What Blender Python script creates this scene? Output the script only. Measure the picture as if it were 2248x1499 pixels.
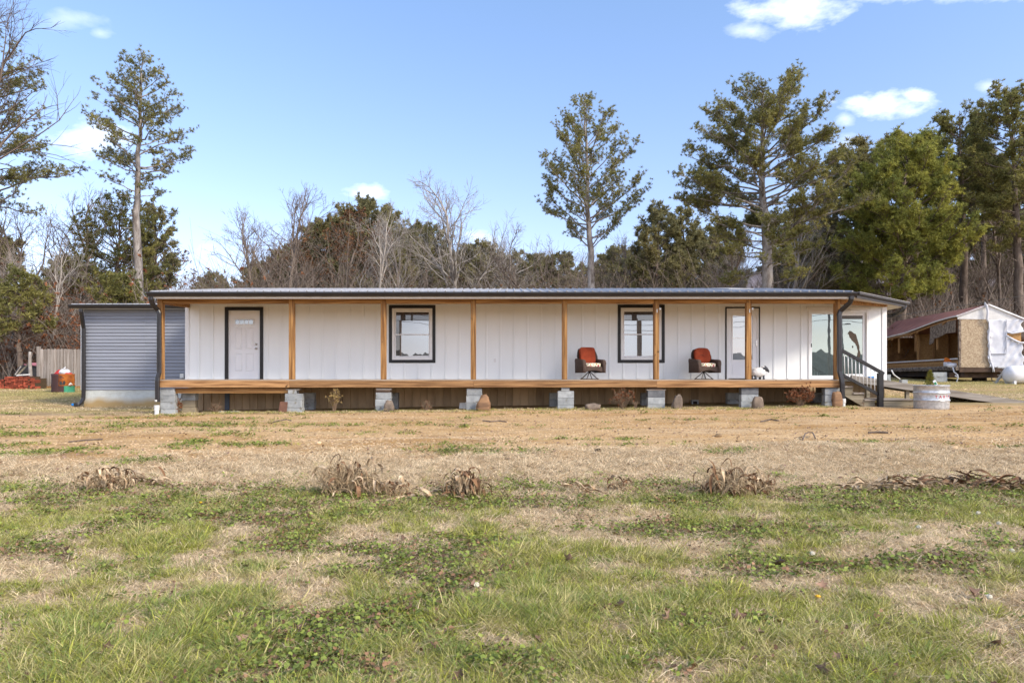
import bpy, math, random
import numpy as np
from mathutils import Vector, Matrix

scene = bpy.context.scene
for _o in list(bpy.data.objects):
    bpy.data.objects.remove(_o)
COL = scene.collection
R = math.radians
CAMZ, FPX, CX, HY = 1.4, 1500.0, 1124.0, 828.0      # eye height, focal length in photo pixels, principal column, horizon row

# ------------------------------------------------------------------ camera
cam_d = bpy.data.cameras.new('camera')
cam = bpy.data.objects.new('camera', cam_d)
COL.objects.link(cam)
cam_d.sensor_width = 36.0
cam_d.lens = 36.0 * FPX / 2248.0
cam_d.shift_y = (HY - 749.5) / 2248.0
cam_d.clip_start, cam_d.clip_end = 0.05, 2000
cam.location = (0, 0, CAMZ)
cam.rotation_euler = (R(90), 0, 0)
scene.camera = cam

# ------------------------------------------------------------------ sky, sun, exposure
SUN_EL, SUN_AZ = 36.0, 128.0        # azimuth clockwise from +Y: behind the camera, to the right
world = bpy.data.worlds.new('World')
scene.world = world
world.use_nodes = True
wn, wl = world.node_tree.nodes, world.node_tree.links
wn.clear()


def wnode(t, **kw):
    n = wn.new(t)
    for k, v in kw.items():
        setattr(n, k, v)
    return n


def wmath(op, a, b=None, clamp=False):
    n = wnode('ShaderNodeMath', operation=op, use_clamp=clamp)
    for i, q in enumerate((a, b)):
        if q is None:
            continue
        if isinstance(q, (int, float)):
            n.inputs[i].default_value = q
        else:
            wl.new(q, n.inputs[i])
    return n.outputs[0]


sky_n = wnode('ShaderNodeTexSky', sky_type='NISHITA')
sky_n.sun_disc = False
sky_n.sun_elevation, sky_n.sun_rotation = R(SUN_EL), R(SUN_AZ)
sky_n.air_density, sky_n.dust_density, sky_n.ozone_density = 1.0, 0.6, 1.5
tc = wnode('ShaderNodeTexCoord')
sep = wnode('ShaderNodeSeparateXYZ')
wl.new(tc.outputs['Generated'], sep.inputs[0])
sx, sy, sz = sep.outputs
nz = wnode('ShaderNodeTexNoise')
nz.inputs['Scale'].default_value = 26.0
nz.inputs['Detail'].default_value = 9.0
nz.inputs['Roughness'].default_value = 0.6
mp = wnode('ShaderNodeMapping')
mp.inputs['Scale'].default_value = (1, 1, 2.2)
wl.new(tc.outputs['Generated'], mp.inputs[0])
wl.new(mp.outputs[0], nz.inputs['Vector'])
nfac = wmath('SUBTRACT', nz.outputs['Fac'], 0.5)
ysafe = wmath('MAXIMUM', sy, 0.02)
uu, vv = wmath('DIVIDE', sx, ysafe), wmath('DIVIDE', sz, ysafe)
total = None
for (px, py, a, b, op) in ((1950, 234, 105, 34, 1.0), (798, 424, 55, 24, .8), (200, 300, 95, 46, .75), (1740, 20, 150, 46, .9),
                           (2060, -22, 300, 34, .7), (1650, 70, 60, 26, .5), (1050, 528, 50, 26, .5), (2168, 188, 34, 18, .45),
                           (150, 45, 90, 26, .3), (1856, 262, 26, 18, .5), (1864, 325, 36, 34, .45), (220, 75, 30, 16, .3),
                           (2010, 212, 42, 20, 1.0), (1885, 222, 40, 16, .9), (460, 550, 26, 16, .3)):
    du = wmath('DIVIDE', wmath('SUBTRACT', uu, (px - CX) / FPX), a / FPX)
    dv = wmath('DIVIDE', wmath('SUBTRACT', vv, (HY - py) / FPX), b / FPX)
    d = wmath('SQRT', wmath('ADD', wmath('MULTIPLY', du, du), wmath('MULTIPLY', dv, dv)))
    m = wmath('ADD', wmath('SUBTRACT', 1.0, d), wmath('MULTIPLY', nfac, 2.3))
    m = wmath('MULTIPLY', wmath('MULTIPLY', m, .48, clamp=True), op)
    total = m if total is None else wmath('MAXIMUM', total, m)
total = wmath('MULTIPLY', total, wmath('GREATER_THAN', sy, 0.05))
# broken cloud over the open country behind the photographer, as the panes mirror it, thickened to brighten the porch wall
nz2 = wnode('ShaderNodeTexNoise')
nz2.inputs['Scale'].default_value = 3.2
nz2.inputs['Detail'].default_value = 10.0
mp2 = wnode('ShaderNodeMapping')
mp2.inputs['Scale'].default_value = (1, 1, 3.2)
wl.new(tc.outputs['Generated'], mp2.inputs[0])
wl.new(mp2.outputs[0], nz2.inputs['Vector'])
bk = wmath('MULTIPLY', wmath('SUBTRACT', nz2.outputs['Fac'], 0.40), 4.0, clamp=True)
bk = wmath('MULTIPLY', bk, wmath('MULTIPLY', wmath('ADD', wmath('MULTIPLY', sy, -1.0), -0.1), 2.5, clamp=True))
total = wmath('MAXIMUM', total, wmath('MULTIPLY', bk, 0.85))
grade = wnode('ShaderNodeMix', data_type='RGBA', blend_type='MULTIPLY')
grade.inputs[0].default_value = 1.0
wl.new(sky_n.outputs[0], grade.inputs[6])
gr = wnode('ShaderNodeMapRange')
gr.inputs[1].default_value, gr.inputs[2].default_value = 0.0, 0.5
wl.new(sz, gr.inputs[0])
gmix = wnode('ShaderNodeMix', data_type='RGBA')
wl.new(gr.outputs[0], gmix.inputs[0])
gmix.inputs[6].default_value = (0.66, 0.535, 0.60, 1)
gmix.inputs[7].default_value = (0.70, 0.72, 0.76, 1)
wl.new(gmix.outputs[2], grade.inputs[7])
mixc = wnode('ShaderNodeMix', data_type='RGBA')
wl.new(total, mixc.inputs[0])
wl.new(grade.outputs[2], mixc.inputs[6])
mixc.inputs[7].default_value = (6.6, 6.6, 6.8, 1)
bg = wnode('ShaderNodeBackground')
bg.inputs['Strength'].default_value = 0.15
wl.new(mixc.outputs[2], bg.inputs['Color'])
wo = wnode('ShaderNodeOutputWorld')
wl.new(bg.outputs[0], wo.inputs['Surface'])

sun_d = bpy.data.lights.new('sun', 'SUN')
sun_d.energy = 1.5
sun_d.angle = R(12)
sun_d.color = (1.0, 0.90, 0.74)
sun = bpy.data.objects.new('sun', sun_d)
COL.objects.link(sun)
_sd = Vector((math.sin(R(SUN_AZ)) * math.cos(R(SUN_EL)), math.cos(R(SUN_AZ)) * math.cos(R(SUN_EL)), math.sin(R(SUN_EL))))
sun.rotation_euler = _sd.to_track_quat('Z', 'Y').to_euler()
sun.location = (30, -30, 30)

scene.view_settings.view_transform = 'Standard'
scene.view_settings.look = 'None'
scene.view_settings.exposure = 1.46
scene.view_settings.gamma = 1.0
scene.view_settings.use_curve_mapping = False
scene.cycles.max_bounces = 8
scene.cycles.transparent_max_bounces = 8
scene.cycles.use_denoising = True
scene.cycles.denoiser = 'OPENIMAGEDENOISE'
scene.cycles.denoising_input_passes = 'RGB_ALBEDO_NORMAL'
scene.cycles.denoising_prefilter = 'ACCURATE'


# ------------------------------------------------------------------ helpers
def lin(c):
    c = c / 255.0
    return c / 12.92 if c <= 0.04045 else ((c + 0.055) / 1.055) ** 2.4


def srgb(r, g, b):
    return (lin(r), lin(g), lin(b))


def W(px, py, Y):
    return Vector(((px - CX) * Y / FPX, Y, CAMZ + (HY - py) * Y / FPX))


def WX(px, Y):
    return (px - CX) * Y / FPX


def WZ(py, Y):
    return CAMZ + (HY - py) * Y / FPX


_tab = np.random.RandomState(5).rand(256, 256)


def vnoise(x, y, seed=0):
    x = np.asarray(x, float) + seed * 17.37
    y = np.asarray(y, float) + seed * 9.71
    xi, yi = np.floor(x).astype(int), np.floor(y).astype(int)
    fx, fy = x - xi, y - yi
    fx, fy = fx * fx * (3 - 2 * fx), fy * fy * (3 - 2 * fy)
    g = lambda i, j: _tab[i & 255, j & 255]
    return (g(xi, yi) * (1 - fx) + g(xi + 1, yi) * fx) * (1 - fy) + (g(xi, yi + 1) * (1 - fx) + g(xi + 1, yi + 1) * fx) * fy


def fbm(x, y, seed=0, oct=4):
    s, a, t = 0, 1.0, 0
    x, y = np.asarray(x, float), np.asarray(y, float)
    for i in range(oct):
        s = s + a * vnoise(x * 2 ** i, y * 2 ** i, seed + i)
        t += a
        a *= 0.5
    return s / t


def sstep(a, b, x):
    t = np.clip((np.asarray(x, float) - a) / (b - a), 0, 1)
    return t * t * (3 - 2 * t)


GY = [-150, 0, 3, 7.3, 10.5, 15, 19, 23, 31, 36, 60, 110, 200, 400]
GL = [-1.5, -1.42, -1.38, -1.27, -1.16, -1.08, -1.03, -1.0, -.67, -.42, .3, 2, 6, 8]
GYR = [-150, 0, 3, 7.3, 10.5, 15, 19, 23, 28.5, 36, 60, 110, 200, 400]
GR = [-1.5, -1.40, -1.36, -1.22, -1.08, -.92, -.81, -.6, -.28, -.1, .7, 2, 6, 8]


def gz(X, Y):
    X, Y = np.asarray(X, float), np.asarray(Y, float)
    t = np.clip((X + 10) / 20, 0, 1)
    z = np.interp(Y, GY, GL) * (1 - t) + np.interp(Y, GYR, GR) * t
    bump = (fbm(X * .9, Y * .9, 3, 4) - .5) * 0.09
    wob = (fbm(X * .12, X * 0, 5, 2) - .5) * 1.2
    bump = bump - .035 * (np.exp(-((Y - 12.3 - wob) / .2) ** 2) + np.exp(-((Y - 14.0 - wob) / .22) ** 2))
    return CAMZ + z + bump * sstep(1, 4, Y) * (1 - .6 * sstep(17, 20, Y))


def gzf(X, Y):
    return float(gz(X, Y))


def ground_hit(px, py):
    lo, hi = 1.5, 60.0
    for _ in range(40):
        Y = .5 * (lo + hi)
        X = WX(px, Y)
        if HY + (CAMZ - gzf(X, Y)) * FPX / Y > py:
            lo = Y
        else:
            hi = Y
    return Vector((WX(px, Y), Y, gzf(WX(px, Y), Y)))


def drive_mask(X, Y):
    X, Y = np.asarray(X, float), np.asarray(Y, float)
    n = (fbm(X * .35, Y * .5, 11, 4) - .5) * 2.4 + (fbm(X * 2.2, Y * 2.2, 15, 3) - .5) * 1.0
    near = 10.3 + n * 1.3 + .03 * X
    far = 18.55 + (fbm(X * .8, Y * .8, 21, 3) - .5) * .7 + np.clip(X - 9, 0, 3) * .25
    return sstep(near - 1.3, near + 1.0, Y + (fbm(X * 5, Y * 5, 17, 3) - .5) * 1.6) * (1 - sstep(far - .25, far + .25, Y))


DRY = [(ground_hit(a, b_), ground_hit(a + w, b_).x - ground_hit(a, b_).x, ground_hit(a, b_ - h).y - ground_hit(a, b_).y) for a, b_, w, h in (
    (110, 1195, 130, 34), (420, 1232, 120, 26), (620, 1290, 190, 46), (300, 1375, 90, 30), (640, 1130, 60, 18), (790, 1172, 90, 26), (760, 1482, 150, 26), (1010, 1205, 110, 22),
    (920, 1260, 90, 24), (1080, 1420, 110, 26), (1560, 1188, 160, 26), (1940, 1222, 180, 30), (2080, 1310, 140, 28), (2130, 1180, 110, 26), (1720, 1262, 110, 24), (1290, 1160, 120, 20),
    (1500, 1470, 90, 22), (1350, 1390, 100, 22), (40, 1330, 70, 24), (2200, 1390, 90, 22))]


def green_mask(X, Y):
    X, Y = np.asarray(X, float), np.asarray(Y, float)
    n = fbm(X * 1.5, Y * 1.9, 31, 4) + .62 * (fbm(X * 4.5, Y * 5.5, 35, 3) - .5)
    lim = .49 + .9 * sstep(7.0, 8.4, Y + (fbm(X * .6, Y * .6, 37, 3) - .5) * 1.6) - .06 * sstep(4.3, 3.3, Y)
    for c, w, h in DRY:
        n = n - .32 * np.exp(-((X - c.x) / w) ** 2 - ((Y - c.y) / max(h, .12)) ** 2)
    return sstep(lim - .10, lim + .10, n)


# ---- materials
def mat(name, c1, c2=None, scale=6.0, rough=.75, metal=0.0, bump=0.0, bscale=None, stretch=(1, 1, 1), detail=6, rnd=0.0,
        spec=.3, lo=.35, hi=.65, island=0.0, transl=0.0, spots=None):
    m = bpy.data.materials.new(name)
    m.use_nodes = True
    n, l = m.node_tree.nodes, m.node_tree.links
    p = n['Principled BSDF']
    p.inputs['Roughness'].default_value = rough
    p.inputs['Metallic'].default_value = metal
    p.inputs['Specular IOR Level'].default_value = spec
    c2 = c2 or tuple(x * .8 for x in c1)
    co = n.new('ShaderNodeTexCoord')
    oi = n.new('ShaderNodeObjectInfo')
    addv = n.new('ShaderNodeVectorMath')
    addv.operation = 'ADD'
    mulr = n.new('ShaderNodeVectorMath')
    mulr.operation = 'SCALE'
    mulr.inputs[0].default_value = (37.0, 21.0, 53.0)
    l.new(oi.outputs['Random'], mulr.inputs['Scale'])
    l.new(co.outputs['Object'], addv.inputs[0])
    l.new(mulr.outputs[0], addv.inputs[1])
    mpn = n.new('ShaderNodeMapping')
    mpn.inputs['Scale'].default_value = stretch
    l.new(addv.outputs[0], mpn.inputs[0])
    tx = n.new('ShaderNodeTexNoise')
    tx.inputs['Scale'].default_value = scale
    tx.inputs['Detail'].default_value = detail
    tx.inputs['Roughness'].default_value = .6
    l.new(mpn.outputs[0], tx.inputs['Vector'])
    rp = n.new('ShaderNodeMapRange')
    rp.inputs[1].default_value, rp.inputs[2].default_value = lo, hi
    l.new(tx.outputs['Fac'], rp.inputs[0])
    mx = n.new('ShaderNodeMix')
    mx.data_type = 'RGBA'
    l.new(rp.outputs[0], mx.inputs[0])
    mx.inputs[6].default_value = (*c1, 1)
    mx.inputs[7].default_value = (*c2, 1)
    out = mx.outputs[2]
    if spots:                                   # (colour, scale, threshold)
        t2 = n.new('ShaderNodeTexNoise')
        t2.inputs['Scale'].default_value = spots[1]
        t2.inputs['Detail'].default_value = 5
        l.new(addv.outputs[0], t2.inputs['Vector'])
        r2 = n.new('ShaderNodeMapRange')
        r2.inputs[1].default_value, r2.inputs[2].default_value = spots[2], spots[2] + .08
        l.new(t2.outputs['Fac'], r2.inputs[0])
        m2 = n.new('ShaderNodeMix')
        m2.data_type = 'RGBA'
        l.new(r2.outputs[0], m2.inputs[0])
        l.new(out, m2.inputs[6])
        m2.inputs[7].default_value = (*spots[0], 1)
        out = m2.outputs[2]
    if rnd or island:
        hs = n.new('ShaderNodeHueSaturation')
        vr = n.new('ShaderNodeMapRange')
        amt = rnd or island
        vr.inputs[3].default_value, vr.inputs[4].default_value = 1 - amt, 1 + amt
        if island:
            ge = n.new('ShaderNodeNewGeometry')
            l.new(ge.outputs['Random Per Island'], vr.inputs[0])
        else:
            l.new(oi.outputs['Random'], vr.inputs[0])
        l.new(vr.outputs[0], hs.inputs['Value'])
        l.new(out, hs.inputs['Color'])
        out = hs.outputs[0]
    l.new(out, p.inputs['Base Color'])
    if bump:
        bp = n.new('ShaderNodeBump')
        bp.inputs['Strength'].default_value = bump
        bp.inputs['Distance'].default_value = .02
        if bscale:
            tb = n.new('ShaderNodeTexNoise')
            tb.inputs['Scale'].default_value = bscale
            tb.inputs['Detail'].default_value = 5
            l.new(mpn.outputs[0], tb.inputs['Vector'])
            l.new(tb.outputs['Fac'], bp.inputs['Height'])
        else:
            l.new(tx.outputs['Fac'], bp.inputs['Height'])
        l.new(bp.outputs[0], p.inputs['Normal'])
    if transl:
        tr = n.new('ShaderNodeBsdfTranslucent')
        l.new(out, tr.inputs['Color'])
        ms = n.new('ShaderNodeMixShader')
        ms.inputs[0].default_value = transl
        l.new(p.outputs[0], ms.inputs[1])
        l.new(tr.outputs[0], ms.inputs[2])
        l.new(ms.outputs[0], n['Material Output'].inputs['Surface'])
    return m


def wood(name, c1, c2, axis, rough=.7, rnd=.12, knots=True):
    st = [14.0, 14.0, 14.0]
    st[axis] = .55
    return mat(name, c1, c2, scale=1.6, rough=rough, bump=.12, stretch=tuple(st), detail=8, rnd=rnd, spec=.2, lo=.40, hi=.62,
               spots=(tuple(x * .35 for x in c2), 5.5, .68) if knots else None)


HONEY1, HONEY2 = (.41, .225, .085), (.15, .068, .024)
M = {}
M['paint'] = mat('white siding paint', (.83, .85, .85), (.78, .80, .80), scale=1.4, rough=.55, bump=.03, bscale=40, stretch=(1, 1, .25))
M['trim_white'] = mat('white trim', (.80, .80, .80), (.74, .74, .74), rough=.4)
M['door_white'] = mat('white door paint', (.80, .80, .81), (.76, .76, .78), rough=.35, scale=2)
M['black'] = mat('black trim paint', (.012, .011, .012), (.02, .019, .02), rough=.45, spec=.4)
M['gutter'] = mat('black gutter metal', (.014, .013, .015), (.022, .02, .022), rough=.32, spec=.5)
M['roof'] = mat('galvanised roof metal', (.32, .31, .32), (.46, .45, .45), rough=.55, metal=.25, scale=3)
M['rakefascia'] = mat('brown black fascia', (.035, .028, .024), (.05, .042, .036), rough=.5)
M['postz'] = wood('treated post wood', HONEY1, HONEY2, 2)
M['beamx'] = wood('treated beam wood', (.44, .24, .09), (.19, .088, .030), 0)
M['rimx'] = wood('rim board wood', (.42, .235, .105), (.17, .085, .036), 0, .7, .2)
M['deckx'] = wood('grey deck boards', (.42, .34, .26), (.28, .21, .15), 0)
M['ceil'] = wood('bare ceiling boards', (.42, .24, .10), (.30, .15, .055), 0)
M['soffit'] = mat('cream vinyl soffit', (.62, .55, .46), (.56, .49, .41), rough=.5)
M['skirt'] = mat('brown skirting metal', (.52, .37, .22), (.34, .24, .145), scale=2.5, rough=.6, rnd=.18, stretch=(1, 1, .3))
M['block'] = mat('concrete block', (.36, .375, .38), (.24, .255, .265), scale=6, rough=.95, bump=.5, bscale=70, rnd=.2, spots=((.19, .175, .145), 5.5, .60))
M['blockdark'] = mat('dark grey block', (.17, .175, .185), (.11, .115, .125), scale=6, rough=.95, bump=.5, bscale=70)  # darker block, used as the top course of two piers
M['blockbrown'] = mat('tan stained block', (.30, .25, .17), (.24, .20, .14), scale=7, rough=.95, bump=.4, bscale=70)
M['stucco'] = mat('parged foundation', (.50, .52, .50), (.42, .43, .41), scale=4, rough=.95, bump=.5, bscale=30)
M['siding'] = mat('grey vinyl siding', (.25, .265, .31), (.22, .235, .28), scale=1.5, rough=.5, rnd=.04, stretch=(.3, 1, 1))
M['pvc'] = mat('white pvc', (.75, .75, .74), (.6, .6, .58), rough=.4)
M['steel'] = mat('brushed nickel', (.55, .53, .5), (.45, .43, .4), rough=.25, metal=1)
M['rustred'] = mat('rust red cushion', (.27, .045, .016), (.20, .032, .012), scale=8, rough=.9, bump=.2, bscale=150)
M['wicker'] = mat('brown wicker', (.12, .08, .064), (.05, .032, .025), scale=60, rough=.6, bump=.9, stretch=(1, 1, 2.2), detail=2)
M['iron'] = mat('dark bronze metal', (.03, .018, .013), (.045, .027, .02), rough=.5)
M['greywood'] = wood('weathered grey wood', (.36, .32, .28), (.20, .165, .135), 0, rnd=.15)
M['greywoodz'] = wood('weathered grey pickets', (.37, .325, .29), (.22, .18, .15), 2, rnd=.2)
M['mosswood'] = wood('mossy step wood', (.28, .24, .18), (.16, .135, .09), 0)
M['galv'] = mat('galvanised tank', (.60, .62, .65), (.42, .44, .47), scale=14, rough=.33, metal=.5, detail=3)
M['soil'] = mat('dark soil', (.05, .035, .02), (.09, .06, .035), scale=20, rough=1, bump=.6)
M['letterred'] = mat('red lettering', (.45, .02, .04), (.4, .02, .04), rough=.5)
M['letterblue'] = mat('blue mark', (.02, .04, .30), (.02, .04, .25), rough=.5)
M['cream'] = mat('cream sheet metal', (.70, .68, .66), (.6, .58, .56), rough=.5)
M['wrap'] = mat('white house wrap', (.66, .66, .69), (.54, .54, .58), scale=3, rough=.5, bump=.25, bscale=3)
M['osb'] = mat('pale osb', (.52, .41, .28), (.30, .21, .13), scale=16, rough=.9, bump=.3, detail=3)
M['osborange'] = mat('orange osb', (.50, .29, .12), (.36, .19, .07), scale=14, rough=.9, detail=3)
M['plydark'] = mat('stained plywood', (.36, .19, .075), (.17, .08, .03), scale=2.6, rough=.9, spots=((.05, .03, .018), 2.2, .62))
M['stud'] = wood('bare stud wood', (.40, .22, .09), (.22, .11, .045), 2)
M['rot'] = mat('rotten wood', (.30, .24, .19), (.075, .05, .035), scale=8, rough=1, bump=.9, detail=8)
M['chassis'] = mat('dark steel chassis', (.022, .018, .016), (.05, .03, .02), scale=3, rough=.8)
M['rustbeam'] = mat('rusty brown beam', (.12, .075, .05), (.05, .032, .024), scale=3, rough=.9)
M['redroof'] = mat('faded red roof metal', (.31, .135, .10), (.22, .09, .07), scale=1.2, rough=.6, stretch=(1, .3, 1), spots=((.36, .19, .15), 1.6, .6))
M['tankwhite'] = mat('white tank paint', (.72, .72, .75), (.60, .60, .62), scale=3, rough=.45, spots=((.45, .42, .36), 2.5, .68))
M['alu'] = mat('aluminium', (.6, .6, .58), (.45, .45, .43), rough=.4, metal=.6)
M['brick'] = mat('red brick', (.34, .075, .04), (.22, .05, .03), scale=3, rough=.95, island=.55)
M['bark'] = mat('grey pine bark', (.36, .325, .30), (.13, .105, .09), scale=5, rough=1, bump=.9, stretch=(1, 1, .35), detail=8)
M['barkdark'] = mat('brown bark', (.20, .155, .125), (.10, .075, .06), scale=6, rough=1, bump=.6, stretch=(1, 1, .35))
M['barkpale'] = mat('pale bark', (.42, .38, .34), (.24, .205, .18), scale=3, rough=1, bump=.4)
M['barkbare'] = mat('grey brown bark', (.24, .19, .155), (.13, .10, .08), scale=3, rough=1, bump=.4)
M['needle'] = mat('pine needles', (.34, .305, .095), (.165, .17, .06), scale=.55, rough=.7, island=.5, transl=.42, detail=3)
M['needleyellow'] = mat('yellow green pine needles', (.43, .41, .09), (.20, .225, .06), scale=.5, rough=.7, island=.45, transl=.45, detail=3)  # yellower needle tone for the dense pine at the right end
M['needledull'] = mat('distant evergreen needles', (.31, .27, .115), (.185, .175, .085), scale=.3, rough=.8, island=.45, transl=.4, detail=3)
M['deadleaf'] = mat('dead brown leaves', (.20, .10, .045), (.12, .06, .03), scale=.8, rough=.9, island=.4, transl=.2)
M['hydrangea'] = mat('dry tan flower heads', (.40, .30, .12), (.28, .19, .08), scale=9, rough=.9, island=.4)
M['rustleaf'] = mat('russet dead leaves', (.26, .105, .045), (.15, .055, .025), scale=9, rough=.9, island=.5)
M['drystem'] = mat('dry stems', (.28, .20, .13), (.18, .12, .08), scale=9, rough=.9)
M['drypale'] = mat('pale dry leaf', (.60, .46, .30), (.26, .165, .09), scale=14, rough=.85, rnd=.35, stretch=(1, 1, 1))
M['drydark'] = mat('brown dry leaf', (.22, .12, .06), (.12, .06, .03), scale=9, rough=.85, rnd=.35)
M['straw'] = mat('straw stems', (.56, .43, .27), (.36, .25, .14), scale=5, rough=.9, island=.55)
M['rocktan'] = mat('orange sandstone', (.33, .19, .10), (.17, .10, .06), scale=6, rough=.95, bump=.8, stretch=(.4, 1, 2))
M['rockgrey'] = mat('brown grey stone', (.25, .195, .15), (.12, .095, .075), scale=5, rough=.95, bump=.8)
M['grassg'] = mat('green grass', (.52, .50, .10), (.22, .26, .045), scale=2, rough=.6, island=.65, transl=.32, rnd=0)
M['grassy'] = mat('yellow green grass', (.66, .57, .27), (.46, .41, .16), scale=2, rough=.65, island=.5, transl=.32)
M['grassb'] = mat('blue green grass', (.36, .43, .13), (.24, .32, .08), scale=2, rough=.6, island=.4, transl=.42)
M['grassd'] = mat('dry grass', (.86, .70, .47), (.56, .42, .25), scale=3, rough=.85, island=.55, transl=.2)
M['clover'] = mat('clover leaves', (.27, .31, .06), (.13, .17, .035), scale=4, rough=.55, island=.55, transl=.25, spots=((.30, .30, .03), 6, .68))
M['clovered'] = mat('reddened ground cover', (.24, .13, .07), (.15, .085, .045), scale=4, rough=.6, island=.5)
M['pebble'] = mat('pale gravel', (.55, .40, .25), (.36, .24, .13), scale=3, rough=.95, rnd=.4)
M['fallen'] = mat('fallen leaf', (.29, .185, .13), (.16, .095, .065), scale=12, rough=.85, rnd=.45)
M['puff'] = mat('dandelion fluff', (.62, .57, .44), (.5, .46, .36), rough=1)
M['yellow'] = mat('yellow petals', (.75, .45, .02), (.7, .38, .02), rough=.7)
M['rustbarrel'] = mat('rusted orange barrel', (.42, .13, .02), (.22, .06, .015), scale=4, rough=.85, spots=((.05, .03, .025), 3.5, .60))
M['barrelshade'] = mat('barrel steel with painted shade', (.055, .028, .03), (.075, .035, .03), scale=4, rough=.75)  # dark copy of the drum's steel, its shaded side put into the colour
M['greenbarrel'] = mat('green barrel paint', (.06, .33, .19), (.04, .20, .12), scale=4, rough=.6, spots=((.06, .04, .03), 4, .62))
M['redplastic'] = mat('red plastic', (.65, .03, .025), (.5, .02, .02), rough=.4)
M['whitebag'] = mat('white plastic bag', (.72, .72, .74), (.6, .6, .64), rough=.4, scale=8, bump=.3)
M['tarpblack'] = mat('black tarp', (.02, .02, .022), (.04, .038, .04), rough=.5, bump=.6, scale=5)
M['pink'] = mat('faded pink panel', (.42, .17, .21), (.33, .13, .17), rough=.5)
M['blue'] = mat('blue plastic', (.02, .22, .62), (.02, .18, .5), rough=.4)
M['sheepwool'] = mat('white painted fleece', (.72, .71, .69), (.52, .51, .5), scale=14, rough=.85, bump=.7)
M['sheepdark'] = mat('slate painted face', (.06, .062, .075), (.04, .042, .05), scale=9, rough=.7)
M['wire'] = mat('galvanised wire', (.35, .35, .34), (.28, .28, .27), rough=.5, metal=.4)
M['cable'] = mat('black cable', (.02, .02, .02), (.03, .03, .03), rough=.6)
M['tag'] = mat('white tag', (.75, .75, .74), (.7, .7, .7), rough=.4)
M['taggreen'] = mat('green print', (.03, .22, .08), (.02, .15, .05), rough=.5)
M['orange'] = mat('orange plastic', (.65, .17, .02), (.55, .14, .02), rough=.45)
M['slat'] = mat('blind slats', (.16, .15, .14), (.12, .11, .1), rough=.5)
M['film'] = mat('bare dark pane', (.045, .03, .018), (.07, .045, .025), rough=.5, scale=9)
M['rampwood'] = wood('grey ramp timber', (.30, .27, .24), (.17, .145, .12), 0, rnd=.1)
M['paver'] = mat('brown paver', (.17, .085, .055), (.11, .055, .04), scale=8, rough=.95, bump=.4, spots=((.3, .14, .05), 9, .68))
M['twig'] = mat('thicket twigs', (.27, .22, .185), (.15, .115, .095), scale=1, rough=1, island=.4)


def floral():
    m = mat('floral cushion fabric', (.72, .67, .58), (.66, .60, .50), rough=.9)
    n, l = m.node_tree.nodes, m.node_tree.links
    p = n['Principled BSDF']
    base = p.inputs['Base Color'].links[0].from_socket
    co = n.new('ShaderNodeTexCoord')
    for sc, col, th in ((13, (.35, .05, .07), .62), (17, (.55, .25, .05), .64), (15, (.16, .2, .05), .66), (22, (.12, .03, .06), .66)):
        t = n.new('ShaderNodeTexNoise')
        t.inputs['Scale'].default_value = sc
        t.inputs['Detail'].default_value = 2
        ad = n.new('ShaderNodeVectorMath')
        ad.inputs[1].default_value = (sc * 3.1, sc, 0)
        l.new(co.outputs['Object'], ad.inputs[0])
        l.new(ad.outputs[0], t.inputs['Vector'])
        r = n.new('ShaderNodeMath')
        r.operation = 'GREATER_THAN'
        r.inputs[1].default_value = th - .04
        l.new(t.outputs['Fac'], r.inputs[0])
        x = n.new('ShaderNodeMix')
        x.data_type = 'RGBA'
        l.new(r.outputs[0], x.inputs[0])
        l.new(base, x.inputs[6])
        x.inputs[7].default_value = (*col, 1)
        base = x.outputs[2]
    l.new(base, p.inputs['Base Color'])
    return m


M['floral'] = floral()


def glass(name, fac, tint, dark):
    m = bpy.data.materials.new(name)
    m.use_nodes = True
    n, l = m.node_tree.nodes, m.node_tree.links
    p = n['Principled BSDF']
    p.inputs['Base Color'].default_value = (*dark, 1)
    p.inputs['Roughness'].default_value = .25
    g = n.new('ShaderNodeBsdfGlossy')
    g.inputs['Roughness'].default_value = .0
    g.inputs['Color'].default_value = (*tint, 1)
    tx = n.new('ShaderNodeTexNoise')
    tx.inputs['Scale'].default_value = 1.6
    bp = n.new('ShaderNodeBump')
    bp.inputs['Strength'].default_value = .012
    bp.inputs['Distance'].default_value = .05
    co = n.new('ShaderNodeTexCoord')
    l.new(co.outputs['Object'], tx.inputs['Vector'])
    l.new(tx.outputs['Fac'], bp.inputs['Height'])
    l.new(bp.outputs[0], g.inputs['Normal'])
    ms = n.new('ShaderNodeMixShader')
    ms.inputs[0].default_value = fac
    l.new(p.outputs[0], ms.inputs[1])
    l.new(g.outputs[0], ms.inputs[2])
    l.new(ms.outputs[0], n['Material Output'].inputs['Surface'])
    return m


M['glass'] = glass('window glass', .10, (.9, .93, .97), (.03, .022, .016))
M['winfilm'] = glass('mirror window film', .24, (.86, .92, 1.0), (.10, .095, .09))
M['glassfilm'] = glass('mirror tinted door glass', .27, (.80, .95, .93), (.05, .07, .07))
M['glassdoor'] = glass('storm door glass', .26, (.92, .96, 1.0), (.20, .22, .24))


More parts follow.
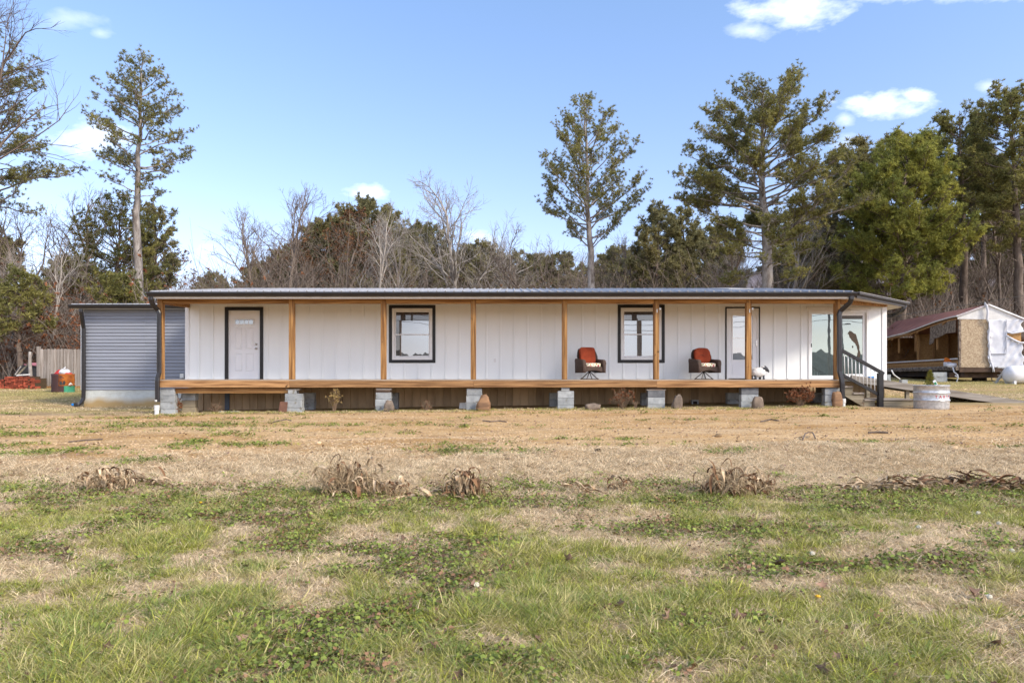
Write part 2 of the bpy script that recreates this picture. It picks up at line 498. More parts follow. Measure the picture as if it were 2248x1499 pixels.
def ground_material():
    m = bpy.data.materials.new('yard ground')
    m.use_nodes = True
    n, l = m.node_tree.nodes, m.node_tree.links
    p = n['Principled BSDF']
    p.inputs['Roughness'].default_value = .95
    p.inputs['Specular IOR Level'].default_value = .1
    co = n.new('ShaderNodeTexCoord')

    def noise(s, d=6, st=(1, 1, 1)):
        mm = n.new('ShaderNodeMapping')
        mm.inputs['Scale'].default_value = st
        l.new(co.outputs['Object'], mm.inputs[0])
        t = n.new('ShaderNodeTexNoise')
        t.inputs['Scale'].default_value = s
        t.inputs['Detail'].default_value = d
        t.inputs['Roughness'].default_value = .65
        l.new(mm.outputs[0], t.inputs['Vector'])
        return t.outputs['Fac']

    def ramp(f, a, b):
        r = n.new('ShaderNodeMapRange')
        r.inputs[1].default_value, r.inputs[2].default_value = a, b
        l.new(f, r.inputs[0])
        return r.outputs[0]

    def mixc(f, a, b):
        x = n.new('ShaderNodeMix')
        x.data_type = 'RGBA'
        l.new(f, x.inputs[0])
        for i, q in ((6, a), (7, b)):
            if isinstance(q, tuple):
                x.inputs[i].default_value = (*q, 1)
            else:
                l.new(q, x.inputs[i])
        return x.outputs[2]

    def attr(a):
        t = n.new('ShaderNodeAttribute')
        t.attribute_name = a
        return t.outputs['Fac']

    dirt = mixc(ramp(noise(.45, 5, (.6, 1.6, 1)), .38, .62), (.43, .25, .095), (.57, .38, .19))
    dirt = mixc(ramp(noise(1.1, 6, (.5, 1.8, 1)), .56, .70), dirt, (.33, .19, .08))
    dirt = mixc(ramp(noise(.8, 7, (.22, 1.6, 1)), .50, .66), dirt, (.60, .42, .24))
    dirt = mixc(ramp(noise(5, 7, (.5, 1, 1)), .54, .70), dirt, (.27, .155, .068))
    dirt = mixc(ramp(noise(26, 3), .54, .66), dirt, (.22, .12, .055))
    dirt = mixc(ramp(noise(34, 2), .61, .68), dirt, (.66, .53, .38))
    dry = mixc(ramp(noise(1.2), .4, .6), (.46, .34, .20), (.31, .22, .125))
    dry = mixc(ramp(noise(30, 3), .5, .65), dry, (.27, .165, .09))
    grn = mixc(ramp(noise(9), .4, .6), (.105, .08, .042), (.17, .125, .07))
    far = mixc(ramp(noise(.35, 6, (.5, 1.4, 1)), .4, .6), (.30, .25, .09), (.46, .31, .16))
    far = mixc(ramp(noise(14, 3), .5, .65), far, (.20, .14, .07))
    c = mixc(attr('green'), dry, grn)
    c = mixc(attr('far'), c, far)
    c = mixc(attr('drive'), c, dirt)
    l.new(c, p.inputs['Base Color'])
    bp = n.new('ShaderNodeBump')
    bp.inputs['Strength'].default_value = .6
    bp.inputs['Distance'].default_value = .03
    l.new(noise(22, 5), bp.inputs['Height'])
    l.new(bp.outputs[0], p.inputs['Normal'])
    return m


M['ground'] = ground_material()


# ---- mesh builders
def mesh_np(name, V, faces):
    me = bpy.data.meshes.new(name)
    V = np.asarray(V, np.float32)
    me.vertices.add(len(V))
    me.vertices.foreach_set('co', V.ravel())
    loops, starts, off = [], [], 0
    for F in faces:
        F = np.asarray(F, np.int32)
        if not len(F):
            continue
        k = F.shape[1]
        loops.append(F.ravel())
        starts.append(off + np.arange(len(F), dtype=np.int32) * k)
        off += F.size
    loops, starts = np.concatenate(loops), np.concatenate(starts)
    me.loops.add(len(loops))
    me.loops.foreach_set('vertex_index', loops)
    me.polygons.add(len(starts))
    me.polygons.foreach_set('loop_start', starts)
    me.update(calc_edges=True)
    me.validate()
    return me


def origin_of(p):
    o = Vector((0, 0, 0))
    while p is not None:
        o += p.location
        p = p.parent
    return o


def link(name, me, m, parent=None, smooth=False, loc=None):
    if m is not None and not len(me.materials):
        me.materials.append(m)
    if smooth:
        me.polygons.foreach_set('use_smooth', [True] * len(me.polygons))
    o = bpy.data.objects.new(name, me)
    COL.objects.link(o)
    if parent is not None:
        o.parent = parent
    if loc is not None:
        o.location = loc
    return o


def tag(o, label=None, cat=None, group=None, kind=None):
    for k, v in (('label', label), ('category', cat), ('group', group), ('kind', kind)):
        if v:
            o[k] = v
    return o


def thing(name, loc, label, cat, group=None, rotz=0):
    o = bpy.data.objects.new(name, None)
    COL.objects.link(o)
    o.empty_display_size = .2
    o.location = loc
    o.rotation_euler = (0, 0, rotz)
    return tag(o, label, cat, group)


class MB:
    def __init__(s):
        s.v, s.f = [], []

    def add(s, vs, fs):
        k = len(s.v)
        s.v += [tuple(q) for q in vs]
        s.f += [tuple(i + k for i in f) for f in fs]
        return s

    def box(s, x0, x1, y0, y1, z0, z1):
        return s.hexa([(x0, y0, z0), (x1, y0, z0), (x1, y1, z0), (x0, y1, z0), (x0, y0, z1), (x1, y0, z1), (x1, y1, z1), (x0, y1, z1)])

    def hexa(s, p):
        return s.add(p, [(0, 3, 2, 1), (4, 5, 6, 7), (0, 1, 5, 4), (1, 2, 6, 5), (2, 3, 7, 6), (3, 0, 4, 7)])

    def bar(s, a, b, w, h, up=(0, 0, 1)):
        a, b = Vector(a), Vector(b)
        d = (b - a).normalized()
        up = Vector(up)
        sd = d.cross(up)
        if sd.length < 1e-4:
            sd = d.cross(Vector((0, 1, 0)))
        sd.normalize()
        u = sd.cross(d)
        P = []
        for q in (a, b):
            P += [q - sd * w / 2 - u * h / 2, q + sd * w / 2 - u * h / 2, q + sd * w / 2 + u * h / 2, q - sd * w / 2 + u * h / 2]
        return s.add(P, [(0, 3, 2, 1), (4, 5, 6, 7), (0, 1, 5, 4), (1, 2, 6, 5), (2, 3, 7, 6), (3, 0, 4, 7)])

    def prism(s, poly, ax, a, b):
        k = len(poly)
        vs = []
        for t in (a, b):
            for (u, v) in poly:
                vs.append((t, u, v) if ax == 0 else (u, t, v) if ax == 1 else (u, v, t))
        return s.add(vs, [tuple(range(k)), tuple(range(2 * k - 1, k - 1, -1))] + [(i, k + i, k + (i + 1) % k, (i + 1) % k) for i in range(k)])

    def tube(s, pts, rad, sides=8, cap=True):
        pts = [Vector(p) for p in pts]
        n = len(pts)
        rad = [rad] * n if isinstance(rad, (int, float)) else rad
        rings = []
        ref = Vector((0, 0, 1))
        d0 = (pts[1] - pts[0]).normalized()
        if abs(d0.z) > .9:
            ref = Vector((0, 1, 0))
        for i, p in enumerate(pts):
            d = (pts[min(i + 1, n - 1)] - pts[max(i - 1, 0)]).normalized()
            u = d.cross(ref)
            if u.length < 1e-4:
                u = d.cross(Vector((1, 0, 0)))
            u.normalize()
            w = u.cross(d)
            rings.append([p + (u * math.cos(2 * math.pi * j / sides) + w * math.sin(2 * math.pi * j / sides)) * rad[i] for j in range(sides)])
        return s.loft(rings, cap)

    def loft(s, rings, cap=True, closed=True):
        k = len(rings[0])
        vs = [q for r in rings for q in r]
        fs = []
        for i in range(len(rings) - 1):
            for j in range(k if closed else k - 1):
                a, b = i * k + j, i * k + (j + 1) % k
                fs.append((a, b, b + k, a + k))
        if cap:
            fs.append(tuple(range(k - 1, -1, -1)))
            fs.append(tuple(range((len(rings) - 1) * k, len(rings) * k)))
        return s.add(vs, fs)

    def lathe(s, prof, segs=24, c=(0, 0, 0)):
        return s.loft([[(c[0] + r * math.cos(2 * math.pi * j / segs), c[1] + r * math.sin(2 * math.pi * j / segs), c[2] + z) for j in range(segs)] for r, z in prof])

    def ball(s, c, rx, ry, rz, n=12, m=8, fn=None, e=1.0):
        rings = []
        pw = lambda t: math.copysign(abs(t) ** e, t)
        for i in range(m + 1):
            th = -math.pi / 2 + math.pi * (i + .0) / m
            th = max(-math.pi / 2 + .02, min(math.pi / 2 - .02, th))
            ring = []
            for j in range(n):
                ph = 2 * math.pi * j / n
                x, y, z = pw(math.cos(th)) * pw(math.cos(ph)), pw(math.cos(th)) * pw(math.sin(ph)), pw(math.sin(th))
                k = fn(x, y, z) if fn else 1
                ring.append((c[0] + rx * x * k, c[1] + ry * y * k, c[2] + rz * z * k))
            rings.append(ring)
        return s.loft(rings)

    def mesh(s, name, org=Vector((0, 0, 0))):
        me = bpy.data.meshes.new(name)
        me.from_pydata([(x - org.x, y - org.y, z - org.z) for x, y, z in s.v], [], s.f)
        me.update()
        return me

    def build(s, name, m, parent=None, smooth=False, bevel=0, label=None, kind=None):
        me = s.mesh(name, origin_of(parent))
        o = link(name, me, m, parent, smooth)
        if bevel:
            b = o.modifiers.new('bevel', 'BEVEL')
            b.width, b.segments, b.limit_method = bevel, 1, 'ANGLE'
        return tag(o, label, None, None, kind)


def dup_tree(o, parent=None):
    c = o.copy()
    COL.objects.link(c)
    if parent is not None:
        c.parent = parent
    for ch in list(o.children):
        dup_tree(ch, c)
    return c


def rep(proto, loc, rot=None):
    """a copy of one piece, sharing its mesh, at a place in its parent's frame"""
    c = proto.copy()
    COL.objects.link(c)
    c.location = loc
    if rot:
        c.rotation_euler = rot
    return c


def scatter(name, P, rot, scl, pick, protos, label, cat):
    me = bpy.data.meshes.new(name)
    P = np.asarray(P, np.float32)
    me.vertices.add(len(P))
    me.vertices.foreach_set('co', P.ravel())
    for nm, ty, key, arr in (('rot', 'FLOAT_VECTOR', 'vector', rot), ('scl', 'FLOAT', 'value', scl), ('pick', 'INT', 'value', pick)):
        a = me.attributes.new(nm, ty, 'POINT')
        a.data.foreach_set(key, np.asarray(arr, np.int32 if ty == 'INT' else np.float32).ravel())
    col = bpy.data.collections.new(name + ' pieces')
    for q in protos:
        col.objects.link(q)
    ng = bpy.data.node_groups.new(name + ' scatter', 'GeometryNodeTree')
    ng.interface.new_socket('Geometry', in_out='INPUT', socket_type='NodeSocketGeometry')
    ng.interface.new_socket('Geometry', in_out='OUTPUT', socket_type='NodeSocketGeometry')
    N, L = ng.nodes, ng.links
    gi, go = N.new('NodeGroupInput'), N.new('NodeGroupOutput')
    iop = N.new('GeometryNodeInstanceOnPoints')
    ci = N.new('GeometryNodeCollectionInfo')
    ci.inputs['Collection'].default_value = col
    ci.inputs['Separate Children'].default_value = True
    ci.inputs['Reset Children'].default_value = True
    iop.inputs['Pick Instance'].default_value = True
    L.new(gi.outputs[0], iop.inputs['Points'])
    L.new(ci.outputs[0], iop.inputs['Instance'])
    for nm, ty, sock in (('rot', 'FLOAT_VECTOR', 'Rotation'), ('scl', 'FLOAT', 'Scale'), ('pick', 'INT', 'Instance Index')):
        na = N.new('GeometryNodeInputNamedAttribute')
        na.data_type = ty
        na.inputs['Name'].default_value = nm
        L.new(na.outputs['Attribute'], iop.inputs[sock])
    L.new(iop.outputs[0], go.inputs[0])
    o = bpy.data.objects.new(name, me)
    COL.objects.link(o)
    md = o.modifiers.new('scatter', 'NODES')
    md.node_group = ng
    return tag(o, label, cat, None, 'stuff')


def proto_obj(name, V, faces, m):
    me = mesh_np(name, V, faces)
    me.materials.append(m)
    return bpy.data.objects.new(name, me)


def segs_mesh(S, E, R0, R1, sides=3):
    S, E = np.asarray(S, float), np.asarray(E, float)
    R0, R1 = np.asarray(R0, float), np.asarray(R1, float)
    d = E - S
    d /= np.linalg.norm(d, axis=1, keepdims=True) + 1e-9
    ref = np.where(np.abs(d[:, 2:3]) < .9, np.array([[0, 0, 1.]]), np.array([[1., 0, 0]]))
    u = np.cross(d, ref)
    u /= np.linalg.norm(u, axis=1, keepdims=True) + 1e-9
    v = np.cross(d, u)
    a = 2 * np.pi * np.arange(sides) / sides
    off = u[:, None] * np.cos(a)[None, :, None] + v[:, None] * np.sin(a)[None, :, None]
    V = np.concatenate([S[:, None] + off * R0[:, None, None], E[:, None] + off * R1[:, None, None]], 1)
    k = np.arange(sides)
    f = np.stack([k, (k + 1) % sides, (k + 1) % sides + sides, k + sides], 1)
    F = (np.arange(len(S)) * 2 * sides)[:, None, None] + f[None]
    return V.reshape(-1, 3), F.reshape(-1, 4)


def merge(parts):
    V, Q, T, k = [], [], [], 0
    for v, f in parts:
        f = np.asarray(f)
        (Q if f.shape[1] == 4 else T).append(f + k)
        V.append(v)
        k += len(v)
    return np.concatenate(V), [np.concatenate(x) for x in (Q, T) if x]


def tufts_mesh(T, D, rng, k=14, L=.25, w=.045, spread=.8, up=.15):
    T, D = np.asarray(T, float), np.asarray(D, float)
    N = len(T)
    r = rng.normal(size=(N, k, 3))
    r /= np.linalg.norm(r, axis=2, keepdims=True)
    d = D[:, None] * (1 - spread * .5) + r * spread
    d[:, :, 2] += up
    d /= np.linalg.norm(d, axis=2, keepdims=True)
    s = np.cross(d, rng.normal(size=(N, k, 3)))
    s /= np.linalg.norm(s, axis=2, keepdims=True)
    size = rng.uniform(.65, 1.25, (N, 1, 1))
    b = T[:, None] + d * (L * .12)
    tip = T[:, None] + d * (L * rng.uniform(.7, 1.15, (N, k, 1)) * size)
    V = np.stack([b - s * w / 2, b + s * w / 2, tip], 2).reshape(-1, 3)
    return V, np.arange(len(V)).reshape(-1, 3)



# ================================================================== SETTING
def axis(parts):
    a = [np.arange(p[0], p[1], p[2]) for p in parts]
    return np.unique(np.round(np.concatenate(a), 4))


gx = axis([(-320, -60, 20), (-60, -24, 3), (-24, -13, .4), (-13, 13, .11), (13, 24, .3), (24, 60, 3), (60, 321, 20)])
gy = axis([(-220, -20, 20), (-20, 1, 1.5), (1, 2.4, .3), (2.4, 12, .10), (12, 20, .16), (20, 36, .5), (36, 80, 2), (80, 321, 20)])
GXm, GYm = np.meshgrid(gx, gy)
GZm = gz(GXm, GYm)
dm = drive_mask(GXm, GYm)
gm = green_mask(GXm, GYm)
fm = np.maximum(sstep(19.0, 20.5, GYm), sstep(0, -3, GYm))
nx = len(gx)
idx = np.arange(len(gx) * len(gy)).reshape(len(gy), nx)
quads = np.stack([idx[:-1, :-1], idx[:-1, 1:], idx[1:, 1:], idx[1:, :-1]], -1).reshape(-1, 4)
dq = (dm[:-1, :-1] + dm[1:, 1:]).reshape(-1) > 1.0
Vg = np.stack([GXm, GYm, GZm], -1).reshape(-1, 3)
for nm, sel in (('ground', ~dq), ('dirt_driveway', dq)):
    q = quads[sel]
    used, inv = np.unique(q, return_inverse=True)
    me = mesh_np(nm, Vg[used], [inv.reshape(-1, 4)])
    for an, arr in (('drive', dm), ('green', gm), ('far', fm)):
        at = me.attributes.new(an, 'FLOAT', 'POINT')
        at.data.foreach_set('value', arr.reshape(-1)[used].astype(np.float32))
    o = link(nm, me, M['ground'], smooth=True)
    tag(o, 'uneven yard ground of dry and green turf around the house' if nm == 'ground' else 'bare orange tan gravel drive running past the front of the house',
        'ground' if nm == 'ground' else 'driveway', None, 'structure')


def ridge(name, Y, depth, pts, m, base, label, jag, sgn=1, x0=-1.1, x1=1.1):
    n = 420
    us = np.linspace(x0, x1, n)
    xs = us * abs(Y)
    top = np.interp(us, [p[0] for p in pts], [p[1] for p in pts]) * abs(Y) + CAMZ
    top = top + (fbm(us * 16, us * 0, 51, 4) - .5) * jag * 5 + (np.random.RandomState(3).rand(n) - .4) * jag
    rows = []
    for k, t in enumerate((0, .35, .7, 1.0)):
        z = base + (top - base) * (t ** .8) + (fbm(us * 60, us * 0 + k, 61, 3) - .5) * jag * (1.5 if t < 1 else 0)
        rows.append(np.stack([xs, np.full(n, Y + sgn * depth * t), z], -1))
    rows.append(np.stack([xs, np.full(n, Y + sgn * depth * 2.4), np.full(n, base)], -1))
    V = np.concatenate(rows)
    i = np.arange(len(rows) * n).reshape(len(rows), n)
    F = np.stack([i[:-1, :-1], i[:-1, 1:], i[1:, 1:], i[1:, :-1]], -1).reshape(-1, 4)
    return tag(link(name, mesh_np(name, V, [F]), m), label, 'hill', None, 'structure')


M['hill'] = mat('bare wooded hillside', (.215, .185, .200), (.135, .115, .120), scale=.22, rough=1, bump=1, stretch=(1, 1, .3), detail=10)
M['hillback'] = mat('dark wooded rise', (.06, .065, .05), (.035, .04, .03), scale=.4, rough=1, detail=8)
pp = [(-1400, 560), (-400, 575), (0, 590), (150, 608), (350, 640), (500, 645), (800, 610), (1100, 588), (1350, 575), (1550, 560), (1800, 540), (2050, 515),
      (2300, 520), (3500, 560)]
ridge('hills', 240, 60, [((p - CX) / FPX, (HY - y) / FPX) for p, y in pp], M['hill'], 3.0, 'greyish bare wooded hillside far behind the trees', 1.6)
ridge('hills', -170, 30, [(-1.1, .05), (-.5, .045), (-.12, .05), (.0, .038), (.3, .03), (.5, .045), (.8, .05), (1.1, .04)], M['hillback'], -2.0,
      'dark wooded rise across the road mirrored in the panes', 1.2, -1)

# ================================================================== WHITE HOUSE
YW = 20.8                       # front wall plane
YP = 19.1                       # porch front (posts)
YG = 18.7                       # gutter
ZD = 1.336                      # deck top
ZC = 3.66                       # wall top / ceiling
XL, XR = WX(408, YW), WX(1945, YW)
house = thing('house', (0.7, 25, 0), 'long white board and batten house with a deep covered front porch', 'house')
wx, wz = (lambda p: WX(p, YW)), (lambda p: WZ(p, YW))
# openings: px0, px1, py_top, py_bottom
OP = [(494, 578, 674, 833), (854, 956, 670, 796.5), (1356, 1459, 669, 796.5), (1592, 1668, 674, 833), (1774, 1907, 681, 831)]
wall = MB()
t0, t1 = YW, YW + .14
xs = XL
for (a, b, pt, pb) in OP:
    wall.box(xs, wx(a), t0, t1, ZD - .06, ZC)
    wall.box(wx(a), wx(b), t0, t1, wz(pt), ZC)
    if wz(pb) > ZD + .05:
        wall.box(wx(a), wx(b), t0, t1, ZD - .06, wz(pb))
    else:
        wall.box(wx(a), wx(b), t0, t1, ZD - .06, ZD + .0)
    xs = wx(b)
wall.box(xs, XR, t0, t1, ZD - .06, ZC)
wall.box(XL, XL + .14, t1, 29.2, ZD - .06, ZC)
wall.box(XR - .14, XR, t1, 29.2, ZD - .06, ZC)
wall.box(XL + .14, XR - .14, 29.06, 29.2, ZD - .06, ZC)
wall.build('wall', M['paint'], house)
tk = MB()
tk.box(XL - .014, XL + .105, YW - .026, YW - .002, ZD - .05, ZC)
tk.build('corner_board', M['trim_white'], house, bevel=.004)
tk = MB()
tk.box(XR - .13, XR + .014, YW - .026, YW - .002, ZD - .05, ZC)
tk.build('corner_board', M['trim_white'], house, bevel=.004)
bw = .058
bat = {}


def batten(x, z0, z1):
    key = round(z1 - z0, 3)
    if key not in bat:
        b = MB()
        b.box(-bw / 2, bw / 2, -.022, -.001, 0, z1 - z0)
        me = b.mesh('batten')
        me.materials.append(M['paint'])
        bat[key] = me
    o = link('batten', bat[key], None, house)
    o.location = Vector((x, YW, z0)) - house.location
    md = o.modifiers.new('bevel', 'BEVEL')
    md.width, md.segments = .004, 1


x = wx(437.0)
k = 0
while x < XR - .3:
    px = CX + x / YW * FPX
    hit = [o for o in OP if o[0] - 4 < px < o[1] + 4]
    if not hit:
        batten(x, ZD + .02, ZC)
    else:
        o = hit[0]
        if wz(o[2]) + .12 < ZC:
            batten(x, wz(o[2]) + (.0 if o[0] < 1700 else .10), ZC)
        if wz(o[3]) > ZD + .1:
            batten(x, ZD + .02, wz(o[3]))
    x += wx(CX + 30.05)
b = MB()
b.box(XL + .12, wx(494), YW - .018, YW - .002, ZD, ZD + .02)
b.build('base_trim', M['trim_white'], house)
b = MB()
b.box(wx(1770), wx(1911), YW - .03, YW - .002, wz(681), wz(674))
b.build('door_head_trim', M['trim_white'], house)


def frame_mb(x0, x1, z0, z1, w, y0, y1, bottom=True, wt=None):
    m = MB()
    wt = wt or w
    m.box(x0, x0 + w, y0, y1, z0, z1)
    m.box(x1 - w, x1, y0, y1, z0, z1)
    m.box(x0 + w, x1 - w, y0, y1, z1 - wt, z1)
    if bottom:
        m.box(x0 + w, x1 - w, y0, y1, z0, z0 + wt)
    return m


# --- front door
dz0 = ZD + .008
d = MB()
d.box(wx(501), wx(571), YW + .02, YW + .075, dz0, wz(681.5))
door = d.build('front_door', M['door_white'], house, label='white panelled front door with a small four pane light')
frame_mb(wx(494), wx(578), ZD + .002, wz(674), .098, YW - .03, YW + .075, False, .10).build('door_trim', M['black'], house, bevel=.004)
for (a, b_, c, e) in ((516.5, 529, 721, 764), (540.5, 554, 721, 764), (516.5, 529, 777, 812.5), (540.5, 554, 777, 812.5)):
    q = MB()
    y = YW + .02
    x0, x1, z1_, z0_ = wx(a), wx(b_), wz(c), wz(e)
    q.loft([[(x0 - .025, y - .001, z0_ - .025), (x1 + .025, y - .001, z0_ - .025), (x1 + .025, y - .001, z1_ + .025), (x0 - .025, y - .001, z1_ + .025)],
            [(x0 - .012, y - .016, z0_ - .012), (x1 + .012, y - .016, z0_ - .012), (x1 + .012, y - .016, z1_ + .012), (x0 - .012, y - .016, z1_ + .012)],
            [(x0, y - .003, z0_), (x1, y - .003, z0_), (x1, y - .003, z1_), (x0, y - .003, z1_)],
            [(x0 + .03, y - .012, z0_ + .03), (x1 - .03, y - .012, z0_ + .03), (x1 - .03, y - .012, z1_ - .03), (x0 + .03, y - .012, z1_ - .03)]], cap=True)
    q.build('door_panel', M['door_white'], door)
frame_mb(wx(514.5), wx(558), wz(713), wz(700), .022, YW - .002, YW + .019).build('light_frame', M['trim_white'], door)
for i in range(4):
    q = MB()
    xa = wx(514.5) + .028 + i * .137
    q.box(xa, xa + .122, YW + .008, YW + .018, wz(713) + .024, wz(700) - .024)
    q.build('pane', M['glassdoor'], door)
    if i:
        q = MB()
        q.box(xa - .012, xa - .003, YW, YW + .019, wz(713) + .022, wz(700) - .022)
        q.build('glazing_bar', M['trim_white'], door)
for pz, r in ((755.3, .031), (765, .036)):
    q = MB()
    q.lathe([(.03, 0), (.032, .006), (r * .5, .012), (r * .55, .03), (r, .045), (r * .9, .062), (.004, .066)], 14)
    q.v = [(wx(562.5) + x_, YW + .02 - z_, wz(pz) + y_) for x_, y_, z_ in q.v]
    q.build('deadbolt' if pz < 760 else 'door_knob', M['steel'], door, smooth=True)


# --- the two windows
def window(a, b_, c, e, label, film):
    x0, x1, z1_, z0_ = wx(a), wx(b_), wz(c), wz(e)
    w = frame_mb(x0, x1, z0_, z1_, .092, YW - .028, YW + .06).build('window', M['black'], house, bevel=.004, label=label)
    i0, i1, j0, j1 = x0 + .094, x1 - .094, z0_ + .094, z1_ - .094
    frame_mb(i0, i1, j0, j1, .075, YW - .018, YW + .075).build('window_frame', M['trim_white'], w, bevel=.004)
    a0, a1, b0, b1 = i0 + .077, i1 - .077, j0 + .077, j1 - .077
    zm = b0 + (b1 - b0) * .475
    frame_mb(a0, a1, zm, b1, .035, YW + .045, YW + .07).build('upper_sash', M['trim_white'], w)
    frame_mb(a0, a1, b0, zm + .035, .035, YW + .012, YW + .04).build('lower_sash', M['trim_white'], w)
    q = MB()
    q.box(a0 + .036, a1 - .036, YW + .054, YW + .06, zm + .036, b1 - .036)
    q.build('pane', M['glass'], w)
    q = MB()
    q.box(a0 + .036, a1 - .036, YW + .022, YW + .028, b0 + .036, zm - .001)
    q.build('pane', M['glass'], w)
    f0 = a0 + .036 + film
    q = MB()
    tl = (.030 if film else -.045)
    ya_, yb_ = (YW + .052 - max(tl, 0), YW + .052 + min(tl, 0))
    q.hexa([(f0, ya_, zm + .037), (a1 - .037, yb_, zm + .037), (a1 - .037, yb_ + .001, zm + .037), (f0, ya_ + .001, zm + .037),
            (f0, ya_, min(b1 - .037, wz(704))), (a1 - .037, yb_, min(b1 - .037, wz(704))), (a1 - .037, yb_ + .001, min(b1 - .037, wz(704))), (f0, ya_ + .001, min(b1 - .037, wz(704)))])
    q.build('mirror_film', M['winfilm'], w)
    q = MB()
    ya_, yb_, g0 = ya_ - .032, yb_ - .032, f0 + (.02 if film else 0)
    q.hexa([(g0, ya_, b0 + .037), (a1 - .037, yb_, b0 + .037), (a1 - .037, yb_ + .001, b0 + .037), (g0, ya_ + .001, b0 + .037),
            (g0, ya_, zm - .002), (a1 - .037, yb_, zm - .002), (a1 - .037, yb_ + .001, zm - .002), (g0, ya_ + .001, zm - .002)])
    q.build('mirror_film', M['winfilm'], w)
    q = MB()
    q.box(a0 + .02, a1 - .02, YW + .003, YW + .011, b0 + .02, b0 + .045)
    q.build('sash_lift', M['trim_white'], w)


window(854, 956, 670, 796.5, 'black trimmed double hung window in the left half of the house', .10)
window(1356, 1459, 669, 796.5, 'black trimmed double hung window partly behind a post between the red chairs', .0)

# --- storm door
frame_mb(wx(1592.5), wx(1668), ZD + .002, wz(674), .034, YW - .024, YW + .06, False, .034).build('door_trim', M['black'], house)
frame_mb(wx(1595.2), wx(1665.5), ZD + .004, wz(677), .05, YW - .012, YW + .06, False).build('door_jamb', M['trim_white'], house)
sd = frame_mb(wx(1599), wx(1661.6), ZD + .03, wz(681), .135, YW + .006, YW + .05, True, .17)
sd.box(wx(1599) + .135, wx(1661.6) - .135, YW + .012, YW + .045, ZD + .2, wz(791))
sdo = sd.build('storm_door', M['door_white'], house, label='white storm door with one tall pane, half behind a post')
frame_mb(wx(1606), wx(1655), wz(792), wz(688), .035, YW - .006, YW + .012).build('pane_frame', M['trim_white'], sdo)
q = MB()
q.box(wx(1606) + .03, wx(1655) - .03, YW + .02, YW + .03, wz(792) + .03, wz(688) - .03)
q.build('pane', M['glassdoor'], sdo)
q = MB()
q.box(wx(1606) + .036, wx(1655) - .036, YW + .008, YW + .019, wz(743), wz(740.5))
q.build('pane_rail', M['steel'], sdo)
for (a, c) in ((799, 800), (804, 822)):
    frame_mb(wx(1606 if a < 803 else 1609), wx(1655 if a < 803 else 1652), wz(c if a > 803 else 801.5), wz(a), .014, YW - .0, YW + .012).build('kick_panel_moulding', M['door_white'], sdo)
q = MB()
q.box(wx(1659.3), wx(1662.3), YW - .014, YW + .005, wz(760.5), wz(746))
q.build('handle_plate', M['steel'], sdo, bevel=.005)
q = MB()
q.bar((wx(1660.8), YW - .03, wz(752)), (wx(1656.2), YW - .03, wz(752.2)), .016, .02)
q.bar((wx(1660.8), YW - .031, wz(752)), (wx(1660.8), YW - .012, wz(752)), .018, .018)
q.build('door_handle', M['steel'], sdo)

# --- sliding patio door
sl = frame_mb(wx(1774), wx(1907), ZD + .0, wz(681), .075, YW - .03, YW + .07)
slo = sl.build('sliding_door', M['trim_white'], house, bevel=.005, label='white sliding glass door behind the porch corner post')
x0, x1, xm = wx(1774) + .077, wx(1907) - .077, wx(1839)
zb, zt = ZD + .077, wz(681) - .077
frame_mb(xm - .04, x1, zb, zt, .085, YW + .034, YW + .062).build('fixed_panel', M['trim_white'], slo)
frame_mb(x0, xm + .04, zb, zt, .04, YW + .0, YW + .03).build('sliding_panel', M['trim_white'], slo)
q = MB()
q.box(x0 + .04, xm, YW + .012, YW + .02, zb + .04, zt - .04)
q.build('pane', M['glassfilm'], slo)
q = MB()
q.box(xm + .045, x1 - .085, YW + .046, YW + .054, zb + .085, zt - .085)
q.build('pane', M['glassfilm'], slo)
q = MB()
q.box(xm + .047, x1 - .087, YW + .036, YW + .044, zt - .085 - .105, zt - .087)
for i in range(3):
    q.box(xm + .047, x1 - .087, YW + .034, YW + .0359, zt - .12 - i * .026, zt - .117 - i * .026)
q.build('raised_blind', M['slat'], slo)
# ragged patch where the mirror film has come away from the pane
rf = np.random.RandomState(4)
outl = [(1864, 728), (1867, 726), (1872, 728), (1876, 730), (1880, 733), (1882, 738), (1884, 744), (1886, 752), (1888, 760), (1888, 768), (1890, 776), (1889, 784), (1886, 789),
        (1884, 780), (1885, 770), (1882, 760), (1879, 754), (1875, 750), (1871, 746), (1868, 742), (1866, 737), (1863, 733)]
fine = []
for i in range(len(outl)):
    a, b_ = outl[i], outl[(i + 1) % len(outl)]
    for t in (0, .33, .66):
        fine.append((a[0] + (b_[0] - a[0]) * t + rf.uniform(-.9, .9), a[1] + (b_[1] - a[1]) * t + rf.uniform(-.9, .9)))
q = MB()
q.prism([(wx(a), wz(b_)) for a, b_ in fine], 1, YW + .042, YW + .0459)
q.prism([(wx(1873.5 + 1.6 * math.cos(t)), wz(761 + 2.6 * math.sin(t))) for t in np.linspace(0, 6.28, 9)[:-1]], 1, YW + .042, YW + .0459)
q.build('torn_film_patch', M['film'], slo)
q = MB()
q.box(x0 + .004, x0 + .03, YW - .02, YW - .001, wz(762), wz(754))
q.build('door_handle', M['black'], slo)
q = MB()
q.box(wx(1084.3), wx(1089.6), YW - .014, YW - .001, wz(795.5), wz(786))
oc = q.build('outlet_cover', M['trim_white'], house, bevel=.004)
for dz in (-.022, .03):
    q = MB()
    q.box(wx(1087) - .012, wx(1087) + .012, YW - .018, YW - .0145, wz(791) + dz - .012, wz(791) + dz + .008)
    q.build('socket', M['cream'], oc)
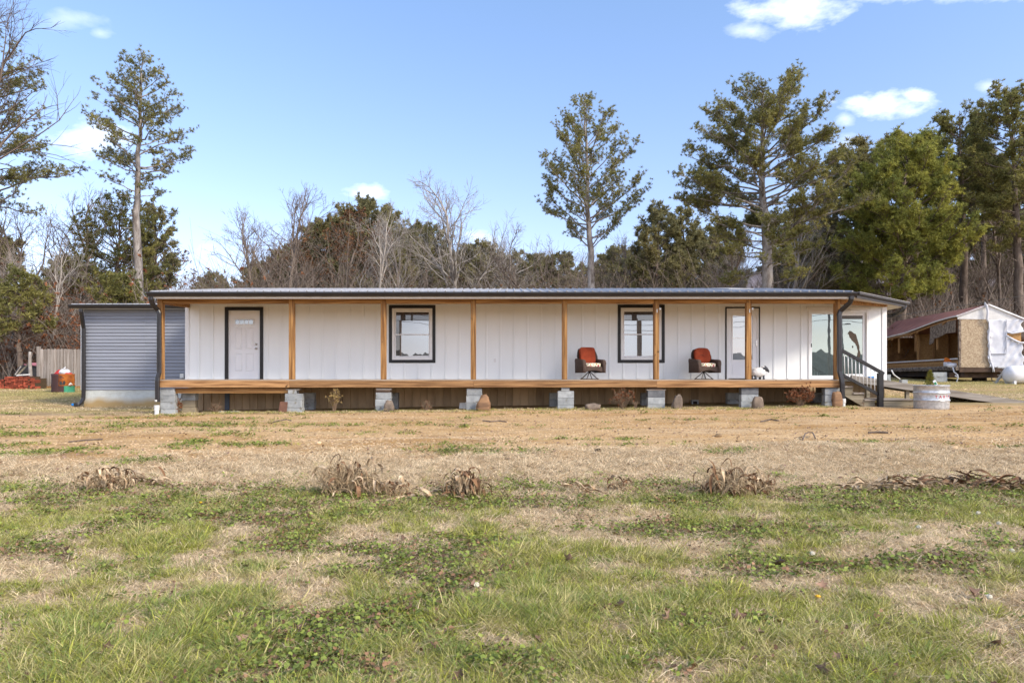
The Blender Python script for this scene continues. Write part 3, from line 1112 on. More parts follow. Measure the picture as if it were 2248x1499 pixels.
# small wire lamp bracket beside the corner post
q = MB()
q.tube([W(1848, 685, YW - .05), W(1855, 681, YW - .05), W(1860, 679, YW - .06), W(1866, 679.5, YW - .06), W(1867, 683, YW - .06)], .012, 6)
q.tube([W(1852, 684, YW - .03), W(1860, 682.5, YW - .05), W(1864, 681, YW - .05)], .01, 6)
q.build('wire_bracket', M['pvc'], house)

# --- skirting below the floor
sk = MB()
pw = .236
sk.loft([[(0, 0, 0), (pw - .05, 0, 0), (pw - .04, -.022, 0), (pw - .008, -.022, 0), (pw - .002, 0, 0), (pw - .002, .02, 0), (0, .02, 0)],
         [(0, 0, .95), (pw - .05, 0, .95), (pw - .04, -.022, .95), (pw - .008, -.022, .95), (pw - .002, 0, .95), (pw - .002, .02, .95), (0, .02, .95)]])
skm = sk.mesh('skirting_panel')
skm.materials.append(M['skirt'])
rk = random.Random(8)
i = 0
x = XL + .05
while x < XR - .2:
    px = CX + x / YW * FPX
    if True:
        o = link('skirting_panel', skm, None, house)
        o.location = Vector((x, YW + .05 + rk.uniform(-.006, .006), ZD - .07 - .95 + rk.uniform(-.008, .0))) - house.location
    x += pw
    i += 1
q = MB()
q.box(wx(493), wx(503), YW + .01, YW + .03, .33, ZD - .1)
q.build('skirting_patch', mat('blue grey metal strip', (.13, .155, .20), (.10, .12, .16), rough=.5), house, label='blue grey metal strip in the brown skirting')
q = MB()
q.box(XL + .15, XR - .15, YW + .2, 29.0, ZD - .3, ZD - .064)
q.build('floor_frame', M['chassis'], house)

# ================================================================== PORCH
porch = thing('porch', (-.3, 19.9, 0), 'long timber porch with square posts and a black guttered metal roof', 'porch')
px_, pz_ = (lambda p: WX(p, YP)), (lambda p: WZ(p, YP))
XP0, XP1 = px_(352), px_(1843)
nb = 12
dw = (YW - .03 - (YP - .02)) / nb
for i in range(nb):
    q = MB()
    q.box(XP0, XP1, YP - .02 + i * dw + .003, YP - .02 + (i + 1) * dw - .003, ZD - .03, ZD - .0 + (i % 3) * .0015)
    q.build('deck_board', M['deckx'], porch)
rz0 = pz_(850.5)
joints = [352, 637, 1040, 1441, 1843]
for a, b_ in zip(joints[:-1], joints[1:]):
    q = MB()
    q.box(px_(a) + .002, px_(b_) - .002, YP - .065, YP - .025, rz0 + rk.uniform(-.008, .008), ZD - .031)
    q.build('rim_board', M['rimx'], porch, bevel=.004)
q = MB()
q.box(XP1 - .04, XP1, YP - .02, YW - .04, rz0, ZD - .031)
q.build('end_joist', M['rimx'], porch)
q = MB()
q.box(XP0, XP0 + .04, YP - .02, YW - .04, rz0, ZD - .031)
q.build('end_joist', M['rimx'], porch)
q = MB()
q.box(px_(377), px_(634), YP + .06, YP + .1, pz_(863), pz_(851.5) - .002)
q.build('ledger_board', M['beamx'], porch, bevel=.004)
xj = XP0 + .4
while xj < XP1 - .2:
    q = MB()
    q.box(xj - .02, xj + .02, YP - .022, YW - .06, rz0 + .02, ZD - .032)
    q.build('floor_joist', M['rimx'], porch)
    xj += .61
POSTS = [351.5, 640, 841.5, 1039, 1239.5, 1441, 1644, 1839]
zb0, zb1 = pz_(666.5), 3.572
for i, p in enumerate(POSTS):
    w = .075
    q = MB()
    X = px_(p)
    q.box(X - w + .003, X + w - .003, YP - .02, YP + .125, ZD + .003, zb1)
    q.build('post', M['postz'], porch, bevel=.006)
for a, b_ in zip(POSTS[:-1], POSTS[1:]):
    q = MB()
    q.box(px_(a) + .074, px_(b_) - .074, YP + .0, YP + .09, zb0, zb1)
    q.build('beam', M['beamx'], porch, bevel=.004)
q = MB()
q.bar((px_(1839) + .076, YP + .08, zb0 + .06), (XR - .02, YW - .03, 3.60), .09, .13)
q.build('beam', M['beamx'], porch)
q = MB()
q.bar((px_(351.5), YP + .127, zb0 + .055), (px_(351.5), YW - .03, zb0 + .12), .09, .12)
q.build('beam', M['beamx'], porch)
# white hooks with a bulb on two of the posts
for p in (1441, 1644):
    q = MB()
    X = px_(p)
    q.box(X + .0, X + .022, YP - .036, YP - .0225, pz_(686.5), pz_(679))
    q.build('hook_plate', M['pvc'], porch)
    q = MB()
    q.ball((X + .1, YP - .0, pz_(678)), .034, .03, .034, 12, 8)
    q.tube([(X + .07, YP - .0, pz_(678)), (X + .1, YP, pz_(678))], .012, 6)
    q.build('globe_lamp', M['pvc'], porch, smooth=True)
# ceiling
XE0, XE1 = WX(325, YG), WX(1878, YG)
EC = Vector((12.3, 21.3, 0))
ncl = 11
for i in range(ncl):
    y0, y1 = YP + .13 + i * .15, YP + .13 + (i + 1) * .15 - .004
    if y1 > YW - .03:
        break
    q = MB()
    q.box(XE0 + .1, XE1 + (y1 - YG) * 1.05, y0, y1, 3.665 + .0, 3.69)
    q.build('ceiling_board', M['ceil'], porch)
sf = MB()
x = XE0 + .05
while x < XE1 - .11:
    sf.box(x, x + .098, YG + .09, YP + .12, 3.577, 3.59)
    sf.box(x + .098, x + .106, YG + .09, YP + .12, 3.585, 3.592)
    x += .106
sf.build('soffit', M['soffit'], porch, kind='stuff')
q = MB()
q.box(XE0, XE1, YG + .04, YG + .085, WZ(655, YG), 3.70)
q.build('fascia_board', M['cream'], porch)
# K-style gutter along the front
gp = lambda y, zt: [(y + .04, zt), (y + .04, zt - .11), (y - .03, zt - .11), (y - .05, zt - .075), (y - .062, zt - .045), (y - .082, zt - .03), (y - .082, zt)]
ZGT = WZ(641.5, YG - .05)
q = MB()
q.prism(gp(YG, ZGT), 0, XE0 - .01, XE1 + .02)
q.build('gutter', M['gutter'], porch)
# cut corner eave running back to the wall corner
A = Vector((XE1 + .03, YG + .0, ZGT))
B = Vector((EC.x, EC.y, ZGT))
q = MB()
q.bar(A + Vector((0, 0, -.075)), B + Vector((0, 0, -.075)), .03, .15)
dirAB = (B - A).normalized()
nrm = Vector((dirAB.y, -dirAB.x, 0))
q.bar(A + nrm * .05 + Vector((0, 0, -.03)), B + nrm * .05 + Vector((0, 0, -.03)), .07, .05)
q.build('corner_fascia', M['rakefascia'], porch)
q = MB()
q.bar(A + nrm * .05 + Vector((0, 0, .003)), B + nrm * .05 + Vector((0, 0, .003)), .10, .012)
q.build('drip_edge', M['roof'], porch)
q = MB()
q.prism([(XE1 + .02, YG + .09), (XE1 + .02 - .25, YP + .13), (XR, YW - .03), (XR + .02, YW + 1.5), (EC.x - .03, EC.y + 1.2), (EC.x - .03, EC.y + .02)], 2, 3.592, 3.60)
q.build('corner_soffit', M['soffit'], porch)

# roof of the house, over the porch and rooms
roof_b = MB()
ZR = 4.63
E = [(XE0, YG - .05, ZGT + .012), (XE1 + .02, YG - .05, ZGT + .012), (EC.x + .05, EC.y, ZGT + .012), (EC.x + .05, 30.0, ZGT + .012), (XE0, 30.6, ZGT + .012)]
rl, rr = (XE0, 25.0, ZR), (XE1, 25.0, ZR)
roof_b.add(E + [rl, rr], [(0, 1, 6, 5), (1, 2, 6), (2, 3, 6), (3, 4, 5, 6), (4, 0, 5), (0, 4, 3, 2, 1)])
rf_o = roof_b.build('roof', M['roof'], house)
slope = (ZR - ZGT - .012) / (25.0 - (YG - .05))
rb = MB()
Lr = math.hypot(6.35, ZR - ZGT - .012)
rb.loft([[(-.03, 0, 0), (-.012, 0, .03), (.012, 0, .03), (.03, 0, 0)], [(-.03, Lr, 0), (-.012, Lr, .03), (.012, Lr, .03), (.03, Lr, 0)]])
ribm = rb.mesh('roof_rib')
ribm.materials.append(M['roof'])
x = XE0 + .1
while x < XE1:
    o = link('roof_rib', ribm, None, rf_o)
    o.location = Vector((x, YG - .05, ZGT + .014)) - house.location
    o.rotation_euler = (math.atan(slope), 0, 0)
    x += .2365
# loose sheet lying on the roof
q = MB()
for (a, b_, y0, y1) in ((487, 560, 21.2, 23), (1600, 1655, 22, 24)):
    x0, x1 = WX(a, y0), WX(b_, y0)
    zz = lambda y: ZGT + .04 + slope * (y - YG)
    q.hexa([(x0, y0, zz(y0)), (x1, y0, zz(y0)), (x1, y1, zz(y1)), (x0, y1, zz(y1)), (x0, y0, zz(y0) + .03), (x1, y0, zz(y0) + .03), (x1, y1, zz(y1) + .03), (x0, y1, zz(y1) + .03)])
q.build('roof_sheet', M['roof'], rf_o)


def downspout(name, pts, parent, w=.075, h=.06, m=None):
    mb = MB()
    P = [Vector(p) for p in pts]
    rings = []
    for i, p in enumerate(P):
        a = (P[i] - P[i - 1]).normalized() if i else (P[1] - P[0]).normalized()
        b = (P[i + 1] - P[i]).normalized() if i < len(P) - 1 else a
        d = (a + b).normalized()
        u = Vector((0, 1, 0))
        if abs(d.y) > .9:
            u = Vector((0, 0, 1))
        s_ = d.cross(u).normalized()
        u = s_.cross(d).normalized()
        rings.append([p + s_ * w * sx_ + u * h * sy_ for sx_, sy_ in ((-.7, -1), (.7, -1), (1, -.6), (1, .6), (.7, 1), (-.7, 1), (-1, .6), (-1, -.6))])
    mb.loft(rings)
    return mb.build(name, m or M['gutter'], parent)


ys = 18.98
zg = lambda px, dy=0.12: gzf(WX(px, ys), ys)
downspout('downspout', [W(331, 652, YG), W(331, 657, YG), W(334, 666, YG + .06), W(346, 681, ys), W(349.3, 688, ys), W(349.3, 818, ys), W(346, 829, ys - .02), W(345.6, 836, ys - .03), W(345.8, 882, ys - .03)], porch, .058, .045)
q = MB()
X, Z = WX(345.5, ys), zg(345)
q.lathe([(.058, -.02), (.058, .12), (.068, .125), (.068, .19), (.074, .195), (.074, .26), (.05, .262)], 16, (X, ys - .03, Z))
q.lathe([(.052, .36), (.055, .40), (.052, .41)], 12, (X, ys - .03, Z))
q.build('drain_pipe', M['pvc'], porch)
downspout('downspout', [W(1869, 650, YG), W(1869, 656, YG), W(1866, 664, YG + .06), W(1845, 683, ys), W(1842.5, 690, ys), W(1843, 815, ys), W(1847, 830, ys - .02), W(1848.8, 840, ys - .03), W(1849.5, 874, ys - .03)], porch, .06, .045)
for zz in (842, 846, 850):
    q = MB()
    q.box(WX(1844, ys), WX(1853.6, ys), ys - .09, ys - .078, WZ(zz + 1.4, ys), WZ(zz, ys))
    q.build('pipe_band', M['gutter'], porch)
q = MB()
X, Z = WX(1850, ys), gzf(WX(1850, ys), ys)
q.lathe([(.055, -.03), (.055, .1), (.066, .105), (.066, .22), (.05, .222)], 16, (X, ys - .03, Z))
q.build('drain_pipe', M['pvc'], porch)
downspout('downspout', [W(1984, 670, 21.2), W(1984, 677, 21.2), W(1979, 683, 21.3), W(1960, 692, 21.7), (XR + .08, 21.9, 3.3), (XR + .07, 22.0, 3.2), (XR + .07, 22.0, 1.0)], house, .06, .045)

# ================================================================== GREY ADDITION
YS = 23.0
sxp, szp = (lambda p: WX(p, YS)), (lambda p: WZ(p, YS))
shed = thing('side_building', (sxp(280), 25, 0), 'low grey sided addition set back at the house end with its own black gutter', 'outbuilding')
X0, X1 = sxp(184), XL - .06
zt, zb = szp(678), szp(856)
q = MB()
q.box(X0, X1 + 2.0, YS + .03, YS + .15, zb, zt)
q.box(X0, X0 + .12, YS + .151, 30, zb, zt)
q.box(X0, X1, 29.8, 30, zb, zt)
q.build('wall', M['siding'], shed)
n = 24
ex = (zt - zb) / n
for k in range(2):
    for i in range(n):
        q = MB()
        xa, xb = ((X0, sxp(318)), (sxp(318) + .004, X1 + 2.0))[k]
        z0 = zb + i * ex
        q.prism([(YS + .028, z0), (YS - .002, z0), (YS - .006, z0 + .008), (YS + .004, z0 + ex * .45), (YS + .012, z0 + ex * .5), (YS + .012, z0 + ex * .56), (YS + .022, z0 + ex - .002), (YS + .028, z0 + ex - .002)], 0, xa, xb)
        q.build('siding_plank', M['siding'], shed)
q = MB()
q.box(X0 - .1, X0 - .002, YS - .01, YS + .14, zb, zt)
q.build('corner_trim', M['trim_white'], shed)
q = MB()
q.box(X0, X1 + 2.0, YS - .02, YS + .026, zt - .004, zt + .05)
q.build('frieze', M['cream'], shed)
q = MB()
nn = 40
xs_ = np.linspace(X0 + .02, X1 + 1.5, nn)
rr_ = np.random.RandomState(2)
rings = []
for (dy, zz) in ((-.05, -.1), (-.05, zb - .35), (-.01, zb - .16), (0, zb - .002)):
    rings.append([(x_, YS + .02 + dy + rr_.uniform(-.006, .006), zz if zz > 0 else gzf(x_, YS) - .15) for x_ in xs_])
vs = [p for r_ in rings for p in r_]
fs = [(i * nn + j, i * nn + j + 1, (i + 1) * nn + j + 1, (i + 1) * nn + j) for i in range(3) for j in range(nn - 1)]
q.add(vs, fs)


def stain_mat():
    m = mat('mud splashed parging', (.50, .52, .50), (.42, .43, .41), scale=4, rough=.95, bump=.5, bscale=28)
    n_, l_ = m.node_tree.nodes, m.node_tree.links
    p = n_['Principled BSDF']
    base = p.inputs['Base Color'].links[0].from_socket
    co = n_.new('ShaderNodeTexCoord')
    sp = n_.new('ShaderNodeSeparateXYZ')
    l_.new(co.outputs['Object'], sp.inputs[0])
    t = n_.new('ShaderNodeTexNoise')
    t.inputs['Scale'].default_value = 1.6
    t.inputs['Detail'].default_value = 6
    l_.new(co.outputs['Object'], t.inputs['Vector'])
    a = n_.new('ShaderNodeMath')
    a.operation = 'MULTIPLY_ADD'
    a.inputs[1].default_value = .35
    l_.new(t.outputs['Fac'], a.inputs[0])
    l_.new(sp.outputs[2], a.inputs[2])
    r = n_.new('ShaderNodeMapRange')
    r.inputs[1].default_value, r.inputs[2].default_value = zb - .06, zb - .27
    l_.new(a.outputs[0], r.inputs[0])
    x = n_.new('ShaderNodeMix')
    x.data_type = 'RGBA'
    l_.new(r.outputs[0], x.inputs[0])
    l_.new(base, x.inputs[6])
    x.inputs[7].default_value = (.38, .27, .13, 1)
    l_.new(x.outputs[2], p.inputs['Base Color'])
    return m


q.build('foundation', stain_mat(), shed)
YSG = YS - .35
q = MB()
ztg = WZ(669.5, YSG)
q.prism(gp(YSG, ztg), 0, WX(152, YSG), X1 + 1.5)
q.build('gutter', M['gutter'], shed)
q = MB()
q.box(WX(154, YSG), X1 + 1.5, YSG + .05, YS - .03, ztg - .11, ztg - .1)
q.build('soffit', M['cream'], shed)
xa, xb = WX(152, YSG), X1 + 1.5
q = MB()
q.add([(xa, YSG - .06, ztg + .015), (xb, YSG - .06, ztg + .015), (xb, 26.6, ztg + .45), (xa, 26.6, ztg + .45), (xb, 30.4, ztg), (xa, 30.4, ztg)],
      [(0, 1, 2, 3), (3, 2, 4, 5), (0, 3, 5), (1, 4, 2)])
sro = q.build('roof', M['roof'], shed)
sl2 = .435 / (26.6 - YSG + .06)
rb = MB()
rb.loft([[(-.035, 0, 0), (-.014, 0, .026), (.014, 0, .026), (.035, 0, 0)], [(-.035, 4.0, 0), (-.014, 4.0, .026), (.014, 4.0, .026), (.035, 4.0, 0)]])
rm2 = rb.mesh('roof_rib')
rm2.materials.append(M['roof'])
x = xa + .12
while x < xb - .05:
    o = link('roof_rib', rm2, None, sro)
    o.location = Vector((x, YSG - .06, ztg + .016)) - shed.location
    o.rotation_euler = (math.atan(sl2), 0, 0)
    x += .224
yd = YS - .09
downspout('downspout', [W(178, 678, YSG), W(178, 684, YSG), W(180, 696, YSG + .08), W(183.5, 720, yd), W(183.5, 860, yd), W(183, 874, yd), W(179, 883, yd - .05), W(172, 887.5, yd - .1), W(163, 888.5, yd - .12)], shed, .058, .045)
q = MB()
q.tube([W(163.5, 888.3, yd - .12), W(158, 888.3, yd - .13)], [.05, .045], 10)
q.build('pipe_end', M['blue'], shed, label='blue sleeve on the foot of the downspout')
q = MB()
q.box(sxp(396), sxp(404.5), YS - .05, YS - .008, szp(830), szp(820))
q.build('outlet_box', M['pvc'], shed, bevel=.008)

# ================================================================== BLOCK PIERS UNDER THE PORCH
rb_ = random.Random(21)


def pier(px0, px1, top_py, y, labels, tops=(), m='block', side=.2, cat='block pier', first=None, group='concrete block piers under the porch'):
    x0, x1 = WX(px0, y), WX(px1, y)
    xc = (x0 + x1) / 2
    g = gzf(xc, y)
    t = thing('block_pier', (xc, y, g), labels, cat, group)
    zt = WZ(top_py, y)
    n = max(1, round((zt - g) / .197))
    ch = .197
    for i in range(n):
        z1 = zt - i * ch
        z0 = z1 - ch + .004
        if i == n - 1:
            z0 = min(z0, g - .05)
        j = rb_.uniform(-.008, .008)
        b = MB()
        b.box(x0 + j, x1 + j, y - .02 + rb_.uniform(-.006, .006), y + .19, z0, z1)
        mm = m[i] if isinstance(m, (list, tuple)) else m
        b.build('concrete_block', M[mm], t, bevel=.007)
    zz = zt
    for (a, b_, h, mm, nm) in tops:
        q = MB()
        q.box(WX(a, y), WX(b_, y), y - .03, y + .2, zz + .001, zz + h)
        q.build(nm, M[mm], t, bevel=.004)
        zz += h
    return t


yb = YP + .02
pier(352.5, 384, 852.5, yb, 'grey block pier at the far end of the porch beside the white drain pipe')
pier(400, 429.5, 863.5, yb + .35, 'short pier of one grey and two tan blocks under the ledger board', m=['block', 'blockbrown', 'blockbrown'])
pier(625.5, 663.5, 864, yb, 'block pier with a small half block and shims, a brown paver leaning on it', ((633, 651, .10, 'block', 'half_block'), (628, 658, .03, 'greywood', 'shim_board')))
pier(824.5, 858, 861, yb, 'block pier topped with two shims behind the small round topped stone', ((826, 857, .06, 'rustbeam', 'shim_board'), (825.5, 859.5, .05, 'greywood', 'shim_board')))
pier(1024, 1057.5, 853, yb, 'grey block pier behind the tall orange stone')
pier(1224.5, 1260, 858.3, yb, 'block pier below the post next to the squarish red chair', ((1232, 1250, .09, 'block', 'half_block'),))
pier(1421.5, 1459, 857, yb, 'block pier with a wide board on top below the post beside the window', m=['blockdark', 'block', 'block', 'block'], tops=((1419, 1462, .03, 'greywood', 'shim_board'), (1425, 1455, .04, 'rustbeam', 'shim_board')))
pier(1627, 1664.5, 851, yb, 'block pier under the post in front of the storm door', m=['blockdark', 'block', 'block', 'block'])
pier(1810, 1842.5, 851.5, yb, 'block pier below the porch corner post beside the tall brown stone')
for (a, b_, lab) in ((664, 690, 'shaded block pier set back under the house behind the tan dried bush'), (859, 874, 'shaded block pier set back under the house behind the small round topped stone'),
                     (1206, 1225, 'shaded block pier set back under the house left of the squarish chair'), (1408, 1423, 'shaded block pier set back behind the russet bush'),
                     (1597, 1626, 'shaded block pier set back under the storm door'), (1786, 1812, 'shaded block pier set back behind the dense brown bush')):
    pier(a, b_, 862, 20.25, lab, m='block', group='shaded piers set back under the house')
# loose bits under the porch
t = thing('vent_block', W(1523, 893, 20.4), 'dark square block vent in the skirting under the right red chair', 'vent')
fm_ = frame_mb(WX(1518, 20.5), WX(1533, 20.5), WZ(893, 20.5), WZ(878, 20.5), .035, 20.45, 20.6)
fm_.build('vent_frame', M['block'], t)
q = MB()
q.box(WX(1520.5, 20.5), WX(1530.5, 20.5), 20.52, 20.56, WZ(890.5, 20.5), WZ(880.5, 20.5))
q.build('vent_screen', M['chassis'], t)
q = MB()
q.hexa([tuple(W(a, b_, y)) for a, b_, y in ((1007, 902, 20.0), (1024, 901, 20.0), (1024, 901, 20.1), (1007, 902, 20.1), (1009, 884, 20.0), (1023.5, 883, 20.0), (1023.5, 883, 20.1), (1009, 884, 20.1))])
tag(q.build('block', M['pvc'], None, bevel=.01), 'pale block standing in shade just left of the middle pier', 'block')
q = MB()
q.hexa([tuple(W(a, b_, y)) for a, b_, y in ((476, 908, 19.2), (527, 906, 19.2), (527, 905, 19.7), (482, 904.5, 19.7), (477, 904.5, 19.2), (526, 902.5, 19.2), (525, 902, 19.7), (483, 901.5, 19.7))])
tag(q.build('stepping_slab', M['block'], None, bevel=.01), 'thin grey slab lying on the ground in front of the skirting by the tan blocks', 'slab')
q = MB()
y = 18.98
q.hexa([tuple(W(a, b_, yy)) for a, b_, yy in ((610.5, 908, y - .08), (629, 908.5, y - .08), (629, 908.5, y - .03), (610.5, 908, y - .03), (614.5, 881, y), (632, 882, y), (632, 882, y + .05), (614.5, 881, y + .05))])
tag(q.build('paver', M['paver'], None, bevel=.006), 'square rust brown paver leaning against a block pier', 'paver')
q = MB()
q.tube([W(386, 866, 19.9), W(390, 873, 19.9), W(394, 876, 19.9), W(398, 873, 19.9), W(399, 860, 19.9)], .018, 8)
tag(q.build('drain_pipe', M['pvc'], None, True), 'thin white plastic pipe with a bend under the porch end', 'pipe')

# ---- stones
rs = np.random.RandomState(77)


def stone(pxc, py, w, h, y, m, label, shape='arch', lean=0.0):
    X = WX(pxc, y)
    g = gzf(X, y)
    W_, H_ = w * y / FPX, h * y / FPX
    sd = rs.randint(1000)
    mb = MB()
    n, mm = 22, 14

    def fn(x, yy, z):
        return 1 + .6 * (float(fbm(x * 2.1 + sd, z * 2.1 + yy * 1.8 + sd, sd % 50, 3)) - .5) + .14 * (float(vnoise(x * 6 + sd, z * 6 + yy * 5, 3)) - .5)
    mb.ball((0, 0, 0), W_ / 2, max(W_ * .3, .09), H_ * .55, n, mm, fn, e=.5)
    vs = []
    for x, yy, z in mb.v:
        tz = z / (H_ * .55)
        tap = 1 - .22 * max(0, tz) if shape == 'arch' else (1 - .42 * max(-.2, tz) + .05 if shape == 'peak' else 1)
        vs.append((X + x * tap + lean * tz * W_, y + yy * tap, g + H_ * .45 + z))
    mb.v = vs
    o = mb.build('standing_stone' if h > w * .8 else 'flat_stone', M[m], None, True)
    return tag(o, label, 'stone', 'stones set along the porch front')


stone(854, 905, 20, 25, 18.9, 'rockgrey', 'small grey brown stone with a rounded top against the third pier')
stone(1062, 904, 26, 34, 18.85, 'rocktan', 'tall orange sandstone with a peaked top beside the middle pier', 'peak', .08)
stone(1301, 903, 34, 13, 18.8, 'rockgrey', 'low flat stone lying below the squarish red chair', 'flat')
stone(1488, 900, 21, 30, 18.9, 'rockgrey', 'upright pinkish brown stone standing alone below the rounded red chair', 'peak', .1)
stone(1664, 897, 22, 26, 18.85, 'rockgrey', 'brown stone with a rounded top against the pier below the sheep')
stone(1837, 894, 22, 33, 18.8, 'rocktan', 'tall smooth brown stone beside the right downspout')


# ================================================================== CHAIRS ON THE PORCH
def wicker_chair(round_back, label):
    t = thing('swivel_chair', (0, 0, 0), label, 'chair', 'wicker swivel chairs on the porch')
    # pedestal base
    b = MB()
    b.lathe([(.31, 0), (.32, .008), (.31, .018), (.285, .018), (.28, .008), (.285, 0)], 28)
    b.build('base_ring', M['iron'], t, True)
    b = MB()
    b.lathe([(.03, .17), (.035, .2), (.05, .24), (.035, .28), (.035, .33)], 12)
    b.build('swivel_hub', M['iron'], t, True)
    for k in range(4):
        a = math.pi / 4 + k * math.pi / 2
        b = MB()
        b.tube([(math.cos(a) * r, math.sin(a) * r, z) for r, z in ((.015, .23), (.08, .17), (.17, .095), (.25, .04), (.30, .012))], .014, 6)
        b.build('leg', M['iron'], t, True)
    # woven seat body with an arched skirt
    b = MB()
    front = [(-.35, .20), (-.30, .205), (-.2, .235), (-.1, .255), (0, .262), (.1, .255), (.2, .235), (.30, .205), (.35, .20), (.35, .36), (-.35, .36)]
    b.loft([[(x, -.33, z) for x, z in front], [(x * .98, .30, z) for x, z in front]])
    b.build('seat_frame', M['wicker'], t, bevel=.01)
    for s in (-1, 1):
        rings = []
        for y, top, wd in ((-.37, .49, .055), (-.36, .54, .066), (-.33, .565, .074), (-.2, .575, .07), (0, .585, .06), (.2, .60, .05), (.30, .61, .04)):
            c = s * (.375 - .01 * (y > 0))
            r = []
            for x, z in ((-.7, .19), (.7, .19), (.85, top - .14), (1.0, top - .07), (.8, top - .02), (.35, top), (-.35, top), (-.8, top - .02), (-1.0, top - .07), (-.75, top - .14)):
                r.append((c + x * wd, y, z))
            rings.append(r)
        b = MB()
        b.loft(rings)
        b.build('armrest', M['wicker'], t, True)
    b = MB()
    rings = []
    for z, y0, hw in ((.38, .20, .36), (.55, .25, .385), (.68, .29, .39), (.78, .325, .36), (.86, .35, .29 if round_back else .33), (.90, .36, .16 if round_back else .30)):
        out = []
        us = np.linspace(-1, 1, 9)
        for u in us:
            out.append((hw * u, y0 - .13 * abs(u) ** 3 - .0, z))
        for u in us[::-1]:
            out.append((hw * u * .94, y0 + .035 - .13 * abs(u) ** 3, z))
        rings.append(out)
    b.loft(rings)
    b.build('backrest', M['wicker'], t, True)

    def pillow(nm, m, c, sx_, sy_, sz_, tilt, e, fn=None):
        b = MB()
        b.ball((0, 0, 0), sx_, sy_, sz_, 24, 14, fn, e)
        ct, st = math.cos(tilt), math.sin(tilt)
        b.v = [(c[0] + x, c[1] + y * ct + z * st, c[2] - y * st + z * ct) for x, y, z in b.v]
        return b.build(nm, M[m], t, True)
    pillow('seat_cushion', 'floral', (0.0, -.06, .41), .305, .285, .066, 0, .42)
    if round_back:
        pk = lambda x, y, z: 1 - .10 * math.exp(-((x) ** 2 + (z - .05) ** 2) * 14) * (1 if y < 0 else 0)
        bc = pillow('back_cushion', 'rustred', (0, .10, .69), .305, .085, .235, .2, .62, pk)
        q = MB()
        q.ball((0, .005, .70), .018, .012, .018, 8, 6)
        q.build('cushion_button', M['rustred'], bc, True)
        q = MB()
        q.tube([(-.13, .012, .715), (-.05, .006, .71), (0, .004, .703), (.05, .006, .71)], .004, 4)
        q.build('crease_shade_line', M['wicker'], bc)  # dark strand standing in for the shade inside the crease
    else:
        pillow('back_cushion', 'rustred', (-.03, .10, .70), .285, .075, .235, .2, .28)
    q = MB()
    for s in range(5):
        a = s * .7
        q.bar((.08 + s * .03, -.2 + .02 * s, .23), (.11 + s * .035, -.16, .205 - .01 * (s % 2)), .03, .012)
    q.build('hanging_strap', M['tarpblack'], t)
    return t


ch = wicker_chair(False, 'brown wicker swivel chair with a squarish flat rust red back cushion')
ch.location = (WX(1294, 19.95), 19.95, ZD + .004)
ch.rotation_euler.z = R(20)
ch.scale = (.86, .9, 1)
ch = wicker_chair(True, 'brown wicker swivel chair with a round topped tufted rust red back cushion')
ch.location = (WX(1545, 19.95), 19.95, ZD + .004)
ch.rotation_euler.z = R(15)
ch.scale = (.86, .9, 1)

# ---- the painted sheep statue
sh = thing('sheep_statue', (WX(1664, 19.4), 19.4, ZD + .004), 'small white lawn sheep statue with a slate grey face standing on the porch', 'statue')
b = MB()
ns = lambda x, y, z: 1 + .16 * (float(fbm(x * 3 + 4, z * 3 + y * 2.5, 9, 3)) - .5) + .05 * math.sin(9 * x) * math.sin(8 * z + 5 * y)
b.ball((0, 0, .2), .2, .125, .135, 26, 18, ns, .85)
b.build('body', M['sheepwool'], None, True).parent = sh
b = MB()
b.loft([[(.12 + ax * .0 + dx, yy * wy, .27 + dz + zz * wz_) for yy, zz in ((1, 0), (.7, .7), (0, 1), (-.7, .7), (-1, 0), (-.7, -.7), (0, -1), (.7, -.7))]
        for ax, dx, dz, wy, wz_ in ((0, 0, 0, .06, .07), (0, .05, .035, .075, .08), (0, .10, .04, .07, .075), (0, .15, .005, .052, .058), (0, .185, -.035, .038, .042), (0, .195, -.045, .02, .022))])
b.build('head', M['sheepdark'], None, True).parent = sh
b = MB()
b.ball((.15, 0, .345), .055, .06, .03, 12, 8, ns)
b.build('wool_tuft', M['sheepwool'], None, True).parent = sh
for s in (-1, 1):
    b = MB()
    b.ball((.16, s * .085, .31), .022, .045, .016, 10, 6)
    b.build('ear', M['sheepdark'], None, True).parent = sh
for x in (-.13, .105):
    for s in (-1, 1):
        b = MB()
        xx = x + (.035 if s < 0 else -.02)
        b.lathe([(.034, 0), (.034, .03), (.026, .05), (.03, .12)], 10, (xx, s * .06, 0))
        b.build('leg', M['sheepdark'], None, True).parent = sh

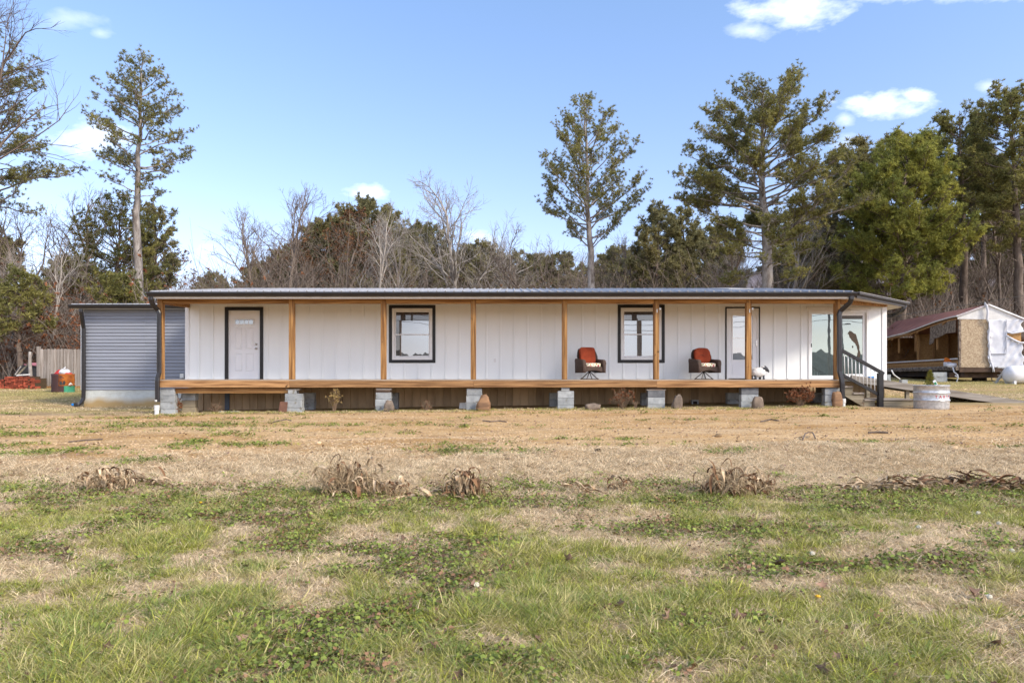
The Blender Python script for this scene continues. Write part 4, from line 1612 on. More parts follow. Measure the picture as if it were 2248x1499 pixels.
# ================================================================== STEPS, RAILING, RAMP
st = thing('wooden_steps', (XP1 + .55, 19.6, gzf(XP1 + .5, 19.6)), 'weathered mossy wooden steps leading down from the porch end', 'steps')
xs0 = XP1 + .03
nst = 3
g1 = gzf(xs0 + 1.0, 19.3)
rise = (ZD - g1) / 4
tr = .31
for y in (YP + .06, YP + .85, YP + 1.55):
    q = MB()
    poly = [(xs0, ZD - .06), (xs0 + .05, ZD - .06)]
    for i in range(nst):
        zt_ = ZD - (i + 1) * rise - .045
        poly += [(xs0 + .05 + i * tr, zt_), (xs0 + .05 + (i + 1) * tr, zt_)]
    poly += [(xs0 + .05 + nst * tr, g1 - .05), (xs0 + .05 + nst * tr - .28, g1 - .05), (xs0, ZD - .38)]
    q.prism(poly, 1, y - .022, y + .022)
    q.build('stringer', M['mosswood'], st)
for i in range(nst):
    zt_ = ZD - (i + 1) * rise
    for k in range(2):
        q = MB()
        a = xs0 + .05 + i * tr + k * tr / 2 + .004
        q.box(a, a + tr / 2 - .006, YP - .0, YP + 1.6, zt_ - .042, zt_)
        q.build('tread', M['greywood'], st, bevel=.004)
    q = MB()
    q.box(xs0 + .045 + i * tr, xs0 + .06 + i * tr, YP + .09, YP + 1.5, zt_ + .004, zt_ + rise - .046)
    q.build('riser', M['mosswood'], st)
rl_ = thing('stair_railing', W(1932, 889, YP - .1), 'black painted stair railing with white balusters at the porch end', 'railing')
yr = YP - .06
top0, top1 = W(1846, 768, yr), W(1940, 820.5, yr)
q = MB()
q.bar(top0, top1, .09, .085)
q.build('handrail', M['black'], rl_, bevel=.006)
q = MB()
q.bar(W(1850, 823, yr), W(1929, 866, yr), .045, .085)
q.build('bottom_rail', M['black'], rl_, bevel=.005)
q = MB()
X0_, X1_ = WX(1927, yr), WX(1937.5, yr)
q.box(X0_, X1_, yr - .065, yr + .065, gzf(X0_, yr) - .1, WZ(819, yr))
q.build('newel_post', M['black'], rl_, bevel=.006)
for i in range(9):
    px = 1853.2 + i * 8.25
    f = (px - 1846) / 94
    q = MB()
    tp, bp_ = 768 + f * 52.5 + 2, 823 + (px - 1850) / 79 * 43
    q.tube([W(px, tp, yr), W(px + 1.2, bp_, yr)], .0125, 8)
    q.build('baluster', M['pvc'], rl_, True)
pl = thing('step_platform', W(1980, 892, YP + .2), 'low weathered board landing at the foot of the wooden steps', 'platform')
xa, xb = WX(1935, YP), WX(2012, YP)
zp = WZ(875.5, YP)
for i in range(5):
    q = MB()
    q.box(xa, xb, YP + .0 + i * .2, YP + .195 + i * .2, zp - .04, zp)
    q.build('platform_board', M['greywood'], pl, bevel=.004)
q = MB()
q.box(xa + .02, xb - .02, YP + .03, YP + .07, gzf(xb, YP) - .1, zp - .042)
q.build('platform_joist', M['mosswood'], pl)

rp = thing('wooden_ramp', (WX(2090, 20.2), 20.6, gzf(13, 20.5)), 'long weathered wooden ramp sloping down to the right from the porch', 'ramp')
ya, yb2 = 20.15, 21.35
xr0, xr1 = WX(1868, ya), WX(2330, ya)
zr0, zr1 = WZ(823, ya), WZ(893.5, ya) + .02
zf = lambda x: zr0 + (zr1 - zr0) * (x - xr0) / (xr1 - xr0)
for y, hh in ((ya, .20), (yb2, .18)):
    q = MB()
    x0, x1 = xr0, xr1
    q.hexa([(x0, y - .045, zf(x0) - hh), (x1, y - .045, zf(x1) - hh), (x1, y + .045, zf(x1) - hh), (x0, y + .045, zf(x0) - hh),
            (x0, y - .045, zf(x0)), (x1, y - .045, zf(x1)), (x1, y + .045, zf(x1)), (x0, y + .045, zf(x0))])
    q.build('side_beam', M['rampwood'], rp, bevel=.006)
q = MB()
x = xr0 + .0
pr_ = None
n = int((xr1 - xr0) / .15)
b = MB()
b.box(0, .138, ya + .047, yb2 - .047, -.04, 0)
b.v = [(x_, y_ - rp.location.y, z_) for x_, y_, z_ in b.v]
me = b.mesh('ramp_board')
me.materials.append(M['greywood'])
for i in range(n):
    x = xr0 + i * .15
    o = link('ramp_board', me, None, rp)
    o.location = (x - rp.location.x, 0, zf(x) - .055 - rp.location.z)
    o.rotation_euler = (0, math.atan((zr0 - zr1) / (xr1 - xr0)), 0)
for px in (1908, 1995):
    q = MB()
    X = WX(px, ya)
    q.box(X - .05, X + .05, ya + .046, ya + .14, gzf(X, ya) - .05, zf(X) - .1)
    q.build('ramp_leg', M['mosswood'], rp)
q = MB()
X = WX(1912, ya)
q.ball((X, ya, zf(X) + .02), .085, .05, .028, 10, 6, lambda x, y, z: 1 + .3 * math.sin(5 * x + 3 * y), .8)
tag(q.build('work_glove', M['blue'], None, True), 'crumpled bright blue glove lying on the ramp edge behind the railing', 'glove')

# ================================================================== STOCK TANK PLANTER
yt = 18.3
tx, tr_ = WX(2044.5, yt), 34.2 * yt / FPX
tg = gzf(tx, yt)
ttop = WZ(845, yt)
hh = ttop - tg
tk = thing('stock_tank', (tx, yt, tg), 'round galvanised stock tank planter with red lettering', 'planter')
prof = [(tr_ - .02, -.03), (tr_ - .006, .0)]
for f, dr in ((.06, 0), (.30, 0), (.325, .004), (.345, .018), (.365, .018), (.385, .004), (.41, 0), (.62, 0), (.645, .004), (.665, .018), (.685, .018), (.705, .004), (.73, 0), (.95, 0), (.96, .012), (.985, .016), (1.0, .006), (1.0, -.012), (.93, -.014)):
    prof.append((tr_ + dr, f * hh))
b = MB()
b.lathe(prof + [(.02, .93 * hh)], 56, (tx, yt, tg))
b.f = b.f[:-1]
to = b.build('tank_shell', M['galv'], tk, True)
b = MB()
b.lathe([(tr_ - .016, hh * .9), (tr_ * .6, hh * .93), (.02, hh * .935)], 24, (tx, yt, tg))
b.build('potting_soil', M['soil'], tk, True)
lb = MB()
for chx, ang, mm in (('T', -16, 0), ('A', -2, 0), ('R', 12, 0), ('T', 26, 0), ('E', 43, 0), ('R', 57, 0)):
    cu = bpy.data.curves.new('letter', 'FONT')
    cu.body = chx
    cu.size = .105
    cu.offset = .001
    cu.align_x = 'CENTER'
    cu.extrude = .0
    tmp = bpy.data.objects.new('letter', cu)
    COL.objects.link(tmp)
    bpy.context.view_layer.update()
    dg = bpy.context.evaluated_depsgraph_get()
    me = bpy.data.meshes.new_from_object(tmp.evaluated_get(dg))
    vs = []
    for v in me.vertices:
        a = R(ang) + v.co.x / tr_
        vs.append((tx + (tr_ + .003) * math.sin(a), yt - (tr_ + .003) * math.cos(a), tg + .455 * hh + v.co.y))
    lb.add(vs, [tuple(p.vertices) for p in me.polygons])
    bpy.data.objects.remove(tmp)
    bpy.data.curves.remove(cu)
lb.build('lettering', M['letterred'], tk)
lb = MB()
pts = []
for k in range(10):
    r_ = .022 if k % 2 == 0 else .012
    a = math.pi / 2 + k * math.pi / 5
    th = R(35) + r_ * math.cos(a) / tr_
    pts.append((tx + (tr_ + .003) * math.sin(th), yt - (tr_ + .003) * math.cos(th), tg + .455 * hh + .06 + r_ * math.sin(a)))
lb.add(pts, [tuple(range(10))])
lb.build('star_mark', M['letterblue'], tk)
# little conifer in the tank
rng = np.random.default_rng(5)
sx0 = WX(2042, yt)
sp_ = thing('conifer_sapling', (sx0, yt, tg + hh * .93), 'tiny yellow tipped conifer with a nursery tag growing in the galvanised tank', 'sapling')
T_, D_ = [], []
H_ = .42
for i in range(420):
    z = rng.uniform(.02, 1) ** .8
    a = rng.uniform(0, 2 * math.pi)
    r = .145 * (1 - z) ** .8 * rng.uniform(.3, 1.05)
    T_.append((r * math.cos(a), r * math.sin(a), z * H_))
    D_.append((math.cos(a) * .8, math.sin(a) * .8, .7))
V, F = tufts_mesh(T_, D_, rng, 8, .05, .009, .6, .3)
M['sapling'] = mat('sapling needles', (.16, .17, .035), (.30, .25, .04), scale=6, rough=.7, island=.4)
tag(link('foliage', mesh_np('foliage', V, [F]), M['sapling'], sp_), kind='stuff')
q = MB()
q.tube([(0, 0, -.05), (0, 0, H_ * .9)], [.012, .004], 6)
q.build('trunk', M['barkdark'], None).parent = sp_
q = MB()
q.hexa([(.055, -.13, .02), (.12, -.14, .06), (.12, -.136, .06), (.055, -.126, .02), (.0, -.11, .15), (.06, -.12, .19), (.06, -.116, .19), (.0, -.106, .15)])
tg_ = q.build('nursery_tag', M['tag'], None)
tg_.parent = sp_
q = MB()
q.hexa([(.058, -.135, .045), (.098, -.1415, .072), (.098, -.139, .072), (.058, -.132, .045), (.026, -.1225, .105), (.066, -.129, .13), (.066, -.127, .13), (.026, -.12, .105)])
q.build('tag_print', M['taggreen'], None).parent = tg_

# ================================================================== DERELICT TRAILER
N0 = Vector((WX(2106, 31), 31.0, 0))
av = Vector((1.6, 9.0, 0)).normalized()
pv = Vector((av.y, -av.x, 0))
Lt, Wt = 11.0, 2.52
T3 = lambda s, t, z: N0 + av * s + pv * t + Vector((0, 0, z))
zf0, ze0, zrg = WZ(806, 31), WZ(693, 31), WZ(671, 31)
gtr = gzf(N0.x, N0.y)
trl = thing('derelict_trailer', (N0 + av * 4 + pv * 1.2 + Vector((0, 0, gtr))), 'gutted trailer home with a sagging faded red roof and torn white wrap', 'trailer')
sag = lambda s: -.42 * (1 - math.cos(min(s, 7.5) / 7.5 * math.pi)) * .5 - (.05 * max(0, s - 7.5))


def tri_box(name, m, s0, s1, t0, t1, z0, z1, f0=None, f1=None, bevel=0, label=None):
    q = MB()
    q.hexa([T3(s0, t0, z0), T3(s1, t0, z0), T3(s1, t1, z0), T3(s0, t1, z0), T3(s0, t0, z1), T3(s1, t0, z1), T3(s1, t1, z1), T3(s0, t1, z1)])
    return q.build(name, M[m], trl, bevel=bevel, label=label)


# roof, in sheets
ns_ = 8
seg = Lt / ns_
for i in range(ns_):
    q = MB()
    s0, s1 = i * seg - (.12 if i == 0 else 0), (i + 1) * seg + .02
    rows = []
    for s in np.linspace(s0, s1, 5):
        wob = .03 * math.sin(s * 2.3) + .012 * (i % 2)
        z_e, z_r = ze0 + sag(s) + .03, zrg + .03 + .012 * s
        rows.append([T3(s, -.1, z_e - .03), T3(s, .25, z_e + (z_r - z_e) * .25 + wob * .6), T3(s, .6, z_e + (z_r - z_e) * .52 + wob), T3(s, .9, z_e + (z_r - z_e) * .78 + wob * .6), T3(s, 1.18, z_r)])
    q.loft(rows, cap=False, closed=False)
    o = q.build('roof_sheet', M['redroof'], trl)
    so = o.modifiers.new('thickness', 'SOLIDIFY')
    so.thickness = .015
q = MB()
rows = []
for s in np.linspace(-.1, Lt, 8):
    rows.append([T3(s, 1.18, zrg + .03 + .012 * s), T3(s, Wt + .1, ze0 - .22 + sag(s))])
q.loft(rows, cap=False, closed=False)
q.build('roof_slope', M['redroof'], trl).modifiers.new('thickness', 'SOLIDIFY').thickness = .02
q = MB()
q.tube([T3(s, -.13, ze0 + sag(s) - .02) for s in np.linspace(-.1, Lt, 18)], .035, 6)
q.build('eave_edging', M['cream'], trl, label='white metal edge along the sagging eave')
q = MB()
q.tube([T3(s, -.02, ze0 + sag(s) - .12) for s in np.linspace(.1, Lt, 14)], .05, 6)
q.build('top_plate', M['stud'], trl)
# gable and end wall
zg_ = ze0 - .03
q = MB()
q.hexa([T3(-.03, -.08, zg_ - .12), T3(-.03, Wt + .05, zg_ - .20), T3(.0, Wt + .05, zg_ - .20), T3(.0, -.08, zg_ - .12), T3(-.03, -.08, zg_ - .03), T3(-.03, Wt + .05, zg_ - .16), T3(.0, Wt + .05, zg_ - .16), T3(.0, -.08, zg_ - .03)])
q.add([T3(-.03, -.08, zg_ - .03), T3(-.03, 1.18, zrg - .02), T3(-.03, Wt + .05, zg_ - .16), T3(.0, -.08, zg_ - .03), T3(.0, 1.18, zrg - .02), T3(.0, Wt + .05, zg_ - .16)],
      [(0, 1, 2), (5, 4, 3), (0, 3, 4, 1), (1, 4, 5, 2)])
q.build('gable', M['cream'], trl, label='white sheet metal gable triangle')
for a_, b_ in ((T3(-.07, -.12, ze0 - .02), T3(-.07, 1.18, zrg + .02)), (T3(-.07, 1.18, zrg + .02), T3(-.07, Wt + .1, ze0 - .2))):
    q = MB()
    q.bar(a_, b_, .07, .06)
    q.build('gable_trim', M['trim_white'], trl)
q = MB()
ra = np.random.RandomState(9)
zb_ = zf0 - .0
left = [(.03 + ra.uniform(-.01, .01), z) for z in np.linspace(zb_ - .0, zg_ - .12, 9)]
right = [(1.22 + .12 * max(0, 1 - (z - zb_) / .9) + ra.uniform(-.03, .03), z) for z in np.linspace(zg_ - .15, zb_ - .02, 14)]
poly = left + right
vs = [T3(-.012, t, z) for t, z in poly] + [T3(.01, t, z) for t, z in poly]
k = len(poly)
q.add(vs, [tuple(range(k - 1, -1, -1)), tuple(range(k, 2 * k))] + [(i, (i + 1) % k, k + (i + 1) % k, k + i) for i in range(k)])
q.build('osb_panel', M['osb'], trl, label='pale weathered osb panel on the end wall')
q = MB()
q.hexa([T3(.012, 1.2, zf0), T3(.012, Wt, zf0), T3(.03, Wt, zf0), T3(.03, 1.2, zf0), T3(.012, 1.2, zg_ - .2), T3(.012, Wt, zg_ - .22), T3(.03, Wt, zg_ - .22), T3(.03, 1.2, zg_ - .2)])
q.build('sheathing', M['osborange'], trl, label='orange sheathing board showing where the wrap is torn')
# wrap as a rumpled sheet with a torn hole
nu, nv = 34, 46
us, vs_ = np.linspace(0, 1, nu), np.linspace(0, 1, nv)
P, keep = {}, {}
q = MB()
ids = {}
for j, v in enumerate(vs_):
    for i, u in enumerate(us):
        t = 1.16 + .05 * math.sin(v * 23) * (1 - u) ** 4 + u * (Wt + .06 - 1.16) + (.05 * math.sin(v * 31 + 2) + .05 * math.sin(v * 13)) * u ** 6
        z = zf0 - .02 + v * (zg_ - .15 - zf0)
        wr = .05 * (float(fbm(u * 5 + v * 3, v * 6 - u * 4, 70, 4)) - .45) + .02 * math.sin(9 * (u - v) * 3.1) * (u > .45)
        wr += .05 * math.exp(-((u) / .08) ** 2) * (1 + .8 * math.sin(v * 40))
        ids[i, j] = len(q.v)
        q.v.append(T3(-.035 - wr, t, z))
inside = lambda u, v: (u > .52 and .50 < v < .74 and v > .70 - (u - .52) * .55 and v < .705 + (u - .52) * .09)
for j in range(nv - 1):
    for i in range(nu - 1):
        if not inside((us[i] + us[i + 1]) / 2, (vs_[j] + vs_[j + 1]) / 2):
            q.f.append((ids[i, j], ids[i + 1, j], ids[i + 1, j + 1], ids[i, j + 1]))
wo_ = q.build('house_wrap', M['wrap'], trl, True, label='torn rumpled white house wrap')
wo_.modifiers.new('thickness', 'SOLIDIFY').thickness = .004
for pts, r_ in (([(1.88, .73), (2.1, .70), (2.3, .715), (2.58, .74), (2.66, .73)], .045), ([(1.86, .66), (2.05, .60), (2.25, .54), (2.45, .505), (2.62, .50)], .05),
                ([(1.17, .98), (1.2, .8), (1.15, .62), (1.2, .45), (1.17, .3), (1.24, .12), (1.34, -.02), (1.36, -.1)], .05)):
    q = MB()
    q.tube([T3(-.09, t, zf0 + v * (zg_ - .15 - zf0)) for t, v in pts], [r_ * (.6 + .5 * ((i * 37) % 5) / 4) for i in range(len(pts))], 6)
    q.build('wrap_fold', M['wrap'], trl, True)
q = MB()
z0, z1 = zf0 + .62, zg_ - .2
tri_box('wrap_seam', 'wrap', -.10, -.05, 1.88, 1.90, z0, z1)
tri_box('wrap_seam', 'wrap', -.10, -.05, 1.3, 1.9, z0 - .02, z0)
q.tube([T3(-.1, 1.0, zrg - .12), T3(-.12, 1.02, zrg + .12), T3(-.14, 1.06, zrg - .05), T3(-.15, 1.1, zrg - .3), T3(-.13, 1.08, zg_ - .15), T3(-.1, 1.14, zg_ - .3)], [.03, .05, .045, .05, .05, .04], 6)
q.build('hanging_wrap', M['wrap'], trl, True)
# interior
tri_box('far_wall', 'plydark', .05, Lt, Wt - .06, Wt - .02, zf0 + .05, ze0 - .25)
tri_box('end_wall', 'plydark', Lt - .05, Lt, .05, Wt - .06, zf0, ze0 - .4)
tri_box('partition_wall', 'osborange', 5.6, 5.65, .35, Wt - .07, zf0 + .05, ze0 - .5)
for t_ in (.4, 1.1, 1.8):
    tri_box('partition_stud', 'stud', 5.5, 5.59, t_, t_ + .09, zf0 + .05, ze0 - .5)
tri_box('floor', 'plydark', .05, Lt, .05, Wt - .06, zf0 - .02, zf0 + .05)
for s in (1.6, 2.9, 4.1, 5.4, 6.6, 7.8, 9.0):
    tri_box('wall_stud', 'stud', s, s + .05, Wt - .16, Wt - .062, zf0 + .06, ze0 + sag(s) - .2)
for s in (.14, 2.4, 5.0, 7.3):
    tri_box('near_stud', 'stud', s, s + .06, .02, .11, zf0 + .05 if s < 1 else zf0 + .9, ze0 + sag(s) - .14)
q = MB()
q.bar(T3(.02, .02, zf0), T3(.02, .02, ze0 - .12), .09, .09)
q.build('corner_stud', M['rot'], trl)
# pale sill on the low wall, boards beneath it, rotten band along the floor edge
zs = lambda f: zf0 + f
q = MB()
q.hexa([T3(.1, -.06, zs(.36)), T3(Lt, -.06, zs(.36)), T3(Lt, .16, zs(.36)), T3(.1, .16, zs(.36)), T3(.1, -.06, zs(.42)), T3(Lt, -.06, zs(.42)), T3(Lt, .16, zs(.42)), T3(.1, .16, zs(.42))])
q.build('sill_board', M['cream'], trl)
for i in range(4):
    tri_box('siding_board', 'stud' if i % 2 else 'osborange', .1, Lt, .0, .05, zs(.03 + i * .08), zs(.105 + i * .08))
q = MB()
rows = []
rr2 = np.random.RandomState(6)
for s in np.linspace(0, Lt, 60):
    h = .03 * rr2.rand() + .05
    rows.append([T3(s, -.12 - .03 * rr2.rand(), zs(-.13 - .02 * rr2.rand())), T3(s, -.14 - .02 * rr2.rand(), zs(-.02)), T3(s, -.08, zs(h)), T3(s, .0, zs(.02)), T3(s, .0, zs(-.13))])
q.loft(rows)
q.build('rotten_rim', M['rot'], trl)
q = MB()
pp_ = [(.25, -.06), (.3, -.95), (1.2, -.9), (2.0, -1.05), (2.55, -1.05), (2.62, -1.32), (3.05, -1.38), (3.1, -1.28), (3.0, -.75), (2.98, -.12)]
vs = []
for y_ in (-.05, -.015):
    for s, dz in pp_:
        vs.append(T3(s, y_, ze0 + sag(s) * .9 - .05 + dz * .72))
k = len(pp_)
q.add(vs, [tuple(range(k)), tuple(range(2 * k - 1, k - 1, -1))] + [(i, k + i, k + (i + 1) % k, (i + 1) % k) for i in range(k)])
q.build('hanging_wall_panel', M['rot'], trl, label='rotten grey wall panel hanging under the eave')
for s in (1.2, 4.2, 5.0, 7.7):
    q = MB()
    a_ = T3(s, -.07, ze0 + sag(s) - .15)
    q.bar(a_, a_ + av * .35 + Vector((0, 0, -.12)), .05, .05)
    q.build('splintered_rafter', M['stud'], trl)
# chassis
tri_box('chassis_beam', 'chassis', .1, Lt, .1, .25, zf0 - .42, zf0 - .13)
tri_box('chassis_beam', 'chassis', .1, Lt, Wt - .4, Wt - .25, zf0 - .42, zf0 - .13)
tri_box('end_joist', 'rustbeam', -.03, .08, .0, Wt, zf0 - .22, zf0 - .02)
tri_box('cross_beam', 'rustbeam', .3, .5, -.3, Wt - .1, zf0 - .48, zf0 - .23)
tri_box('axle_block', 'chassis', .8, 1.1, 1.0, 1.5, gtr - .1, zf0 - .4)
q = MB()
c = T3(.6, 1.75, gtr + .16)
q.tube([c + pv * (.15 * math.cos(a)) + Vector((0, 0, .15 * math.sin(a))) for a in np.linspace(0, 6.283, 18)], .022, 6)
q.build('hose_loop', M['wire'], trl, True)
q = MB()
q.tube([T3(.15, -.2, zs(.0)), T3(.1, -.18, zs(-.2)), T3(.05, -.05, zs(-.35)), T3(.05, -.02, zs(-.45)), T3(.05, -.16, zs(-.38))], .03, 6)
q.build('dangling_strip', M['wrap'], trl, True)
q = MB()
q.tube([T3(.05, -.03, zs(-.47)), T3(.03, -.12, zs(-.75))], .025, 6)
q.build('strut', M['alu'], trl)
q = MB()
q.tube([W(1957, 812, 29.5), W(1962, 822, 29.5), W(1970, 828, 29.5), W(1976, 832, 29.5)], .025, 6)
tag(q.build('loose_pipe', M['pvc'], None, True), 'bent white pipe end lying under the sagging trailer', 'pipe')
t = pier(2049, 2079, 817, 31.3, 'pale concrete block pier holding up the derelict trailer', group='trailer supports')
t = pier(1947, 1955, 822, 32.5, 'thin block pier at the shaded end of the derelict trailer', group='trailer supports')
q = MB()
X, y = WX(1986.5, 28), 28.0
q.box(X - .13, X + .12, y, y + .2, gzf(X, y) - .02, gzf(X, y) + .2)
tag(q.build('concrete_block', M['block'], None, bevel=.01), 'single concrete block lying on the grass below the trailer', 'block')
# things left on the trailer's edge
q = MB()
c = T3(.9, -.10, zs(.06))
bk_ = thing('paint_pail', c, 'orange and white pail standing on the trailer floor edge', 'pail')
q.box(c.x - .16, c.x + .16, c.y - .13, c.y + .1, c.z, c.z + .2)
q.build('pail_body', M['whitebag'], bk_, bevel=.02)
q = MB()
q.add([(c.x - .15, c.y - .13, c.z + .2), (c.x + .15, c.y - .13, c.z + .2), (c.x + .15, c.y + .08, c.z + .2), (c.x - .15, c.y + .08, c.z + .2),
       (c.x - .13, c.y - .1, c.z + .40), (c.x + .12, c.y - .1, c.z + .30), (c.x + .12, c.y + .05, c.z + .30), (c.x - .13, c.y + .05, c.z + .40)],
      [(0, 3, 2, 1), (4, 5, 6, 7), (0, 1, 5, 4), (1, 2, 6, 5), (2, 3, 7, 6), (3, 0, 4, 7)])
q.build('pail_lid', M['orange'], bk_)
q = MB()
c = T3(.32, -.10, zs(.06))
q.ball((c.x, c.y, c.z + .02), .34, .12, .12, 20, 10, lambda x, y, z: 1 + .45 * (float(fbm(x * 3 + 2, z * 3 + y, 14, 3)) - .5))
tag(q.build('crumpled_sheet', M['wrap'], None, True), 'crumpled white plastic sheet beside the orange pail on the trailer edge', 'plastic sheet')

# ---- propane tank, folding steps, chain link fence
yt2 = 28.6
pt = thing('propane_tank', W(2260, 842, yt2), 'long white propane tank lying on short feet', 'tank')
rt = 19.6 * yt2 / FPX
cz = WZ(822.5, yt2)
xa, xb = WX(2205, yt2), WX(2380, yt2)
q = MB()
rings = []
for f, r_ in ((0, .02), (.04, .3), (.12, .55), (.26, .78), (.45, .93), (.7, 1.0)):
    rings.append((xa + f * rt, rt * r_))
rings += [(x, rt) for x in np.linspace(xa + rt, xb - rt, 6)] + [(xb - f * rt, rt * r_) for f, r_ in ((.45, .93), (.26, .78), (.12, .55), (.04, .3), (0, .02))]
q.loft([[(x, yt2 + r_ * math.cos(a), cz + r_ * math.sin(a)) for a in np.linspace(0, 2 * math.pi, 29)[:-1]] for x, r_ in rings])
q.build('tank_body', M['tankwhite'], pt, True)
for x in (WX(2216, yt2), WX(2350, yt2)):
    q = MB()
    q.box(x, x + .09, yt2 - .28, yt2 + .28, gzf(x, yt2) - .05, cz - rt * .7)
    q.build('foot', M['tankwhite'], pt)
q = MB()
q.lathe([(.13, 0), (.13, .12), (.10, .16), (.02, .18)], 16, ((xa + xb) / 2, yt2, cz + rt - .02))
q.build('valve_dome', M['tankwhite'], pt, True)
fs_ = thing('folding_steps', W(2195, 842, 29.2), 'aluminium folding steps leaning beside the propane tank', 'steps')
for k, y in enumerate((29.0, 29.5)):
    q = MB()
    q.bar(W(2211 - k * 2, 806, y), W(2186 - k * 2, 842, y), .05, .06)
    q.build('rail', M['alu'], fs_)
for i in range(5):
    f = (i + .4) / 5
    q = MB()
    a = W(2211 - 25 * f, 806 + 36 * f, 29.25)
    q.box(a.x - .02, a.x + .26, 29.02, 29.48, a.z - .015, a.z + .015)
    q.build('step', M['alu'], fs_)
q = MB()
q.bar(W(2190, 806, 29.0), W(2213, 806.5, 29.0), .05, .05)
q.build('top_bar', M['alu'], fs_)

cf = thing('chain_link_fence', (31, 44, gzf(31, 44)), 'chain link fence with a wooden post behind the trailer and tank', 'fence')
yf = 44.0
xf0, xf1 = WX(1900, yf), 40.0
hh = 1.35
for px, top in ((1945, 772), (2030, 772), (2115, 772), (2232, 738), (2330, 766), (2430, 766), (2490, 766)):
    X = WX(px, yf)
    q = MB()
    q.tube([(X, yf - .08, gzf(X, yf) - .2), (X, yf - .08, WZ(top, yf))], .075 if px == 2232 else .035, 8)
    q.build('fence_post', M['greywoodz'] if px == 2232 else M['wire'], cf, True)
q = MB()
zt_ = lambda x: gzf(x, yf) + hh
q.tube([(x, yf - .04, zt_(x)) for x in np.linspace(xf0, xf1, 14)], .028, 6)
q.build('top_rail', M['wire'], cf, True)
S_, E_ = [], []
st_ = .16
for k in np.arange(xf0 - hh, xf1, st_):
    for sgn in (1, -1):
        n_ = 1
        a0, a1 = k, k + hh
        zz0 = gzf(k, yf)
        p0, p1 = (a0, yf, zz0), (a1, yf, zz0 + hh)
        if sgn < 0:
            p0, p1 = (a1, yf, zz0), (a0, yf, zz0 + hh)
        S_.append(p0)
        E_.append(p1)
V, F = segs_mesh(S_, E_, [.006] * len(S_), [.006] * len(S_), 3)
V = V - np.array(cf.location)
tag(link('wire_mesh', mesh_np('wire_mesh', V, [F]), M['wire'], cf), kind='stuff')
q = MB()
pts = [W(1950, 697, 33), W(1990, 690, 33), W(2060, 678, 34), W(2160, 664, 35), W(2270, 645, 36), W(2500, 590, 38)]
q.tube(pts, .012, 5)
tag(q.build('power_cable', M['cable'], None), 'thin service cable running up to the right above the derelict trailer', 'cable')

# ================================================================== LEFT YARD: BARREL, FENCE, BRICKS
yb3 = 31.0
bx = WX(138.5, yb3)
bg_ = gzf(bx, yb3)
brl = thing('burn_barrel', (bx, yb3, bg_), 'rusty orange and green steel drum, its shaded side painted dark maroon, full of rubbish bags', 'barrel')
rbl = 21.8 * yb3 / FPX
hb = WZ(820.5, yb3) - bg_


def barrel_part(name, m, a0, a1, f0, f1, dr=0):
    q = MB()
    prof = []
    for f in np.linspace(f0, f1, 9):
        bead = .018 * math.exp(-((f - .34) / .025) ** 2) + .018 * math.exp(-((f - .67) / .025) ** 2) + (.012 if f > .97 or f < .02 else 0)
        prof.append((rbl + bead, f * hb))
    aa = np.linspace(R(a0 + 33), R(a1 + 33), 20)
    q.loft([[(bx + r * math.sin(a), yb3 - r * math.cos(a), bg_ + z) for a in aa] + [(bx + (r - .012) * math.sin(a), yb3 - (r - .012) * math.cos(a), bg_ + z) for a in aa[::-1]] for r, z in prof])
    return q.build(name, M[m], brl, True)


barrel_part('steel_side', 'barrelshade', -180, -22, -.03, 1)
barrel_part('steel_side', 'rustbarrel', -22, 180, .34, 1).data.materials[0] = M['rustbarrel']
barrel_part('steel_side', 'greenbarrel', 4, 180, -.03, .34)
barrel_part('steel_side', 'barrelshade', -22, 4, -.03, .34)
q = MB()
for k in range(9):
    a = -R(30) + k * .09
pts = [(bx + (rbl + .008) * math.sin(R(a + 33)), yb3 - (rbl + .008) * math.cos(R(a + 33)), bg_ + hb * f) for a, f in ((24, .36), (30, .46), (36, .53), (42, .52), (50, .44), (54, .37), (40, .355))]
q.add(pts, [tuple(range(len(pts)))])
q.build('flaked_patch', M['cream'], brl)
q = MB()
pts = [(bx + (rbl + .007) * math.sin(R(a + 33)), yb3 - (rbl + .007) * math.cos(R(a + 33)), bg_ + hb * f) for a, f in ((-18, .42), (-16, .6), (-6, .66), (8, .64), (12, .5), (6, .38), (-8, .36))]
q.add(pts, [tuple(range(len(pts)))])
q.build('scorch_patch', M['tarpblack'], brl)
q = MB()
q.lathe([(rbl - .02, hb * .9), (.02, hb * .93)], 16, (bx, yb3, bg_))
q.build('rubbish_fill', M['soil'], brl)
q = MB()
q.ball((bx + .05, yb3, bg_ + hb + .06), .26, .2, .15, 22, 12, lambda x, y, z: 1 + .5 * (float(fbm(x * 3 + 3, z * 3 + y * 2, 5, 3)) - .5))
q.tube([(bx + .08, yb3 - .1, bg_ + hb + .12), (bx + .15, yb3 - .12, bg_ + hb + .27), (bx + .19, yb3 - .12, bg_ + hb + .31)], [.05, .035, .01], 6)
tag(q.build('rubbish_bag', M['whitebag'], None, True), 'crumpled white bag sticking out of the burn barrel', 'rubbish bag')
q = MB()
q.hexa([(bx - .4, yb3 - .1, bg_ + hb - .03), (bx - .1, yb3 - .2, bg_ + hb - .03), (bx - .1, yb3 + .1, bg_ + hb - .03), (bx - .38, yb3 + .1, bg_ + hb - .03),
        (bx - .22, yb3 - .08, bg_ + hb + .16), (bx - .1, yb3 - .18, bg_ + hb + .19), (bx - .1, yb3 + .08, bg_ + hb + .19), (bx - .2, yb3 + .08, bg_ + hb + .15)])
tag(q.build('plastic_crate', M['redplastic'], None, bevel=.02), 'bright red plastic piece poking out of the barrel beside the white bag', 'plastic piece')
q = MB()
